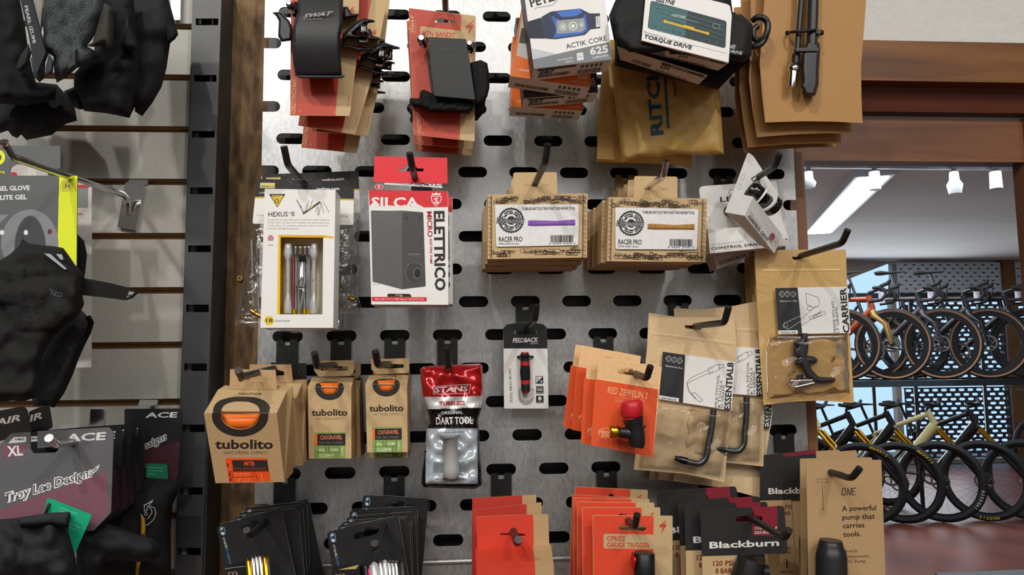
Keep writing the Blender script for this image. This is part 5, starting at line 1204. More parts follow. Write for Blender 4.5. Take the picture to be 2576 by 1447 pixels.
def dyna(d, f, colr, cdk, name, code, num, label, group, seed):
    ff = f or (lambda x, y: (x, y))
    r = thing('plug_tool_box', label, 'tool box', (*ff(1228, 489), d), group); g = G(d)
    q = [ff(1227, 489), ff(1478, 487), ff(1477, 648), ff(1227, 652)]; c = [g.pt(*p) for p in q]; g.hexa(c + [v + Vector((0, .017, 0)) for v in c], 'kraft_light')
    w0, h0 = 250, 161; F = lambda x, y: ff(1227 + x, 489 + y)
    doodles(g, F, w0, h0, 60, seed, lambda x, y: not (4 < x < 232 and 22 < y < 136))
    g.stroke([ff(1236, 492), ff(1236, 650)], 1.6, '#3a2716'); g.stroke([ff(1467, 489), ff(1466, 648)], 1.6, '#3a2716')
    for p_, s_ in ((1229, 1), (1468, 1)):
        for i in range(14): g.stroke([ff(p_, 496 + i * 11), ff(p_ + 7, 498 + i * 11 + (i % 3) * 2)], 1.1, '#3f2a18')
    g.ink([ff(*p) for p in rp([(1245, 515), (1456, 514), (1455, 617), (1248, 621)], 6)], '#e7e6e6')
    K = 'ink'; cx, cy = 1286, 554.5
    teeth = []
    for i in range(60):
        a = 2 * math.pi * i / 60; rr = 33.5 if i % 2 else 30.5; teeth.append((cx + rr * math.cos(a), cy + rr * math.sin(a)))
    def ring(r0, r1, m, pts=None): g.ink([ff(*p) for p in (pts or ell(cx, cy, r1, r1, 36))], m, [[ff(*p) for p in ell(cx, cy, r0, r0, 36)]])
    ring(27, 33, K, teeth)
    for i in range(5): 
        a0 = i * 72 + 8; g.stroke([ff(cx + 23.5 * math.cos(math.radians(a0 + k * 9)), cy + 23.5 * math.sin(math.radians(a0 + k * 9))) for k in range(7)], 3, K)
    ring(16, 20.5, K)
    for i in range(8): a = math.radians(i * 45 + 20); g.ink([ff(*p) for p in ell(cx + 18 * math.cos(a), cy + 18 * math.sin(a), 2.4, 1.2, 8, rot=math.degrees(a) + 90)], '#e7e6e6')
    g.ink([ff(*p) for p in ell(cx, cy, 10, 11, 20)], K)
    g.text('Dynaplug', ff(1248, 560), ff(1320, 559.5), 10.5, K, bold=.13, shear=.12); g.text('Dynaplug', ff(1248.5, 560), ff(1319.5, 559.5), 10, '#e7e6e6', bold=.045, shear=.12); g.text('Dynaplug', ff(1249, 560), ff(1319, 559.5), 10, K, bold=.0, shear=.12)
    g.text('TUBELESS BICYCLE TIRE PUNCTURE REPAIR TOOL', ff(1314, 528.5), ff(1447, 527), 6.2, K, bold=.02)
    X0, X1, Y = 1328, 1447, 561
    g.ink([ff(*p) for p in rp([(X0, 555), (X0 + 16, 554), (X0 + 45, 555), (X0 + 70, 556), (X1 - 20, 553.5), (X1, 552), (X1, 567), (X1 - 20, 567.5), (X0 + 70, 566.5), (X0 + 45, 568.5), (X0 + 16, 569), (X0, 568)], 2)], colr)
    g.ink([ff(*p) for p in [(X0, 563.5), (X1, 562.5), (X1, 567), (X0 + 16, 568.8), (X0, 568)]], cdk)
    for x in (4, 7, 10, 18, 20, 47, 69, 97, 99, 108, 112, 115): g.stroke([ff(X0 + x, 555.5), ff(X0 + x, 567.5)], .8, cdk)
    g.text('RACER PRO', ff(1255, 608), ff(1314, 607.5), 12, K, bold=.01); g.text(code, ff(1255, 615.5), ff(1305.5, 615), 4.2, '#4a4a4a')
    g.barcode(ff(1385, 610), ff(1443, 609.5), 18, seed=2); g.text(num, ff(1381, 614.5), ff(1447, 614), 3.2, K)
    g.build('carton', r)
    g = G(d - .017); g.poly([ff(*p) for p in rp([(1291, 434), (1401, 433), (1402, 492), (1291, 492)], 6)], 'kraft_light', 0, .0007, [[ff(*p) for p in euro(1348, 466, 60, 9)]]); g.build('hang_tab', r)
    return r
PGp = 'purple labelled kraft tool boxes'; PGg = 'gold labelled kraft tool boxes'
rD = dyna(.095, None, '#8e5bb8', '#6a3f92', '', 'DPR-4433 Purple', '8  50004  47443  3', 'front kraft box with white label showing a purple tool', PGp, 3)
for i, (a, b, rot, d) in enumerate((((1227, 652), (1221, 664), .6, .077), ((1227, 652), (1215, 676), .8, .059), ((1227, 652), (1213, 680), .4, .041))):
    dup(rD, a, b, .095, d, rot, 'patterned kraft tool box, %s behind the purple labelled front box' % ['first', 'second', 'third'][i])
fg = sim((1245, 515), (1456, 515), (1548, 522), (1757, 527))
rE = dyna(.10, fg, '#b58436', '#7e5820', '', 'DPR-4440 Gold', '8  50004  47444  0', 'front kraft box with white label showing a gold tool', PGg, 5)
for i, (b, rot, d) in enumerate((((1512, 661), .0, .082), ((1502, 667), .3, .064), ((1490, 672), .0, .046), ((1478, 675), -.3, .028))):
    dup(rE, fg(1227, 652), b, .10, d, rot, 'patterned kraft tool box, %s behind the gold labelled front box' % ['first', 'second', 'third', 'fourth'][i])
# --- white inflator cards and boxes
LG = 'white inflator boxes with hang cards'
r_ = thing('inflator_box', 'rearmost white inflator box tilted below the others', 'inflator box', (1787, 640, .06), LG)
g = G(.045); g.block([(1790, 637), (1895, 600), (1925, 630), (1804, 678)], .02, '#d8cbc4'); g.text('CONTROL DRIVE', (1811, 667), (1925, 630), 8, 'ink', bold=.05); g.text('CO2 inflator with anti-freeze jacket', (1806, 660), (1880, 633), 4, '#8a8582'); g.build('carton', r_)
r_ = thing('inflator_box', 'middle white inflator box and hang card standing upright against the panel', 'inflator box', (1780, 640, .09), LG)
g = G(.05); g.poly(rp([(1757, 469), (1953, 455), (1975, 615), (1782, 640)], [14, 8, 2, 2]), 'white', 0, .0006)
g.text('LEZYNE', (1812, 508), (1925, 499), 12, 'ink', bold=.02); g.ink(ell(1841, 484, 8, 8, 16), '#2d2d2d', [ell(1841, 484, 6.5, 6.5, 16)])
for y in (529, 552): g.stroke(ell(1779, y, 7, 7, 14), .7, '#777', True)
g.build('hang_card', r_)
g = G(.07); g.puff(ell(1836, 532, 17, 17, 16), 'gloss_black', .010, back=.02, R=8, step=5); g.build('inflator_head', r_)
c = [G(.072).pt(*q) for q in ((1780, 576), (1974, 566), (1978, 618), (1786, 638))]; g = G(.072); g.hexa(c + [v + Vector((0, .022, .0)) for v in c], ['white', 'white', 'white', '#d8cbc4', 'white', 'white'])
g.text('CONTROL DRIVE', (1789, 629), (1917, 617), 6.5, 'ink', bold=.05); g.text('CO2 inflator with anti-freeze jacket', (1788, 618), (1871, 609), 4.5, '#8a8582'); g.ink(rp([(1958, 581), (1967, 590), (1966, 594), (1957, 585)], 2), '#8d3a30'); g.build('carton', r_)
r_ = thing('inflator_box', 'front white inflator box twisted sideways with a glossy black inflator head', 'inflator box', (1870, 540, .13), LG)
g = G(pl=((1882, 385, .095), (1844, 484, .11), (1966, 560, .085)))
g.poly(rp([(1882, 383), (1895, 392), (1952, 480), (1972, 566), (1985, 600), (1950, 600), (1895, 495), (1843, 484), (1850, 470)], [5, 8, 4, 2, 2, 2, 0, 0, 4]), 'white', 0, .0006)
g.text('LEZYNE', (1889, 449), (1930, 510), 12, 'ink', bold=.02, fit=False); 
for x, y in ((1868, 446), (1860, 470)): g.stroke(ell(x, y, 4.5, 8, 14, rot=20), .7, '#777', True)
g.lines((1938, 499), (1946, 488), 4, 3, 2, '#9a9a9a', 3); g.stroke([(1923, 450), (1928, 476), (1926, 480)], .8, '#888'); g.build('hang_card', r_)
A = [P(1895, 495, .165), P(1968, 592, .135), P(1948, 638, .130), P(1873, 543, .165), P(1844, 484, .145), P(1925, 585, .110), P(1905, 612, .11), P(1823, 534, .145)]
g = G(0)
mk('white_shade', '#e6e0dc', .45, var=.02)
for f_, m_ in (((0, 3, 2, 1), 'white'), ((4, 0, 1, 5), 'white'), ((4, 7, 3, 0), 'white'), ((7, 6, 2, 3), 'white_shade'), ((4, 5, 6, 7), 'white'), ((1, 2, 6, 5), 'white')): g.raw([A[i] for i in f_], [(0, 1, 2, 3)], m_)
p0, pn = A[0], (A[3] - A[0]).cross(A[1] - A[0]).normalized()
if pn.dot(CLOC - p0) < 0: pn = -pn
g.p0, g.n = p0, pn
g.text('CONTROL DRIVE', (1881, 545), (1929, 606), 6.5, '#1d2340', bold=.03); g.text('CO2 inflator with anti-freeze jacket', (1885, 533), (1915, 573), 4, '#8a8a90'); g.ink(ell(1944, 594, 5.5, 8.5, 16, rot=-15), '#a0556a'); g.stroke(ell(1952, 604, 4.5, 8.5, 16, rot=-15), 1, '#8f8588', True)
g.p0 = A[3]; g.n = (A[6] - A[3]).cross(A[2] - A[3]).normalized()
if g.n.dot(CLOC - A[3]) < 0: g.n = -g.n
for k, (x, y) in enumerate(((1866, 548), (1875, 559), (1884, 568))): g.ink([(x - 5, y - 4), (x + 4, y - 2), (x + 8, y + 4), (x - 1, y + 3)], '#3a2a28')
g.lines((1862, 575), (1915, 632), 4, 3, .9, '#a3928c', 5); g.build('carton', r_)
g = G(0); a, b, c_, e = P(1884, 475, .150), P(1914, 497, .150), P(1930, 507, .146), P(1950, 525, .142)
g.tube3([a, a.lerp(b, .2), a.lerp(b, .8), b], [.006, .0075, .0078, .006], 'gloss_black', 20); g.tube3([b, c_], .0055, 'gloss_black', 16); g.tube3([c_, c_.lerp(e, .3), c_.lerp(e, .8), e], [.006, .0085, .0085, .0055], 'gloss_black', 20); g.build('inflator_head', r_)
g = G(0); g.tube3([b.lerp(a, .15), b.lerp(a, .02)], .0082, 'white', 20); g.tube3([c_.lerp(e, .0), c_.lerp(e, .12)], .0088, 'white', 20); g.build('white_ring', r_)
# ================================================================== lower rows
ZB4 = lambda pts: S3(pts, 3.288, 480, 800)
Z55 = lambda pts: S3(pts, 2.782, 1000, 740)
Z66 = lambda pts: S3(pts, 2.894, 1380, 740)
Z77 = lambda pts: S3(pts, 3.015, 1780, 580)
ZC7 = lambda pts: S3(pts, 3.788, 500, 1140)
ZC8 = lambda pts: S3(pts, 2.3, 1140, 1120)
# --- inner tube boxes
TG = 'large kraft inner tube boxes'
def planes_box(g, A, m):
    for f_ in ((0, 3, 2, 1), (4, 0, 1, 5), (5, 1, 2, 6), (3, 7, 6, 2), (4, 7, 3, 0), (4, 5, 6, 7)): g.raw([A[i] for i in f_], [(0, 1, 2, 3)], m)
def tubo_big():
    dT, dF, dB = .150, .178, .168     # fold, front fold line, foot
    r = thing('inner_tube_box', 'large kraft inner tube box with orange mountain bike label and orange window', 'inner tube box', (620, 980, .15), TG)
    g = G(0)
    a0, a1 = P(548, 981, .107), P(722, 984, .107); f0, f1 = P(513, 1040, .157), P(696, 1040, .157); b0, b1 = P(542, 1216, .144), P(716, 1213, .144)
    k0, k1, c0, c1 = a0 + Vector((0, .006, 0)), P(737, 973, .100), P(560, 1207, .108), P(738, 1188, .104)
    kk0 = k1 + (a0 - a1)
    win_pl = ((513, 1040, .157), (696, 1040, .157), (542, 1216, .144))
    def ins(cx, cy, rx, ry, y_lo, y_hi, n=40):
        e = [(cx + rx * math.copysign(abs(math.cos(t)) ** .85, math.cos(t)), cy + ry * math.copysign(abs(math.sin(t)) ** .85, math.sin(t))) for t in [2 * math.pi * i / n for i in range(n)]]
        o = [q for q in e if y_lo <= q[1] <= y_hi]; return e
    win = [(556, 1034), (654, 1034), (654, 1045)] + [(605 + 49 * math.cos(t), 1045 + 35 * math.sin(t)) for t in [math.pi * i / 14 for i in range(1, 14)]] + [(556, 1045)]
    # front plate with window hole; the strip of the window above the fold sits in the sloping plate
    gf = g.plane(pl=win_pl)
    wf = [(654, 1040.2), (654, 1045)] + win[3:-1] + [(556, 1045), (556, 1040.2)]
    g.poly([(513, 1040), (696, 1040), (716, 1213), (542, 1216)], 'kraft', 0, .0008, [wf])
    ringo = lambda ya, yb, s_: [(604 + 72 * math.cos(t), 1049 + 50 * math.sin(t)) for t in s_]
    lo = [t for t in [math.pi * i / 24 - .2 for i in range(0, 30)]]
    outer_l = [q for q in [(604 + 71 * math.cos(t), 1047 + 52 * math.sin(t)) for t in [-.14 + (math.pi + .28) * i / 26 for i in range(27)]]]
    inner_l = [q for q in [(604.7 + 49 * math.cos(t), 1045 + 36 * math.sin(t)) for t in [-.14 + (math.pi + .28) * i / 26 for i in range(27)]]]
    g.ink(outer_l + inner_l[::-1], '#2d2724')
    g.text('tubolito', (541, 1129), (687, 1129), 22, '#2b2320', bold=.035); g.text('LIGHT. STRONG. COMPACT.', (563, 1143), (673, 1143), 7.5, '#453a32')
    g.ink([(566, 1153), (672, 1153), (681, 1211), (577, 1214)], '#f0531f'); g.ink([(583, 1158), (672, 1158), (676, 1185), (587, 1186)], '#332a26')
    g.text('MTB', (614, 1172), (640, 1172), 10, '#f0642c', bold=.02); g.text('TWO TIMES STRONGER', (589, 1182), (668, 1182), 5, '#a8492a'); g.text("27.5''/29''", (588, 1199), (630, 1199), 8, '#ff9a62'); g.text("1.8''-2.5''", (591, 1212), (632, 1212), 8, '#ff9a62')
    for a_, b_2 in (((583, 1186), (589, 1214)), ((577, 1201), (640, 1200)), ((633, 1186), (638, 1200)), ((641, 1186), (650, 1212)), ((573, 1187), (676, 1186))): g.stroke([a_, b_2], 1, '#5a2614')
    g.stroke([(657, 1192), (659, 1202)], 2.4, '#ff9a62'); g.text('SV', (654, 1210), (666, 1210), 5, '#ff9a62')
    for x, y in ((573, 1170), (578, 1194), (580, 1207)): g.ink(rect(x - 2, y - 4, x + 2, y + 4), '#5a2614')
    g.plane(pl=((548, 981, .107), (722, 984, .107), (513, 1040, .157)))
    g.poly([(548, 981), (722, 984), (696, 1040), (513, 1040)], 'kraft_light', 0, .0008, [[(556, 1034), (654, 1034), (654, 1039.8), (556, 1039.8)]])
    outer_u = [(602 + 73 * math.cos(t), 1048 - 49.5 * math.sin(t)) for t in [.14 + (math.pi - .28) * i / 26 for i in range(27)]]
    outer_u = [(604.5 + 71 * math.copysign(abs(math.cos(t)) ** .8, math.cos(t)) + (6 if .2 < t < 2.2 else 2), 1041 - 43 * math.sin(t) ** .75) for t in [.0001 + (math.pi - .0002) * i / 26 for i in range(27)]]
    outer_u = [(x, min(y, 1039.9)) for x, y in outer_u]
    inner_u = [(605 + 49 * math.copysign(abs(math.cos(t)) ** .8, math.cos(t)), min(1039.9, 1041 - 31 * math.sin(t) ** .75)) for t in [.0001 + (math.pi - .0002) * i / 26 for i in range(27)]]
    g.ink(outer_u + inner_u[::-1], '#2d2724'); g.text('TUBOLITO.COM', (600, 993), (658, 993), 4.2, '#55473a', bold=.03, shear=.1)
    # sides, top, back
    m = 'kraft'
    g.raw([a1, k1, c1, b1, f1], [(0, 4, 3, 2, 1)], m); g.raw([a0, f0, b0, c0, kk0], [(0, 4, 3, 2, 1)], m); g.raw([a0, a1, k1, kk0], [(0, 1, 2, 3)], m); g.raw([b0, b1, c1, c0], [(0, 3, 2, 1)], m); g.raw([kk0, k1, c1, c0], [(0, 1, 2, 3)], m)
    g.build('carton', r)
    g = G(.140); g.puff([(550, 1032), (660, 1032), (665, 1060), (640, 1090), (570, 1090), (545, 1060)], 'orange', .0135, back=.01, R=30, step=8); g.build('inner_tube', r)
    g = G(.106); g.poly([(579, 929), (693, 931), (697, 981), (577, 979)], 'kraft', 0, .0008, [rp([(596, 944), (646, 944), (674, 950), (674, 961), (600, 961)], 5)]); g.build('hang_tab', r)
    return r
r_ = thing('inner_tube_box', 'black patterned tube box hidden behind the two large kraft boxes', 'inner tube box', (740, 925, .06), TG)
g = G(.035); c = [g.pt(*q) for q in ((640, 950), (773, 957), (775, 1158), (640, 1165))]; g.hexa(c + [v + Vector((0, .03, 0)) for v in c], ['#242320/g'] * 6); g.poly([(680, 912), (770, 914), (772, 960), (700, 960)], '#2b2a27/g', .0005, .001, [ell(747, 935, 8, 4, 14)])
for i in range(30): g.stroke([(765, 1010 + i * 5), (774, 1006 + i * 5)], 1, '#4a4946')
g.build('carton', r_)
rT = tubo_big()
dup(rT, (722, 984), (760, 965), .107, .052, -1, 'large kraft inner tube box directly behind the front one', skip=('inner_tube',))
def cx(f, d, label, slope=0):
    F = f or (lambda x, y: (x, y))
    r = thing('inner_tube_box', label, 'inner tube box', (*F(830, 940), d), 'small kraft inner tube boxes'); g = G(0)
    fl0, fl1, fb0, fb1 = F(774, 973), F(884, 975), F(777, 1154), F(884, 1154); t0, t1 = F(785, 950), F(891, 946)
    dd = d + .012; 
    g.plane(dd)
    win = [(809, 973.3), (850, 973.3), (850, 977)] + [(829.5 + 20.5 * math.cos(t), 977 + 16 * math.sin(t)) for t in [math.pi * i / 12 for i in range(1, 12)]] + [(809, 977)]
    g.poly([fl0, fl1, fb1, fb0], 'kraft_light', 0, .0006, [[F(*q) for q in win]])
    ro = [(829 + 36 * math.cos(t), 977 + 30 * math.sin(t)) for t in [-.1 + (math.pi + .2) * i / 22 for i in range(23)]]; ri = [(829.5 + 21.5 * math.cos(t), 976 + 17 * math.sin(t)) for t in [-.1 + (math.pi + .2) * i / 22 for i in range(23)]]
    g.ink([F(*q) for q in ro + ri[::-1]], '#2d2724')
    g.text('tubolito', F(784, 1046), F(874, 1045.5), 15.5, '#2b2320', bold=.035); g.text('LIGHT. STRONG. COMPACT.', F(794, 1056.5), F(864, 1056), 5, '#6a5a4a')
    GR = '#87a657'
    g.ink([F(*q) for q in ((791, 1088), (869, 1087), (869, 1153.5), (791, 1153.5))], GR); g.ink([F(*q) for q in ((798, 1092), (869, 1091), (869, 1121), (798, 1121))], '#2b2826'); g.ink([F(*q) for q in ((791, 1092), (798, 1092), (798, 1121), (791, 1121))], 'orange')
    g.text('CX/GRAVEL', F(806, 1106), F(861, 1105), 9.5, '#f08a62', bold=.02); g.text('TWO TIMES STRONGER', F(802, 1117), F(861, 1116.5), 5, '#8a8378'); g.text('60g', F(802, 1136), F(817, 1136), 8, '#dfe5c4', bold=.01); g.text('42MM', F(830, 1136), F(851, 1136), 8, '#dfe5c4', bold=.01); g.text('32-50MM', F(803, 1151), F(840, 1151), 8, '#dfe5c4', bold=.01); g.text('SV', F(857, 1148), F(865, 1148), 5, '#dfe5c4'); g.stroke([F(861, 1126), F(861, 1141)], 2.4, '#dfe5c4')
    for a_, b_2 in (((791, 1138), (853, 1138)), ((800, 1122), (800, 1153)), ((819, 1122), (819, 1138)), ((827, 1122), (827, 1138)), ((853, 1122), (853, 1153)), ((845, 1138), (845, 1153))): g.stroke([F(*a_), F(*b_2)], .9, '#3e4a26')
    pl = ((*fl0, dd), (*fl1, dd), (*t0, d - .012)); g.plane(pl=pl)
    g.poly([t0, t1, fl1, fl0], 'kraft_light', 0, .0006)
    ru = [(829 + 35.5 * math.cos(t), min(972.8, 973 - 13.5 * math.sin(t) ** .7)) for t in [.001 + (math.pi - .002) * i / 20 for i in range(21)]]; rj = [(829.5 + 21 * math.cos(t), min(972.8, 973 - 7.5 * math.sin(t) ** .7)) for t in [.001 + (math.pi - .002) * i / 20 for i in range(21)]]
    g.ink([F(*q) for q in ru + rj[::-1]], '#2d2724'); g.text('TUBOLITO.COM', F(818, 955), F(855, 954.5), 2.6, '#6a5a4a')
    A0, A1 = P(*t0, d - .012), P(*t1, d - .012); f0, f1, b0, b1 = P(*fl0, dd), P(*fl1, dd), P(*fb0, dd), P(*fb1, dd); z = Vector((0, .03, 0))
    k0, k1, c0, c1 = A0 + Vector((0, .008, 0)), A1 + Vector((0, .008, 0)), b0 + Vector((0, .032, 0)), b1 + Vector((0, .032, 0))
    g.raw([A1, k1, c1, b1, f1], [(0, 4, 3, 2, 1)], 'kraft'); g.raw([A0, k0, c0, b0, f0], [(0, 1, 2, 3, 4)], 'kraft'); g.raw([A0, A1, k1, k0], [(0, 1, 2, 3)], 'kraft'); g.raw([b0, b1, c1, c0], [(0, 3, 2, 1)], 'kraft'); g.raw([k0, k1, c1, c0], [(0, 1, 2, 3)], 'kraft')
    g.build('carton', r)
    g = G(d - .001); g.puff([F(*q) for q in ((802, 962), (856, 962), (856, 985), (842, 1000), (815, 1000), (802, 985))], 'orange', .012, back=.006, R=14, step=4); g.build('inner_tube', r)
    g = G(d - .014); g.poly([F(*q) for q in rp([(790, 908), (891, 906), (890, 936), (880, 946), (803, 948), (790, 934)], 2)], 'kraft_light', 0, .0006, [[F(*q) for q in rp([(806, 924), (836, 921), (876, 922), (876, 932), (806, 933)], 4)]]); g.build('hang_tab', r)
    return r
r1 = cx(None, .055, 'small kraft inner tube box with green label, left of two front ones')
dup(r1, (884, 1154), (908, 1150), .067, .033, -1.5, 'small kraft inner tube box behind the left front one, right edge showing', skip=('inner_tube',))
f2_ = sim((774, 973), (884, 975), (919, 966), (1024, 967))
r2 = cx(f2_, .055, 'small kraft inner tube box with green label, right of two front ones')
dup(r2, f2_(884, 1154), (1026, 1152), .067, .033, 0, 'small kraft inner tube box behind the right front one, thin edge showing', skip=('inner_tube',))
# --- foil pouch
r_ = thing('foil_pouch', 'crumpled red, white and black foil pouch with clear window and grey tool', 'foil pouch', (1130, 920, .06))
mk('foil_red', '#b8161c', .2, .25, var=.1, bump=.45, bscale=34, coat=.6); mk('foil_white', '#dcdcdc', .2, .2, var=.03, bump=.45, bscale=34, coat=.6); mk('foil_black', '#101011', .15, .3, var=.05, bump=.6, bscale=40, coat=.6); mk('foil_clear', '#b7c1c9', .16, .2, var=.06, bump=.4, bscale=30, coat=.8, scale=20)
out = [(1057, 927), (1066, 922), (1130, 918), (1208, 915), (1214, 920), (1215, 992), (1212, 1028), (1203, 1055), (1206, 1100), (1210, 1165), (1213, 1215), (1211, 1222), (1194, 1231), (1130, 1229), (1066, 1226), (1060, 1216), (1061, 1200), (1070, 1120), (1072, 1082), (1083, 1063), (1075, 1030), (1063, 990), (1058, 950)]
g = G(.06); g.puff(out, 'foil_black', .011, back=.005, R=24, nz=.004, ns=26, seed=5, step=3.6)
k = len(g.F)
for i, f_ in enumerate(g.F):
    c = sum((g.V[j] for j in f_), Vector()) / len(f_)
    y = next(1 for _ in (0,)); v = CM.transposed() @ (c - CLOC); px, py = IW / 2 + FPX * v.x / -v.z, IH / 2 - FPX * v.y / -v.z
    s_ = (px - 1135) * .02
    if py < 998 - s_ and i < k: g.M[i] = 'foil_red'
    elif py < 1028 - s_: g.M[i] = 'foil_white'
    elif py < 1078 or py > 1217 or px < 1071 or px > 1202 or px < 1070 + (1090 - py) * .1: g.M[i] = 'foil_black'
    else: g.M[i] = 'foil_clear'
hf_ = g.hf; g.build('pouch_body', r_)
g = G(.06); W_ = .0225
g.poly(rp([(1106, 932), (1126, 932), (1126, 920), (1138, 919), (1138, 931), (1160, 929), (1160, 938), (1108, 941)], 2), '#1b1718', .004)
W_ = .0001; g.hf = hf_
g.stroke([(1090, 992), (1095, 972), (1184, 967), (1180, 990), (1090, 992)], 1.4, '#c4b8b8', w=.0135); g.text('STANS', (1093, 988), (1178, 984), 13, '#d8cfcf', w=W_, bold=.05, shear=.15)
g.text('TUBELESS', (1105, 1020), (1170, 1018), 9, '#b32228', w=W_, bold=.03); g.text('ORIGINAL', (1110, 1043), (1165, 1041), 7.5, '#e6e6e6', w=W_, bold=.02); g.text('DART TOOL', (1097, 1068), (1190, 1066), 17, '#e6e6e6', w=W_, bold=.03)
g.text('100% COMPOSTABLE PACKAGING', (1095, 1207), (1173, 1209), 5, '#2b2e30', w=W_, bold=.01); g.text('TOOL AND PARTS', (1118, 1091), (1167, 1089), 4, '#3c4043', w=W_); g.barcode((1091, 1188), (1116, 1188), 26, '#6f7a80', 4, w=.0125); g.barcode((1157, 1188), (1176, 1188), 26, '#6f7a80', 6, w=.0125); g.build('print', r_)
g = G(.06); q = lambda x, y: g.pt(x, y, .0125)
g.tube3([q(1131, 1094), q(1131, 1100), q(1132, 1102), q(1136, 1170), q(1136, 1180), q(1136, 1196), q(1136, 1204)], [.0082, .0082, .0062, .0066, .0072, .0072, .005], '#a4a6a6/p', 18); g.build('tyre_plug_tool', r_)
# --- valve core tool card
r_ = thing('valve_tool_card', 'single black and white card with a black and red valve core tool', 'valve core tool', (1322, 815, .022))
g = G(.022); out = rp([(1266, 824), (1275, 816), (1300, 812), (1345, 812), (1368, 816), (1376, 824), (1380, 1028), (1268, 1028)], [3, 2, 4, 4, 2, 3, 4, 4])
hole = rp([(1293, 832), (1318, 832), (1322, 827), (1326, 832), (1350, 832), (1350, 840), (1294, 841)], 2); g.poly(out, 'white', 0, .0007, [hole])
g.ink([(1266, 825), (1275, 816.3), (1300, 812.3), (1345, 812.3), (1368, 816.3), (1376, 825), (1377, 877), (1267, 877)], '#1f1f20', [hole])
g.text('FEEDBACK', (1290, 862), (1354, 860), 10.5, '#e8e8e8', bold=.06, shear=.15); g.text('SPORTS', (1335, 866.5), (1353, 866), 4, '#b8b8b8', bold=.02); g.text('VALVE CORE TOOL', (1279.5, 927), (1283, 1014), 6.5, '#3b3b3b', bold=.01)
for x, y, s_ in ((1357, 956, '2/1'), (1358, 981, 'CNC'), (1358, 1005, '')): g.ink(rp(rect(x - 9.5, y - 9.5, x + 9.5, y + 9.5), 2), '#232323')
g.ink([(1349, 948), (1365, 948), (1349, 964)], '#e6e6e6'); g.text('2', (1351, 957), (1355, 957), 6, 'ink', bold=.02); g.text('1', (1360, 963), (1363, 963), 6, '#e6e6e6', bold=.02); g.text('CNC', (1350, 984), (1366, 984), 6.5, '#e6e6e6', bold=.03); g.stroke([(1350, 974), (1366, 974)], .8, '#e6e6e6'); g.stroke([(1350, 988), (1366, 988)], .8, '#e6e6e6'); g.ink(ell(1358, 1003, 4.5, 5.5, 8), '#dcdcdc'); g.lines((1351, 1012), (1365, 1012), 1, 1, 1.4, '#dcdcdc', 2)
g.ink(rp([(1304, 978), (1344, 978), (1343, 1005), (1336, 1016), (1326, 1020), (1314, 1018), (1305, 1008)], 5), '#a5a4a1'); g.ink(rp([(1306, 980), (1343, 980), (1341, 1001), (1330, 1009), (1312, 1007)], 6), '#dcdad6'); g.build('backing_card', r_)
g = G(.022); pt = lambda x, y: g.pt(x, y, .0055)
def seg(a, b, ra, rb_, m): g.tube3([pt(*a), pt(*b)], [ra, rb_], m, 18)
seg((1320, 886), (1320, 890), .0034, .0038, '#b3262a/p'); seg((1320, 890), (1321, 910), .0042, .0042, '#1d1d1e/p'); seg((1321, 910), (1321, 920), .0046, .0045, '#c2292c/p'); g.tube3([pt(1321, 920), pt(1321, 938), pt(1322, 957)], [.0043, .0048, .0043], '#1b1b1c/f', 18); seg((1322, 957), (1322, 967), .0044, .0043, '#c2292c/p'); seg((1322, 967), (1322, 985), .0043, .0042, '#1d1d1e/p'); seg((1322, 985), (1323, 990), .004, .0028, '#b3262a/p'); seg((1323, 990), (1323, 998), .0014, .0014, 'steel'); g.build('valve_tool', r_)
g = G(.022); g.tube([(1304, 898, 0), (1308, 897, .006), (1320, 896, .0125), (1335, 897, .006), (1339, 898, 0)], .0009, '#111112'); 
for x in (1304, 1339): g.tube([(x, 898, 0), (x, 898, .002)], .0013, '#111112')
g.build('zip_tie', r_)
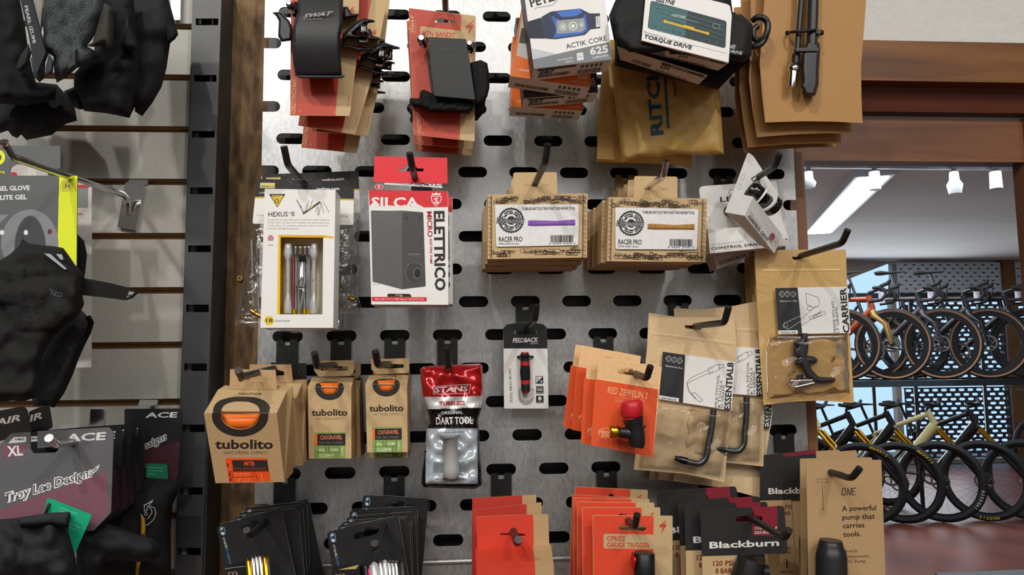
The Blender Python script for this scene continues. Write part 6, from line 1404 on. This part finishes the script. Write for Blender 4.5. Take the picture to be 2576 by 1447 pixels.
# --- orange inflator cards
def dots(g, f, x0, y0, x1, y1, m):
    g.layer += 1; w = .00004 + .000007 * g.layer; j = 0; y = y0
    while y < y1:
        x = x0 + (j % 2) * 3.6
        while x < x1: g.poly([f(x + 1.2 * math.cos(a), y + 1.2 * math.sin(a)) for a in (0, 1.26, 2.51, 3.77, 5.03)], m, w); x += 7.2
        y += 3.9; j += 1
ZG = 'orange inflator cards'
def zep(d=.108):
    r = thing('inflator_card', 'front orange card with red, black and gold inflator head', 'inflator card', (1585, 905, d), ZG); g = G(d)
    hole = rp([(1552, 930), (1570, 928), (1575, 924), (1592, 929), (1594, 936), (1622, 944), (1620, 949), (1556, 940)], 2)
    g.poly(rp([(1506, 897), (1665, 923), (1642, 1151), (1487, 1120)], 2), '#f0c894', 0, .0007, [hole])
    f = sim((0, 0), (160, 0), (1506, 897), (1665, 923)); dots(g, f, 4, 4, 157, 54, '#c0814e')
    g.ink([f(0, 57), f(160, 57), (1642, 1151), (1487, 1120)], '#e5582b')
    g.text('RED ZEPPELIN 2', (1528, 989), (1628, 1004), 16, '#f3b488', bold=.01); g.text('CO2 TIRE INFLATOR', (1546, 1003), (1620, 1013), 7, '#e99a70'); g.text('POMPE DE CO2', (1546, 1011), (1600, 1019), 6, '#e99a70')
    g.stroke(ell(1524, 1090, 18, 13, 16, a0=20, a1=330), 1.6, '#f0a57c'); g.text('planet', (1505, 1088), (1545, 1094), 9, '#f3b08a', bold=.03); g.text('bike', (1513, 1098), (1543, 1103), 9, '#f3b08a', bold=.03)
    g.build('backing_card', r)
    g = G(d); q = lambda x, y, w=.014: g.pt(x, y, w)
    g.tube3([q(1589, 1007), q(1590, 1012), q(1590, 1025), q(1588, 1045), q(1588, 1050)], [.006, .0085, .0088, .009, .0075], '#c4202a/p', 12); g.tube3([q(1588, 1050), q(1589, 1057)], .0068, '#c4202a/p', 16); g.build('red_cap', r)
    g = G(d); g.tube3([q(1592, 1052), q(1594, 1062), q(1597, 1075), q(1601, 1095), q(1603, 1118), q(1602, 1126)], [.0084, .0078, .0068, .0068, .0062, .0052], '#1c1c1d/p', 18); g.tube3([q(1590, 1092), q(1570, 1089), q(1558, 1088)], [.0045, .0046, .0042], '#1c1c1d/p', 14); g.puff([(1608, 1080), (1618, 1072), (1626, 1069), (1622, 1078), (1610, 1090)], '#1c1c1d/p', .006, w=.008, R=3, step=3); g.build('inflator_body', r)
    g = G(d); g.tube3([q(1533, 1086), q(1535, 1086), q(1552, 1087), q(1557, 1087.5)], [.0040, .0056, .0056, .0044], 'gold', 12); g.build('gold_knob', r)
    return r
rZ = zep()
for i, (b, rot, d) in enumerate((((1461, 1115), -.5, .096), ((1438, 1081), 1.0, .080), ((1417, 1074), 3.5, .068))):
    dup(rZ, (1487, 1120), b, .108, d, rot, 'orange inflator card, %s behind the front card' % ['first', 'second', 'third'][i], skip=('red_cap', 'inflator_body', 'gold_knob'))
# --- glossy kraft pouches
def stitch_logo(g, x, y, k, m):
    for ph in (0, math.pi): g.stroke([(x + t * 5 * k, y + 6 * k * math.sin(t * .83 + ph)) for t in [i * .5 for i in range(0, 16)]], 1.3 * k, m)
    for t in (1, 2.8, 4.7, 6.5): g.stroke([(x + t * 5 * k, y - 5 * k), (x + t * 5 * k, y + 5 * k)], .8 * k, m)
mk('label_black', '#2a2c2f', .45, var=.03)
def tool_label(g, q, left, big, l2, l3, l4, draw):
    TL, TR, BR, BL = q
    f = lambda u, v: (lerp(lerp(TL[0], TR[0], u), lerp(BL[0], BR[0], u), v), lerp(lerp(TL[1], TR[1], u), lerp(BL[1], BR[1], u), v))
    g.poly(q, 'white', .0006, .0003); w = .0006
    g.ink([f(0, 0), f(.31, 0), f(.33, 1), f(0, 1)], 'label_black', w=w); a = f(.05, .12)
    stitch_logo_w(g, f(.05, .13), f(.28, .14), '#c9cbcd', w); g.text('daysaver.fun', f(.05, .30), f(.29, .305), 5, '#e2e3e4', w=w)
    g.ink([f(0, .92), f(.27, .92), f(.27, 1), f(0, 1)], 'white', w=w); g.text(left, f(.03, .985), f(.24, .985), 3.8, 'ink', w=w, bold=.03)
    g.text(big, f(.985, .995), f(.975, .02), 15, 'ink', w=w, bold=.06); g.text(l2, f(.80, .985), f(.80, .30), 6, 'ink', w=w); g.text(l3, f(.845, .985), f(.845, .42), 6, 'ink', w=w); g.text(l4, f(.885, .985), f(.885, .5), 6, 'ink', w=w)
    draw(g, f, w)
def stitch_logo_w(g, a, b, m, w):
    A, B = Vector(a), Vector(b); e = B - A; L = e.length; e.normalize(); n = Vector((-e.y, e.x))
    for ph in (0, math.pi): g.stroke([tuple(A + e * (L * i / 24) + n * (L * .17 * math.sin(i / 24 * 3 * math.pi + ph))) for i in range(25)], 1.2, m, w=w)
    for t in (.06, .17, .5, .83, .94): h = L * .16 * abs(math.sin(t * 3 * math.pi)); g.stroke([tuple(A + e * L * t - n * h), tuple(A + e * L * t + n * h)], .8, m, w=w)
def hexkey_draw(g, f, w):
    K = '#3c3c3c'
    for o in (0, .035): g.stroke([f(.93 - .22, .17 + o * 2.2), f(.42, .45 + o * 2.2), f(.36, .56 + o), f(.40, .72 + o), f(.50, .88)], .8, K, w=w)
    g.stroke([f(.78, .10), f(.84, .08), f(.85, .14), f(.79, .18)], .8, K, True, w=w); g.stroke([f(.64, .20), f(.78, .09), f(.79, .2), f(.66, .33)], .8, K, True, w=w); g.stroke([f(.44, .80), f(.56, .93), f(.6, .88), f(.47, .74)], .8, K, True, w=w)
def mount_draw(g, f, w):
    K, Wt = '#3c3c3c', '#e2e3e4'
    g.stroke([f(.42, .12), f(.58, .22), f(.60, .30), f(.58, .42), f(.50, .44), f(.42, .36), f(.42, .12)], .8, K, True, w=w); g.stroke([f(.55, .4), f(.3, .72), f(.1, .90)], .8, K, w=w); g.stroke([f(.62, .5), f(.42, .74), f(.22, .92)], .8, K, w=w)
    g.stroke([f(.34, .60), f(.10, .76), f(.07, .84), f(.14, .90), f(.33, .72)], .9, Wt, w=w); g.stroke([f(.11 + .03 * math.cos(t), .80 + .05 * math.sin(t)) for t in [i * .7 for i in range(9)]], .8, Wt, w=w); g.stroke([f(.46 + .04 * math.cos(t), .45 + .05 * math.sin(t)) for t in [i * .7 for i in range(9)]], .8, K, w=w)
    for a in (.44, .5, .56): g.stroke([f(a, .86 - a * .5), f(a + .1, .80 - a * .5), f(a + .11, .86 - a * .5), f(a + .01, .92 - a * .5)], .7, K, True, w=w)
mk('kraft_gloss', '#e2c59a', .32, col2='#d8ba8d', scale=400, coat=.7, bump=.25, bscale=18)
mk('kraft_gold', '#d8b171', .32, col2='#cda664', scale=400, coat=.7, bump=.25, bscale=18)
EG2 = 'glossy kraft pouches with hex key tools'
def wave(x, y): return .0012 * math.sin(x / 17. + y / 31.) + .001 * math.sin(y / 13. - x / 40.)
def ess(d=.055):
    r = thing('tool_pouch_bag', 'front glossy kraft pouch with white label and bent grey hex key', 'kraft pouch', (1740, 800, d), EG2); g = G(d)
    g.poly([(1632, 787), (1700, 797), (1780, 797), (1846, 790), (1853, 861), (1840, 1033), (1822, 1213), (1720, 1192), (1594, 1182), (1612, 1040), (1628, 870)], 'kraft_gloss', -.003, .0005, [rp([(1722, 818), (1762, 820), (1764, 830), (1724, 826)], 3)])
    g.stroke([(1640, 836), (1846, 862)], 2.5, '#e9d3ac', w=-.003); g.stroke([(1640, 842), (1846, 869)], 1, '#b8945e', w=-.003)
    tool_label(g, [(1667, 885), (1850, 911), (1840, 1033), (1658, 1004)], 'ESSENTIAL LINE', 'ESSENTIAL8', 'MULTITOOL', '8 TOOLS', '33 GRAMS', hexkey_draw); g.build('kraft_backing', r)
    g = G(d); g.tube3(g.smoothpath([g.pt(*q) for q in ((1795, 1030, .004), (1790, 1075, .004), (1782, 1120, .004), (1776, 1150, .004), (1760, 1166, .004), (1735, 1163, .004), (1712, 1156, .004))], 5), .0028, '#6b6f72/m', 6); g.tube([(1727, 1161, .004), (1714, 1157, .004), (1698, 1152, .004)], [.0036, .0032, .002], '#3d4042/m', 6); g.build('hex_key', r)
    G(d).puff([(1660, 1012), (1838, 1038), (1818, 1196), (1612, 1172), (1635, 1040)], 'clear_film', .006, back=.0, w=.0006, R=16, nz=.003, ns=34, seed=3, step=8).build('clear_front', r)
    return r
rQ = ess()
for i, (b, rot, d) in enumerate((((1921, 1174), -5.5, .046),)):
    dup(rQ, (1822, 1213), b, .055, d, rot, 'glossy kraft pouch with a hex key fanned out to the right behind the front one')
for i, (b, rot, d) in enumerate((((1700, 1211), 3.0, .034), ((1668, 1207), 1.5, .026), ((1643, 1206), .5, .018))):
    dup(rQ, (1594, 1182), (b[0] - [6, 12, 10][i] - 0, b[1]), .055, d, rot, 'glossy kraft pouch, %s of those peeking out below and left of the front one' % ['first', 'second', 'third'][i], skip=('hex_key', 'clear_front'))
CG = 'gold kraft pouches with frame mounts'
def carr(d=.058):
    r = thing('mount_pouch_bag', 'front golden kraft pouch with black frame mount and two bolts inside', 'kraft pouch', (2010, 640, d), CG); g = G(d)
    g.poly([(1898, 629), (2128, 628), (2131, 723), (2139, 860), (2148, 1008), (2146, 1014), (2060, 1008), (1980, 1012), (1921, 1019), (1910, 860), (1899, 663)], 'kraft_gold', -.003, .0005, [rp([(1991, 646), (2003, 646), (2036, 646), (2034, 651), (1996, 654)], 2)])
    g.stroke([(1917, 672), (2112, 668)], 1, '#b98d44', w=-.003); g.stroke([(1917, 680), (2112, 678)], 3, '#ecd090', w=-.003); g.stroke([(1917, 684), (2112, 682)], 1, '#b98d44', w=-.003)
    tool_label(g, [(1950, 725), (2132, 721), (2140, 838), (1958, 841)], 'ORIGINAL LINE', 'CARRIER', 'FRAME MOUNT', '17 GRAMS', '', mount_draw); g.build('kraft_backing', r)
    M_ = '#26262a/p'
    g = G(d); g.puff(rp([(2016, 838), (2034, 838), (2034, 880), (2030, 895), (2046, 896), (2056, 902), (2058, 910), (2048, 917), (2038, 915), (2042, 930), (2060, 948), (2098, 950), (2103, 956), (2098, 963), (2060, 966), (2030, 950), (2020, 930), (2014, 918), (2000, 918), (2000, 908), (2012, 905), (2010, 900), (1997, 898), (1996, 874), (2008, 872), (1997, 868), (1996, 858), (2014, 856)], 3), M_, .007, back=0, w=0, R=6, step=5); g.puff(rp([(2003, 944), (2020, 942), (2023, 956), (2006, 958)], 3), M_, .006, back=0, R=4, step=4); g.build('frame_mount', r)
    for a, b in (((1987, 959), (2042, 957)), ((1997, 975), (2047, 964))):
        g = G(d); g.tube([(*a, .004), (a[0] + 3, a[1], .004)], .0030, 'steel', 12); g.tube([(a[0] + 3, a[1], .004), (*b, .004)], .0017, 'steel', 10); g.build('bolt', r)
    G(d).puff([(1935, 846), (2132, 843), (2138, 990), (2060, 996), (1930, 1004), (1925, 880)], 'clear_film', .007, back=.0, w=.0006, R=16, nz=.003, ns=36, seed=6, step=8).build('clear_front', r)
    return r
rC = carr()
for i, (b, rot, d) in enumerate((((1915, 1015), .3, .042), ((1908, 1011), .2, .034), ((1900, 1008), .5, .026), ((1889, 1008), .8, .018))):
    dup(rC, (1921, 1019), b, .058, d, rot, 'golden kraft pouch, %s behind the front frame mount pouch' % ['first', 'second', 'third', 'fourth'][i], skip=('frame_mount', 'bolt', 'clear_front'))
# --- black cards with multi-tools, bottom left
def crank(f, d, low, label, group):
    F = f or (lambda x, y: (x, y))
    r = thing('multi_tool_card', label, 'multi-tool card', (*F(625, 1310), d), group); g = G(d)
    hole = [F(*q) for q in rp([(606, 1331), (612, 1322), (630, 1318), (632, 1309), (648, 1307), (652, 1314), (672, 1307), (676, 1316), (650, 1326), (625, 1336), (610, 1338)], 2)]
    g.poly([F(*q) for q in rp([(545, 1325), (704, 1279), (743, 1447), (768, 1560), (595, 1590)], [8, 8, 0, 2, 2])], '#232324', 0, .0007, [hole])
    g.stroke([F(552, 1319), F(698, 1281), ], .7, '#8d877c'); g.stroke([F(709, 1288), F(743, 1447)], .6, '#8d877c')
    B_ = '#4e86c0'
    f3 = lambda L: [F(*q) for q in L]
    g.ink(f3(stad(560, 1336, 22, 12, 6, 78)), '#7eb2e0', [f3(stad(560, 1336, 19, 9, 6, 78))]); g.ink(f3(ell(558, 1331, 2.6, 2.8, 10)), '#e8e8e8'); g.ink(f3(ell(560.5, 1342, 3.4, 3.6, 12)), '#e8e8e8')
    g.text('crank', F(560, 1353), F(567, 1380), 7.5, '#dedede'); g.text('brothers', F(567.5, 1381), F(577, 1419), 7.5, B_)
    g.build('backing_card', r); return r, F
CB1, CB2 = 'black multi-tool cards, left stack', 'black multi-tool cards, right stack'
r1, F = crank(None, .075, 0, 'front black card of the left stack with a yellow and steel folding tool', CB1)
g = G(.075); g.block([(565, 1431), (622, 1424), (650, 1530), (585, 1530)], .012, '#1b1b1c', w=.013); g.stroke([(566, 1431), (622, 1424)], 1.2, '#b8b4aa', w=.013); g.text('m', (574, 1448), (598, 1446), 12, '#8f765c', w=.0132, bold=.02); g.build('paper_insert', r1)
def fold_tool(r, f, cols, dd_=.075):
    g = G(dd_)
    for k, (x, y, m_, L_) in enumerate(cols):
        a, b = f(x, y), f(x + 7, y + 90); g.tube3([g.pt(a[0], a[1], .020), g.pt(lerp(a[0], b[0], .04), lerp(a[1], b[1], .04), .023), g.pt(*b, .023)], [.0015, L_ * .00027, L_ * .00027], m_, 12)
    g.build('folding_tool', r)
fold_tool(r1, lambda x, y: (x, y), ((625, 1408, 'gold', 10), (636, 1402, 'steel', 8), (645, 1399, 'steel', 8), (654, 1398, 'steel', 8), (667, 1400, 'gold', 11), (674, 1403, '#222/p' if False else '#222224/p', 8)))
for i, (b, rot, d) in enumerate((((748, 1279), 11, .063), ((758, 1272), 12, .052), ((770, 1264), 14, .040), ((774, 1256), 5, .028))):
    dup(r1, (704, 1281), b, .075, d, rot - 4, 'black multi-tool card of the left stack, %s behind the front card' % ['first', 'second', 'third', 'fourth'][i], skip=('paper_insert', 'folding_tool'))
f_ = sim((545, 1325), (704, 1279), (822, 1338), (1014, 1297)); sc_ = 192 / 165.
def f_(x, y):
    # same card turned a little less
    z = complex(x - 545, y - 1325) * complex(math.cos(math.radians(2.5)), math.sin(math.radians(2.5))) * 1.10
    return 822 + z.real, 1340 + z.imag
r2, F = crank(f_, .085, 0, 'front black card of the right stack with a silver folding tool and hand drawing', CB2)
g = G(.085); K = '#0e0e0f'
for L in ([(985, 1310), (1010, 1303), (1018, 1318), (998, 1330), (984, 1326), (985, 1310)], [(984, 1330), (975, 1345), (960, 1352), (972, 1356), (1000, 1352)], [(930, 1400), (945, 1380), (965, 1390), (972, 1375), (985, 1385), (990, 1376), (1003, 1388), (1010, 1380), (1022, 1395), (1028, 1420)], [(965, 1350), (1028, 1392)], [(940, 1395), (930, 1415)]): g.stroke(L, .9, K)
g.build('hand_drawing', r2)
g = G(.085); g.block([(834, 1435), (905, 1430), (915, 1530), (850, 1530)], .012, '#1b1b1c', w=.013); g.poly([(850, 1434), (903, 1421), (896, 1432)], '#b5a860', .0135); g.text('m', (843, 1452), (868, 1449), 9, '#8f6a50', w=.0132, bold=.02); g.build('paper_insert', r2)
fold_tool(r2, lambda x, y: (x, y), ((920, 1422, '#222224/p', 7), (928, 1428, '#a3223f/m', 8), (941, 1418, 'pearl', 15), (957, 1413, 'steel', 10), (968, 1413, 'pearl', 9), (978, 1413, 'steel', 8), (987, 1414, 'steel', 8), (996, 1414, 'steel', 7), (1010, 1411, '#222224/p', 11)), .085)
a2 = f_(545, 1325)
for i, (b, rot, d) in enumerate((((854, 1322), 7, .075), ((862, 1314), 8, .065), ((875, 1302), 8, .054), ((883, 1267 + 18), 9, .043), ((918, 1246), 16, .030))):
    dup(r2, (a2[0] + 4, a2[1] - 2), (b[0], b[1]), .085, d, rot, 'black multi-tool card of the right stack, %s behind the front card' % ['first', 'second', 'third', 'fourth', 'fifth'][i], skip=('paper_insert', 'folding_tool', 'hand_drawing'))
# --- red boxed cards
RG2 = 'red and kraft header cards at the bottom'
r_ = thing('red_box', 'front red and kraft box with crumpled header card, bottom row', 'red kraft box', (1290, 1380, .15), RG2)
g = G(.128); hole = euro(1290, 1345, 64, 9, 2)
g.poly([(1198, 1300), (1290, 1296), (1379, 1294), (1382, 1376), (1200, 1381)], 'kraft', 0, .0007, [hole]); g.ink([(1198.3, 1300.3), (1290, 1296.3), (1341, 1295), (1343, 1377), (1200, 1381)], '#cf3f2b', [hole]); g.build('header_card', r_)
g = G(0); a, b, c, e = P(1196, 1381, .128), P(1386, 1370, .128), P(1393, 1424, .172), P(1198, 1436, .172); z = Vector((0, 0, -.06)); y = Vector((0, .03, 0)); t_ = lambda p, q, k: p.lerp(q, k)
for (p, q, r0, s0) in ((a, b, c, e), (e, c, c + z, e + z)):
    g.raw([p, t_(p, q, .76), t_(s0, r0, .76), s0], [(0, 3, 2, 1)], '#cf3f2b'); g.raw([t_(p, q, .76), q, r0, t_(s0, r0, .76)], [(0, 3, 2, 1)], 'kraft')
g.raw([b, b + z * 2, c + z, c], [(0, 1, 2, 3)], 'kraft'); g.raw([a, e, e + z, a + z * 2], [(0, 1, 2, 3)], '#cf3f2b'); g.raw([a, b, b + z * 2, a + z * 2], [(0, 1, 2, 3)], 'kraft'); g.build('carton', r_)
def redback(q, d, lab):
    r = thing('red_box', lab, 'red kraft box', (q[0][0], q[0][1], d), RG2); g = G(d); g.poly(rp(q, 2), 'kraft', 0, .0007)
    g.ink([q[0], tuple(Vector(q[0]).lerp(Vector(q[1]), .78)), tuple(Vector(q[3]).lerp(Vector(q[2]), .78)), q[3]], '#b8362a'); g.build('header_card', r)
    return r
redback([(1192, 1283), (1250, 1270), (1362, 1264), (1362, 1500), (1188, 1500)][:1] + [(1362, 1264), (1366, 1500), (1186, 1500)], .11, 'middle red and kraft header card in the bottom row')
redback([(1188, 1253), (1349, 1245), (1354, 1500), (1186, 1500)], .095, 'rearmost red and kraft header card in the bottom row')
# --- gauge trigger cards
GG = 'red gauge trigger cards'
def cpro(d=.102):
    r = thing('trigger_card', 'front red and kraft gauge trigger card with lettering and black trigger', 'inflator card', (1590, 1300, d), GG); g = G(d)
    hole = rp([(1557, 1324), (1582, 1320), (1588, 1313), (1596, 1313), (1602, 1321), (1626, 1325), (1626, 1332), (1620, 1337), (1562, 1334), (1557, 1330)], 2)
    g.poly(rp([(1491, 1296), (1692, 1298), (1691, 1570), (1493, 1570)], 3), 'kraft_light', 0, .0007, [hole]); g.ink(rp([(1492, 1297), (1644, 1298.5), (1644, 1569), (1494, 1569)], 2), '#e04a2f', [hole])
    g.ink(rp([(1518, 1343), (1646, 1345), (1646, 1382), (1518, 1380)], 5), 'kraft_light'); g.text('CPRO2', (1527, 1361), (1572, 1361.5), 11.5, '#cc4028', bold=.02); g.text('GAUGE TRIGGER', (1527, 1377), (1634, 1378), 11.5, '#cc4028', bold=.02); slogo(g, 1667, 1326, 1.15); g.build('backing_card', r)
    g = G(d); q = lambda x, y, w=.014: g.pt(x, y, w); g.tube3([q(1593, 1412), q(1598, 1412), q(1638, 1414), q(1645, 1414)], [.0075, .008, .008, .0075], '#141415/p', 20) if False else g.tube3([q(1620, 1390), q(1620, 1393), q(1621, 1450), q(1621, 1480)], [.0075, .0085, .0085, .0085], '#141415/p', 20); g.build('trigger_body', r)
    g = G(d); g.tube3([q(1595, 1412), q(1592, 1412)], .0068, '#b3223a/m', 18); g.build('red_gauge_ring', r)
    return r
rG = cpro()
for i, (b, rot, d) in enumerate((((1661, 1277), -.5, .090), ((1646, 1265), .3, .079), ((1634, 1256), .5, .068), ((1627, 1254), 2.2, .057), ((1630, 1233), 2.0, .045))):
    dup(rG, (1692, 1298), b, .102, d, rot, 'red gauge trigger card, %s behind the lettered front card' % ['first', 'second', 'third', 'fourth', 'fifth'][i], skip=('trigger_body', 'red_gauge_ring'))
# --- black and red pump cards
BKG = 'black and red topped mini pump cards'
def blk(d=.098):
    r = thing('pump_gauge_card', 'front black and red topped card with bold white name and pressure figures', 'inflator card', (1870, 1280, d), BKG); g = G(d)
    hole = rp([(1850, 1304), (1858, 1299), (1908, 1297), (1916, 1300), (1919, 1308), (1910, 1315), (1860, 1315), (1851, 1311)], 3)
    g.poly(rp([(1761, 1281), (1973, 1274), (1982, 1392), (1766, 1400)], [7, 7, 5, 0]) , '#2a2929', 0, .0007, [hole]); g.poly([(1766, 1400), (1868, 1397), (1873, 1402), (1873, 1420), (1874, 1560), (1770, 1560)], 'kraft_light', 0, .0007)
    g.ink(rp([(1891, 1276.5), (1955, 1274.6), (1957, 1345), (1950, 1350), (1893, 1347)], 2), '#84202e', [[(max(1891.5, x), y) for x, y in hole]])
    g.text('DESIGN', (1898, 1333), (1934, 1332), 7, '#e5c9c4', bold=.02); g.text('SERIES', (1898, 1344), (1934, 1343), 7, '#e5c9c4', bold=.02); g.stroke([(1939, 1338), (1947, 1341), (1953, 1326)], 3, '#e9dcd6')
    g.text('Blackburn', (1785, 1380), (1960, 1373), 15.5, '#e9e6df', bold=.06)
    g.text('120 PSI', (1794, 1424), (1845, 1423), 12, '#7a2a24', bold=.02); g.text('8 BAR', (1800, 1443), (1842, 1442), 12, '#7a2a24', bold=.02); g.build('backing_card', r)
    return r
rK = blk()
for i, (b, rot, d) in enumerate((((1930, 1265), .3, .087), ((1910, 1251), -.8, .076), ((1853, 1230), -4.6, .065), ((1852, 1226), -1, .054))):
    dup(rK, (1973, 1276), b, .098, d, rot, 'black and red topped card, %s behind the front one with the name' % ['first', 'second', 'third', 'fourth'][i])
g = G(.103); q = lambda x, y, w=.004: g.pt(x, y, w); g.tube3([q(1890, 1408), q(1880, 1450), q(1880, 1520)], [.011, .013, .013], '#19191a/p', 16); g.tube3([q(1880, 1435), q(1930, 1440)], .006, '#19191a/p', 12); g.build('mini_pump_body', rK)
r_ = thing('pump_gauge_card', 'separate black topped card half hidden left of the kraft pump cards', 'inflator card', (1925, 1180, .10), BKG)
g = G(.042); g.poly(rp([(1912, 1146), (2052, 1132), (2056, 1256), (1912, 1260)], 5), '#2a2929', 0, .0007); g.poly([(1912, 1260), (1990, 1257), (2010, 1560), (1938, 1560)], 'kraft', 0, .0007); g.ink([(1970, 1141), (2052, 1133), (2053, 1142), (1970, 1150)], '#7b2230'); g.text('Blackburn', (1933, 1243), (2060, 1240), 14, '#d9d3c8', bold=.05); g.text('120 PSI', (1950, 1283), (1992, 1280), 10, '#5a3a2a', bold=.02); g.text('8 BAR', (1956, 1298), (1990, 1296), 10, '#5a3a2a', bold=.02)
g.text('ADJUSTABLE', (1948, 1384), (1990, 1381), 5, '#33271d', bold=.02); g.text('INFLATOR', (1954, 1395), (1990, 1393), 5, '#33271d', bold=.02); g.stroke([(1979, 1408), (1980, 1430)], 3, '#33271d'); g.stroke(ell(1979, 1412, 8, 5, 12, a0=0, a1=250), 1.2, '#33271d'); g.text('PRESTA HEAD', (1964, 1443), (2000, 1441), 5, '#33271d', bold=.02); g.build('backing_card', r_)
# --- kraft cards of the pump that carries tools
OG = 'kraft cards of the tool carrying pump'
def oneup(d=.094):
    r = thing('pump_card', 'front kraft card with printed slogan and black pump body', 'pump card', (2120, 1165, d), OG); g = G(d)
    h1 = rp([(2081, 1185), (2092, 1182), (2100, 1188), (2095, 1193)], 1); h2 = ell(2157, 1188, 12, 6, 12, rot=10)
    g.poly(rp([(2028, 1163), (2217, 1157), (2232, 1560), (2036, 1560)], [4, 4, 2, 2]), 'kraft', 0, .0007, [h1, h2])
    K = '#33271d'
    g.text('Integrated', (2052, 1208), (2081, 1207), 4.2, '#6e5538'); g.text('Tool Storage', (2050, 1216), (2085, 1215), 4.2, '#6e5538'); g.stroke([(2069, 1221), (2071, 1283)], .9, K); g.stroke([(2068, 1279), (2071, 1284), (2074, 1279)], .9, K)
    g.stroke([(2129, 1228), (2120, 1230), (2117, 1245), (2125, 1246), (2128, 1232)], 2, K); g.stroke([(2131, 1246), (2133, 1229), (2138, 1246), (2142, 1228)], 2, K); g.stroke([(2153, 1228), (2144, 1229), (2143, 1245), (2151, 1245)], 2, K); g.stroke([(2143, 1237), (2151, 1236.5)], 2, K)
    for i, s_ in enumerate(('A powerful', 'pump that', 'carries', 'tools.')): g.text(s_, (2118 + i * 1.2, 1286 + i * 21.7), ((2204, 2201, 2175, 2166)[i], 1283.5 + i * 21.7), 12.5, '#33261b', bold=.015)
    for i, s_ in enumerate(('OneUp', 'Components', 'EDC Pump')): g.text(s_, ((2124, 2124, 2124)[i], 1391 + i * 13), ((2157, 2186, 2178)[i], 1389.6 + i * 13), 8, '#44341f')
    g.build('backing_card', r)
    g = G(d); q = lambda x, y, w=.015: g.pt(x, y, w); g.tube3([q(2090, 1361), q(2090, 1364), q(2090, 1372), q(2090, 1381), q(2091, 1384), q(2091, 1400), q(2093, 1560)], [.0085, .0092, .0098, .0105, .0112, .0122, .0126], '#232425/p', 28); g.build('pump_body', r)
    g = G(d); g.tube3([q(2090, 1359), q(2090, 1362)], [.0088, .0088], '#2b2c2d/p', 28); g.build('pump_cap', r)
    return r
rO = oneup()
for i, (b, rot, d) in enumerate((((2194, 1151), .8, .066), ((2155, 1133), -2.5, .040), ((2112, 1132), -1.5, .020))):
    dup(rO, (2217, 1157), b, .094, d, rot, 'kraft tool pump card, %s behind the front card with the slogan' % ['first', 'second', 'third'][i], skip=() if i < 2 else ('pump_body', 'pump_cap'))
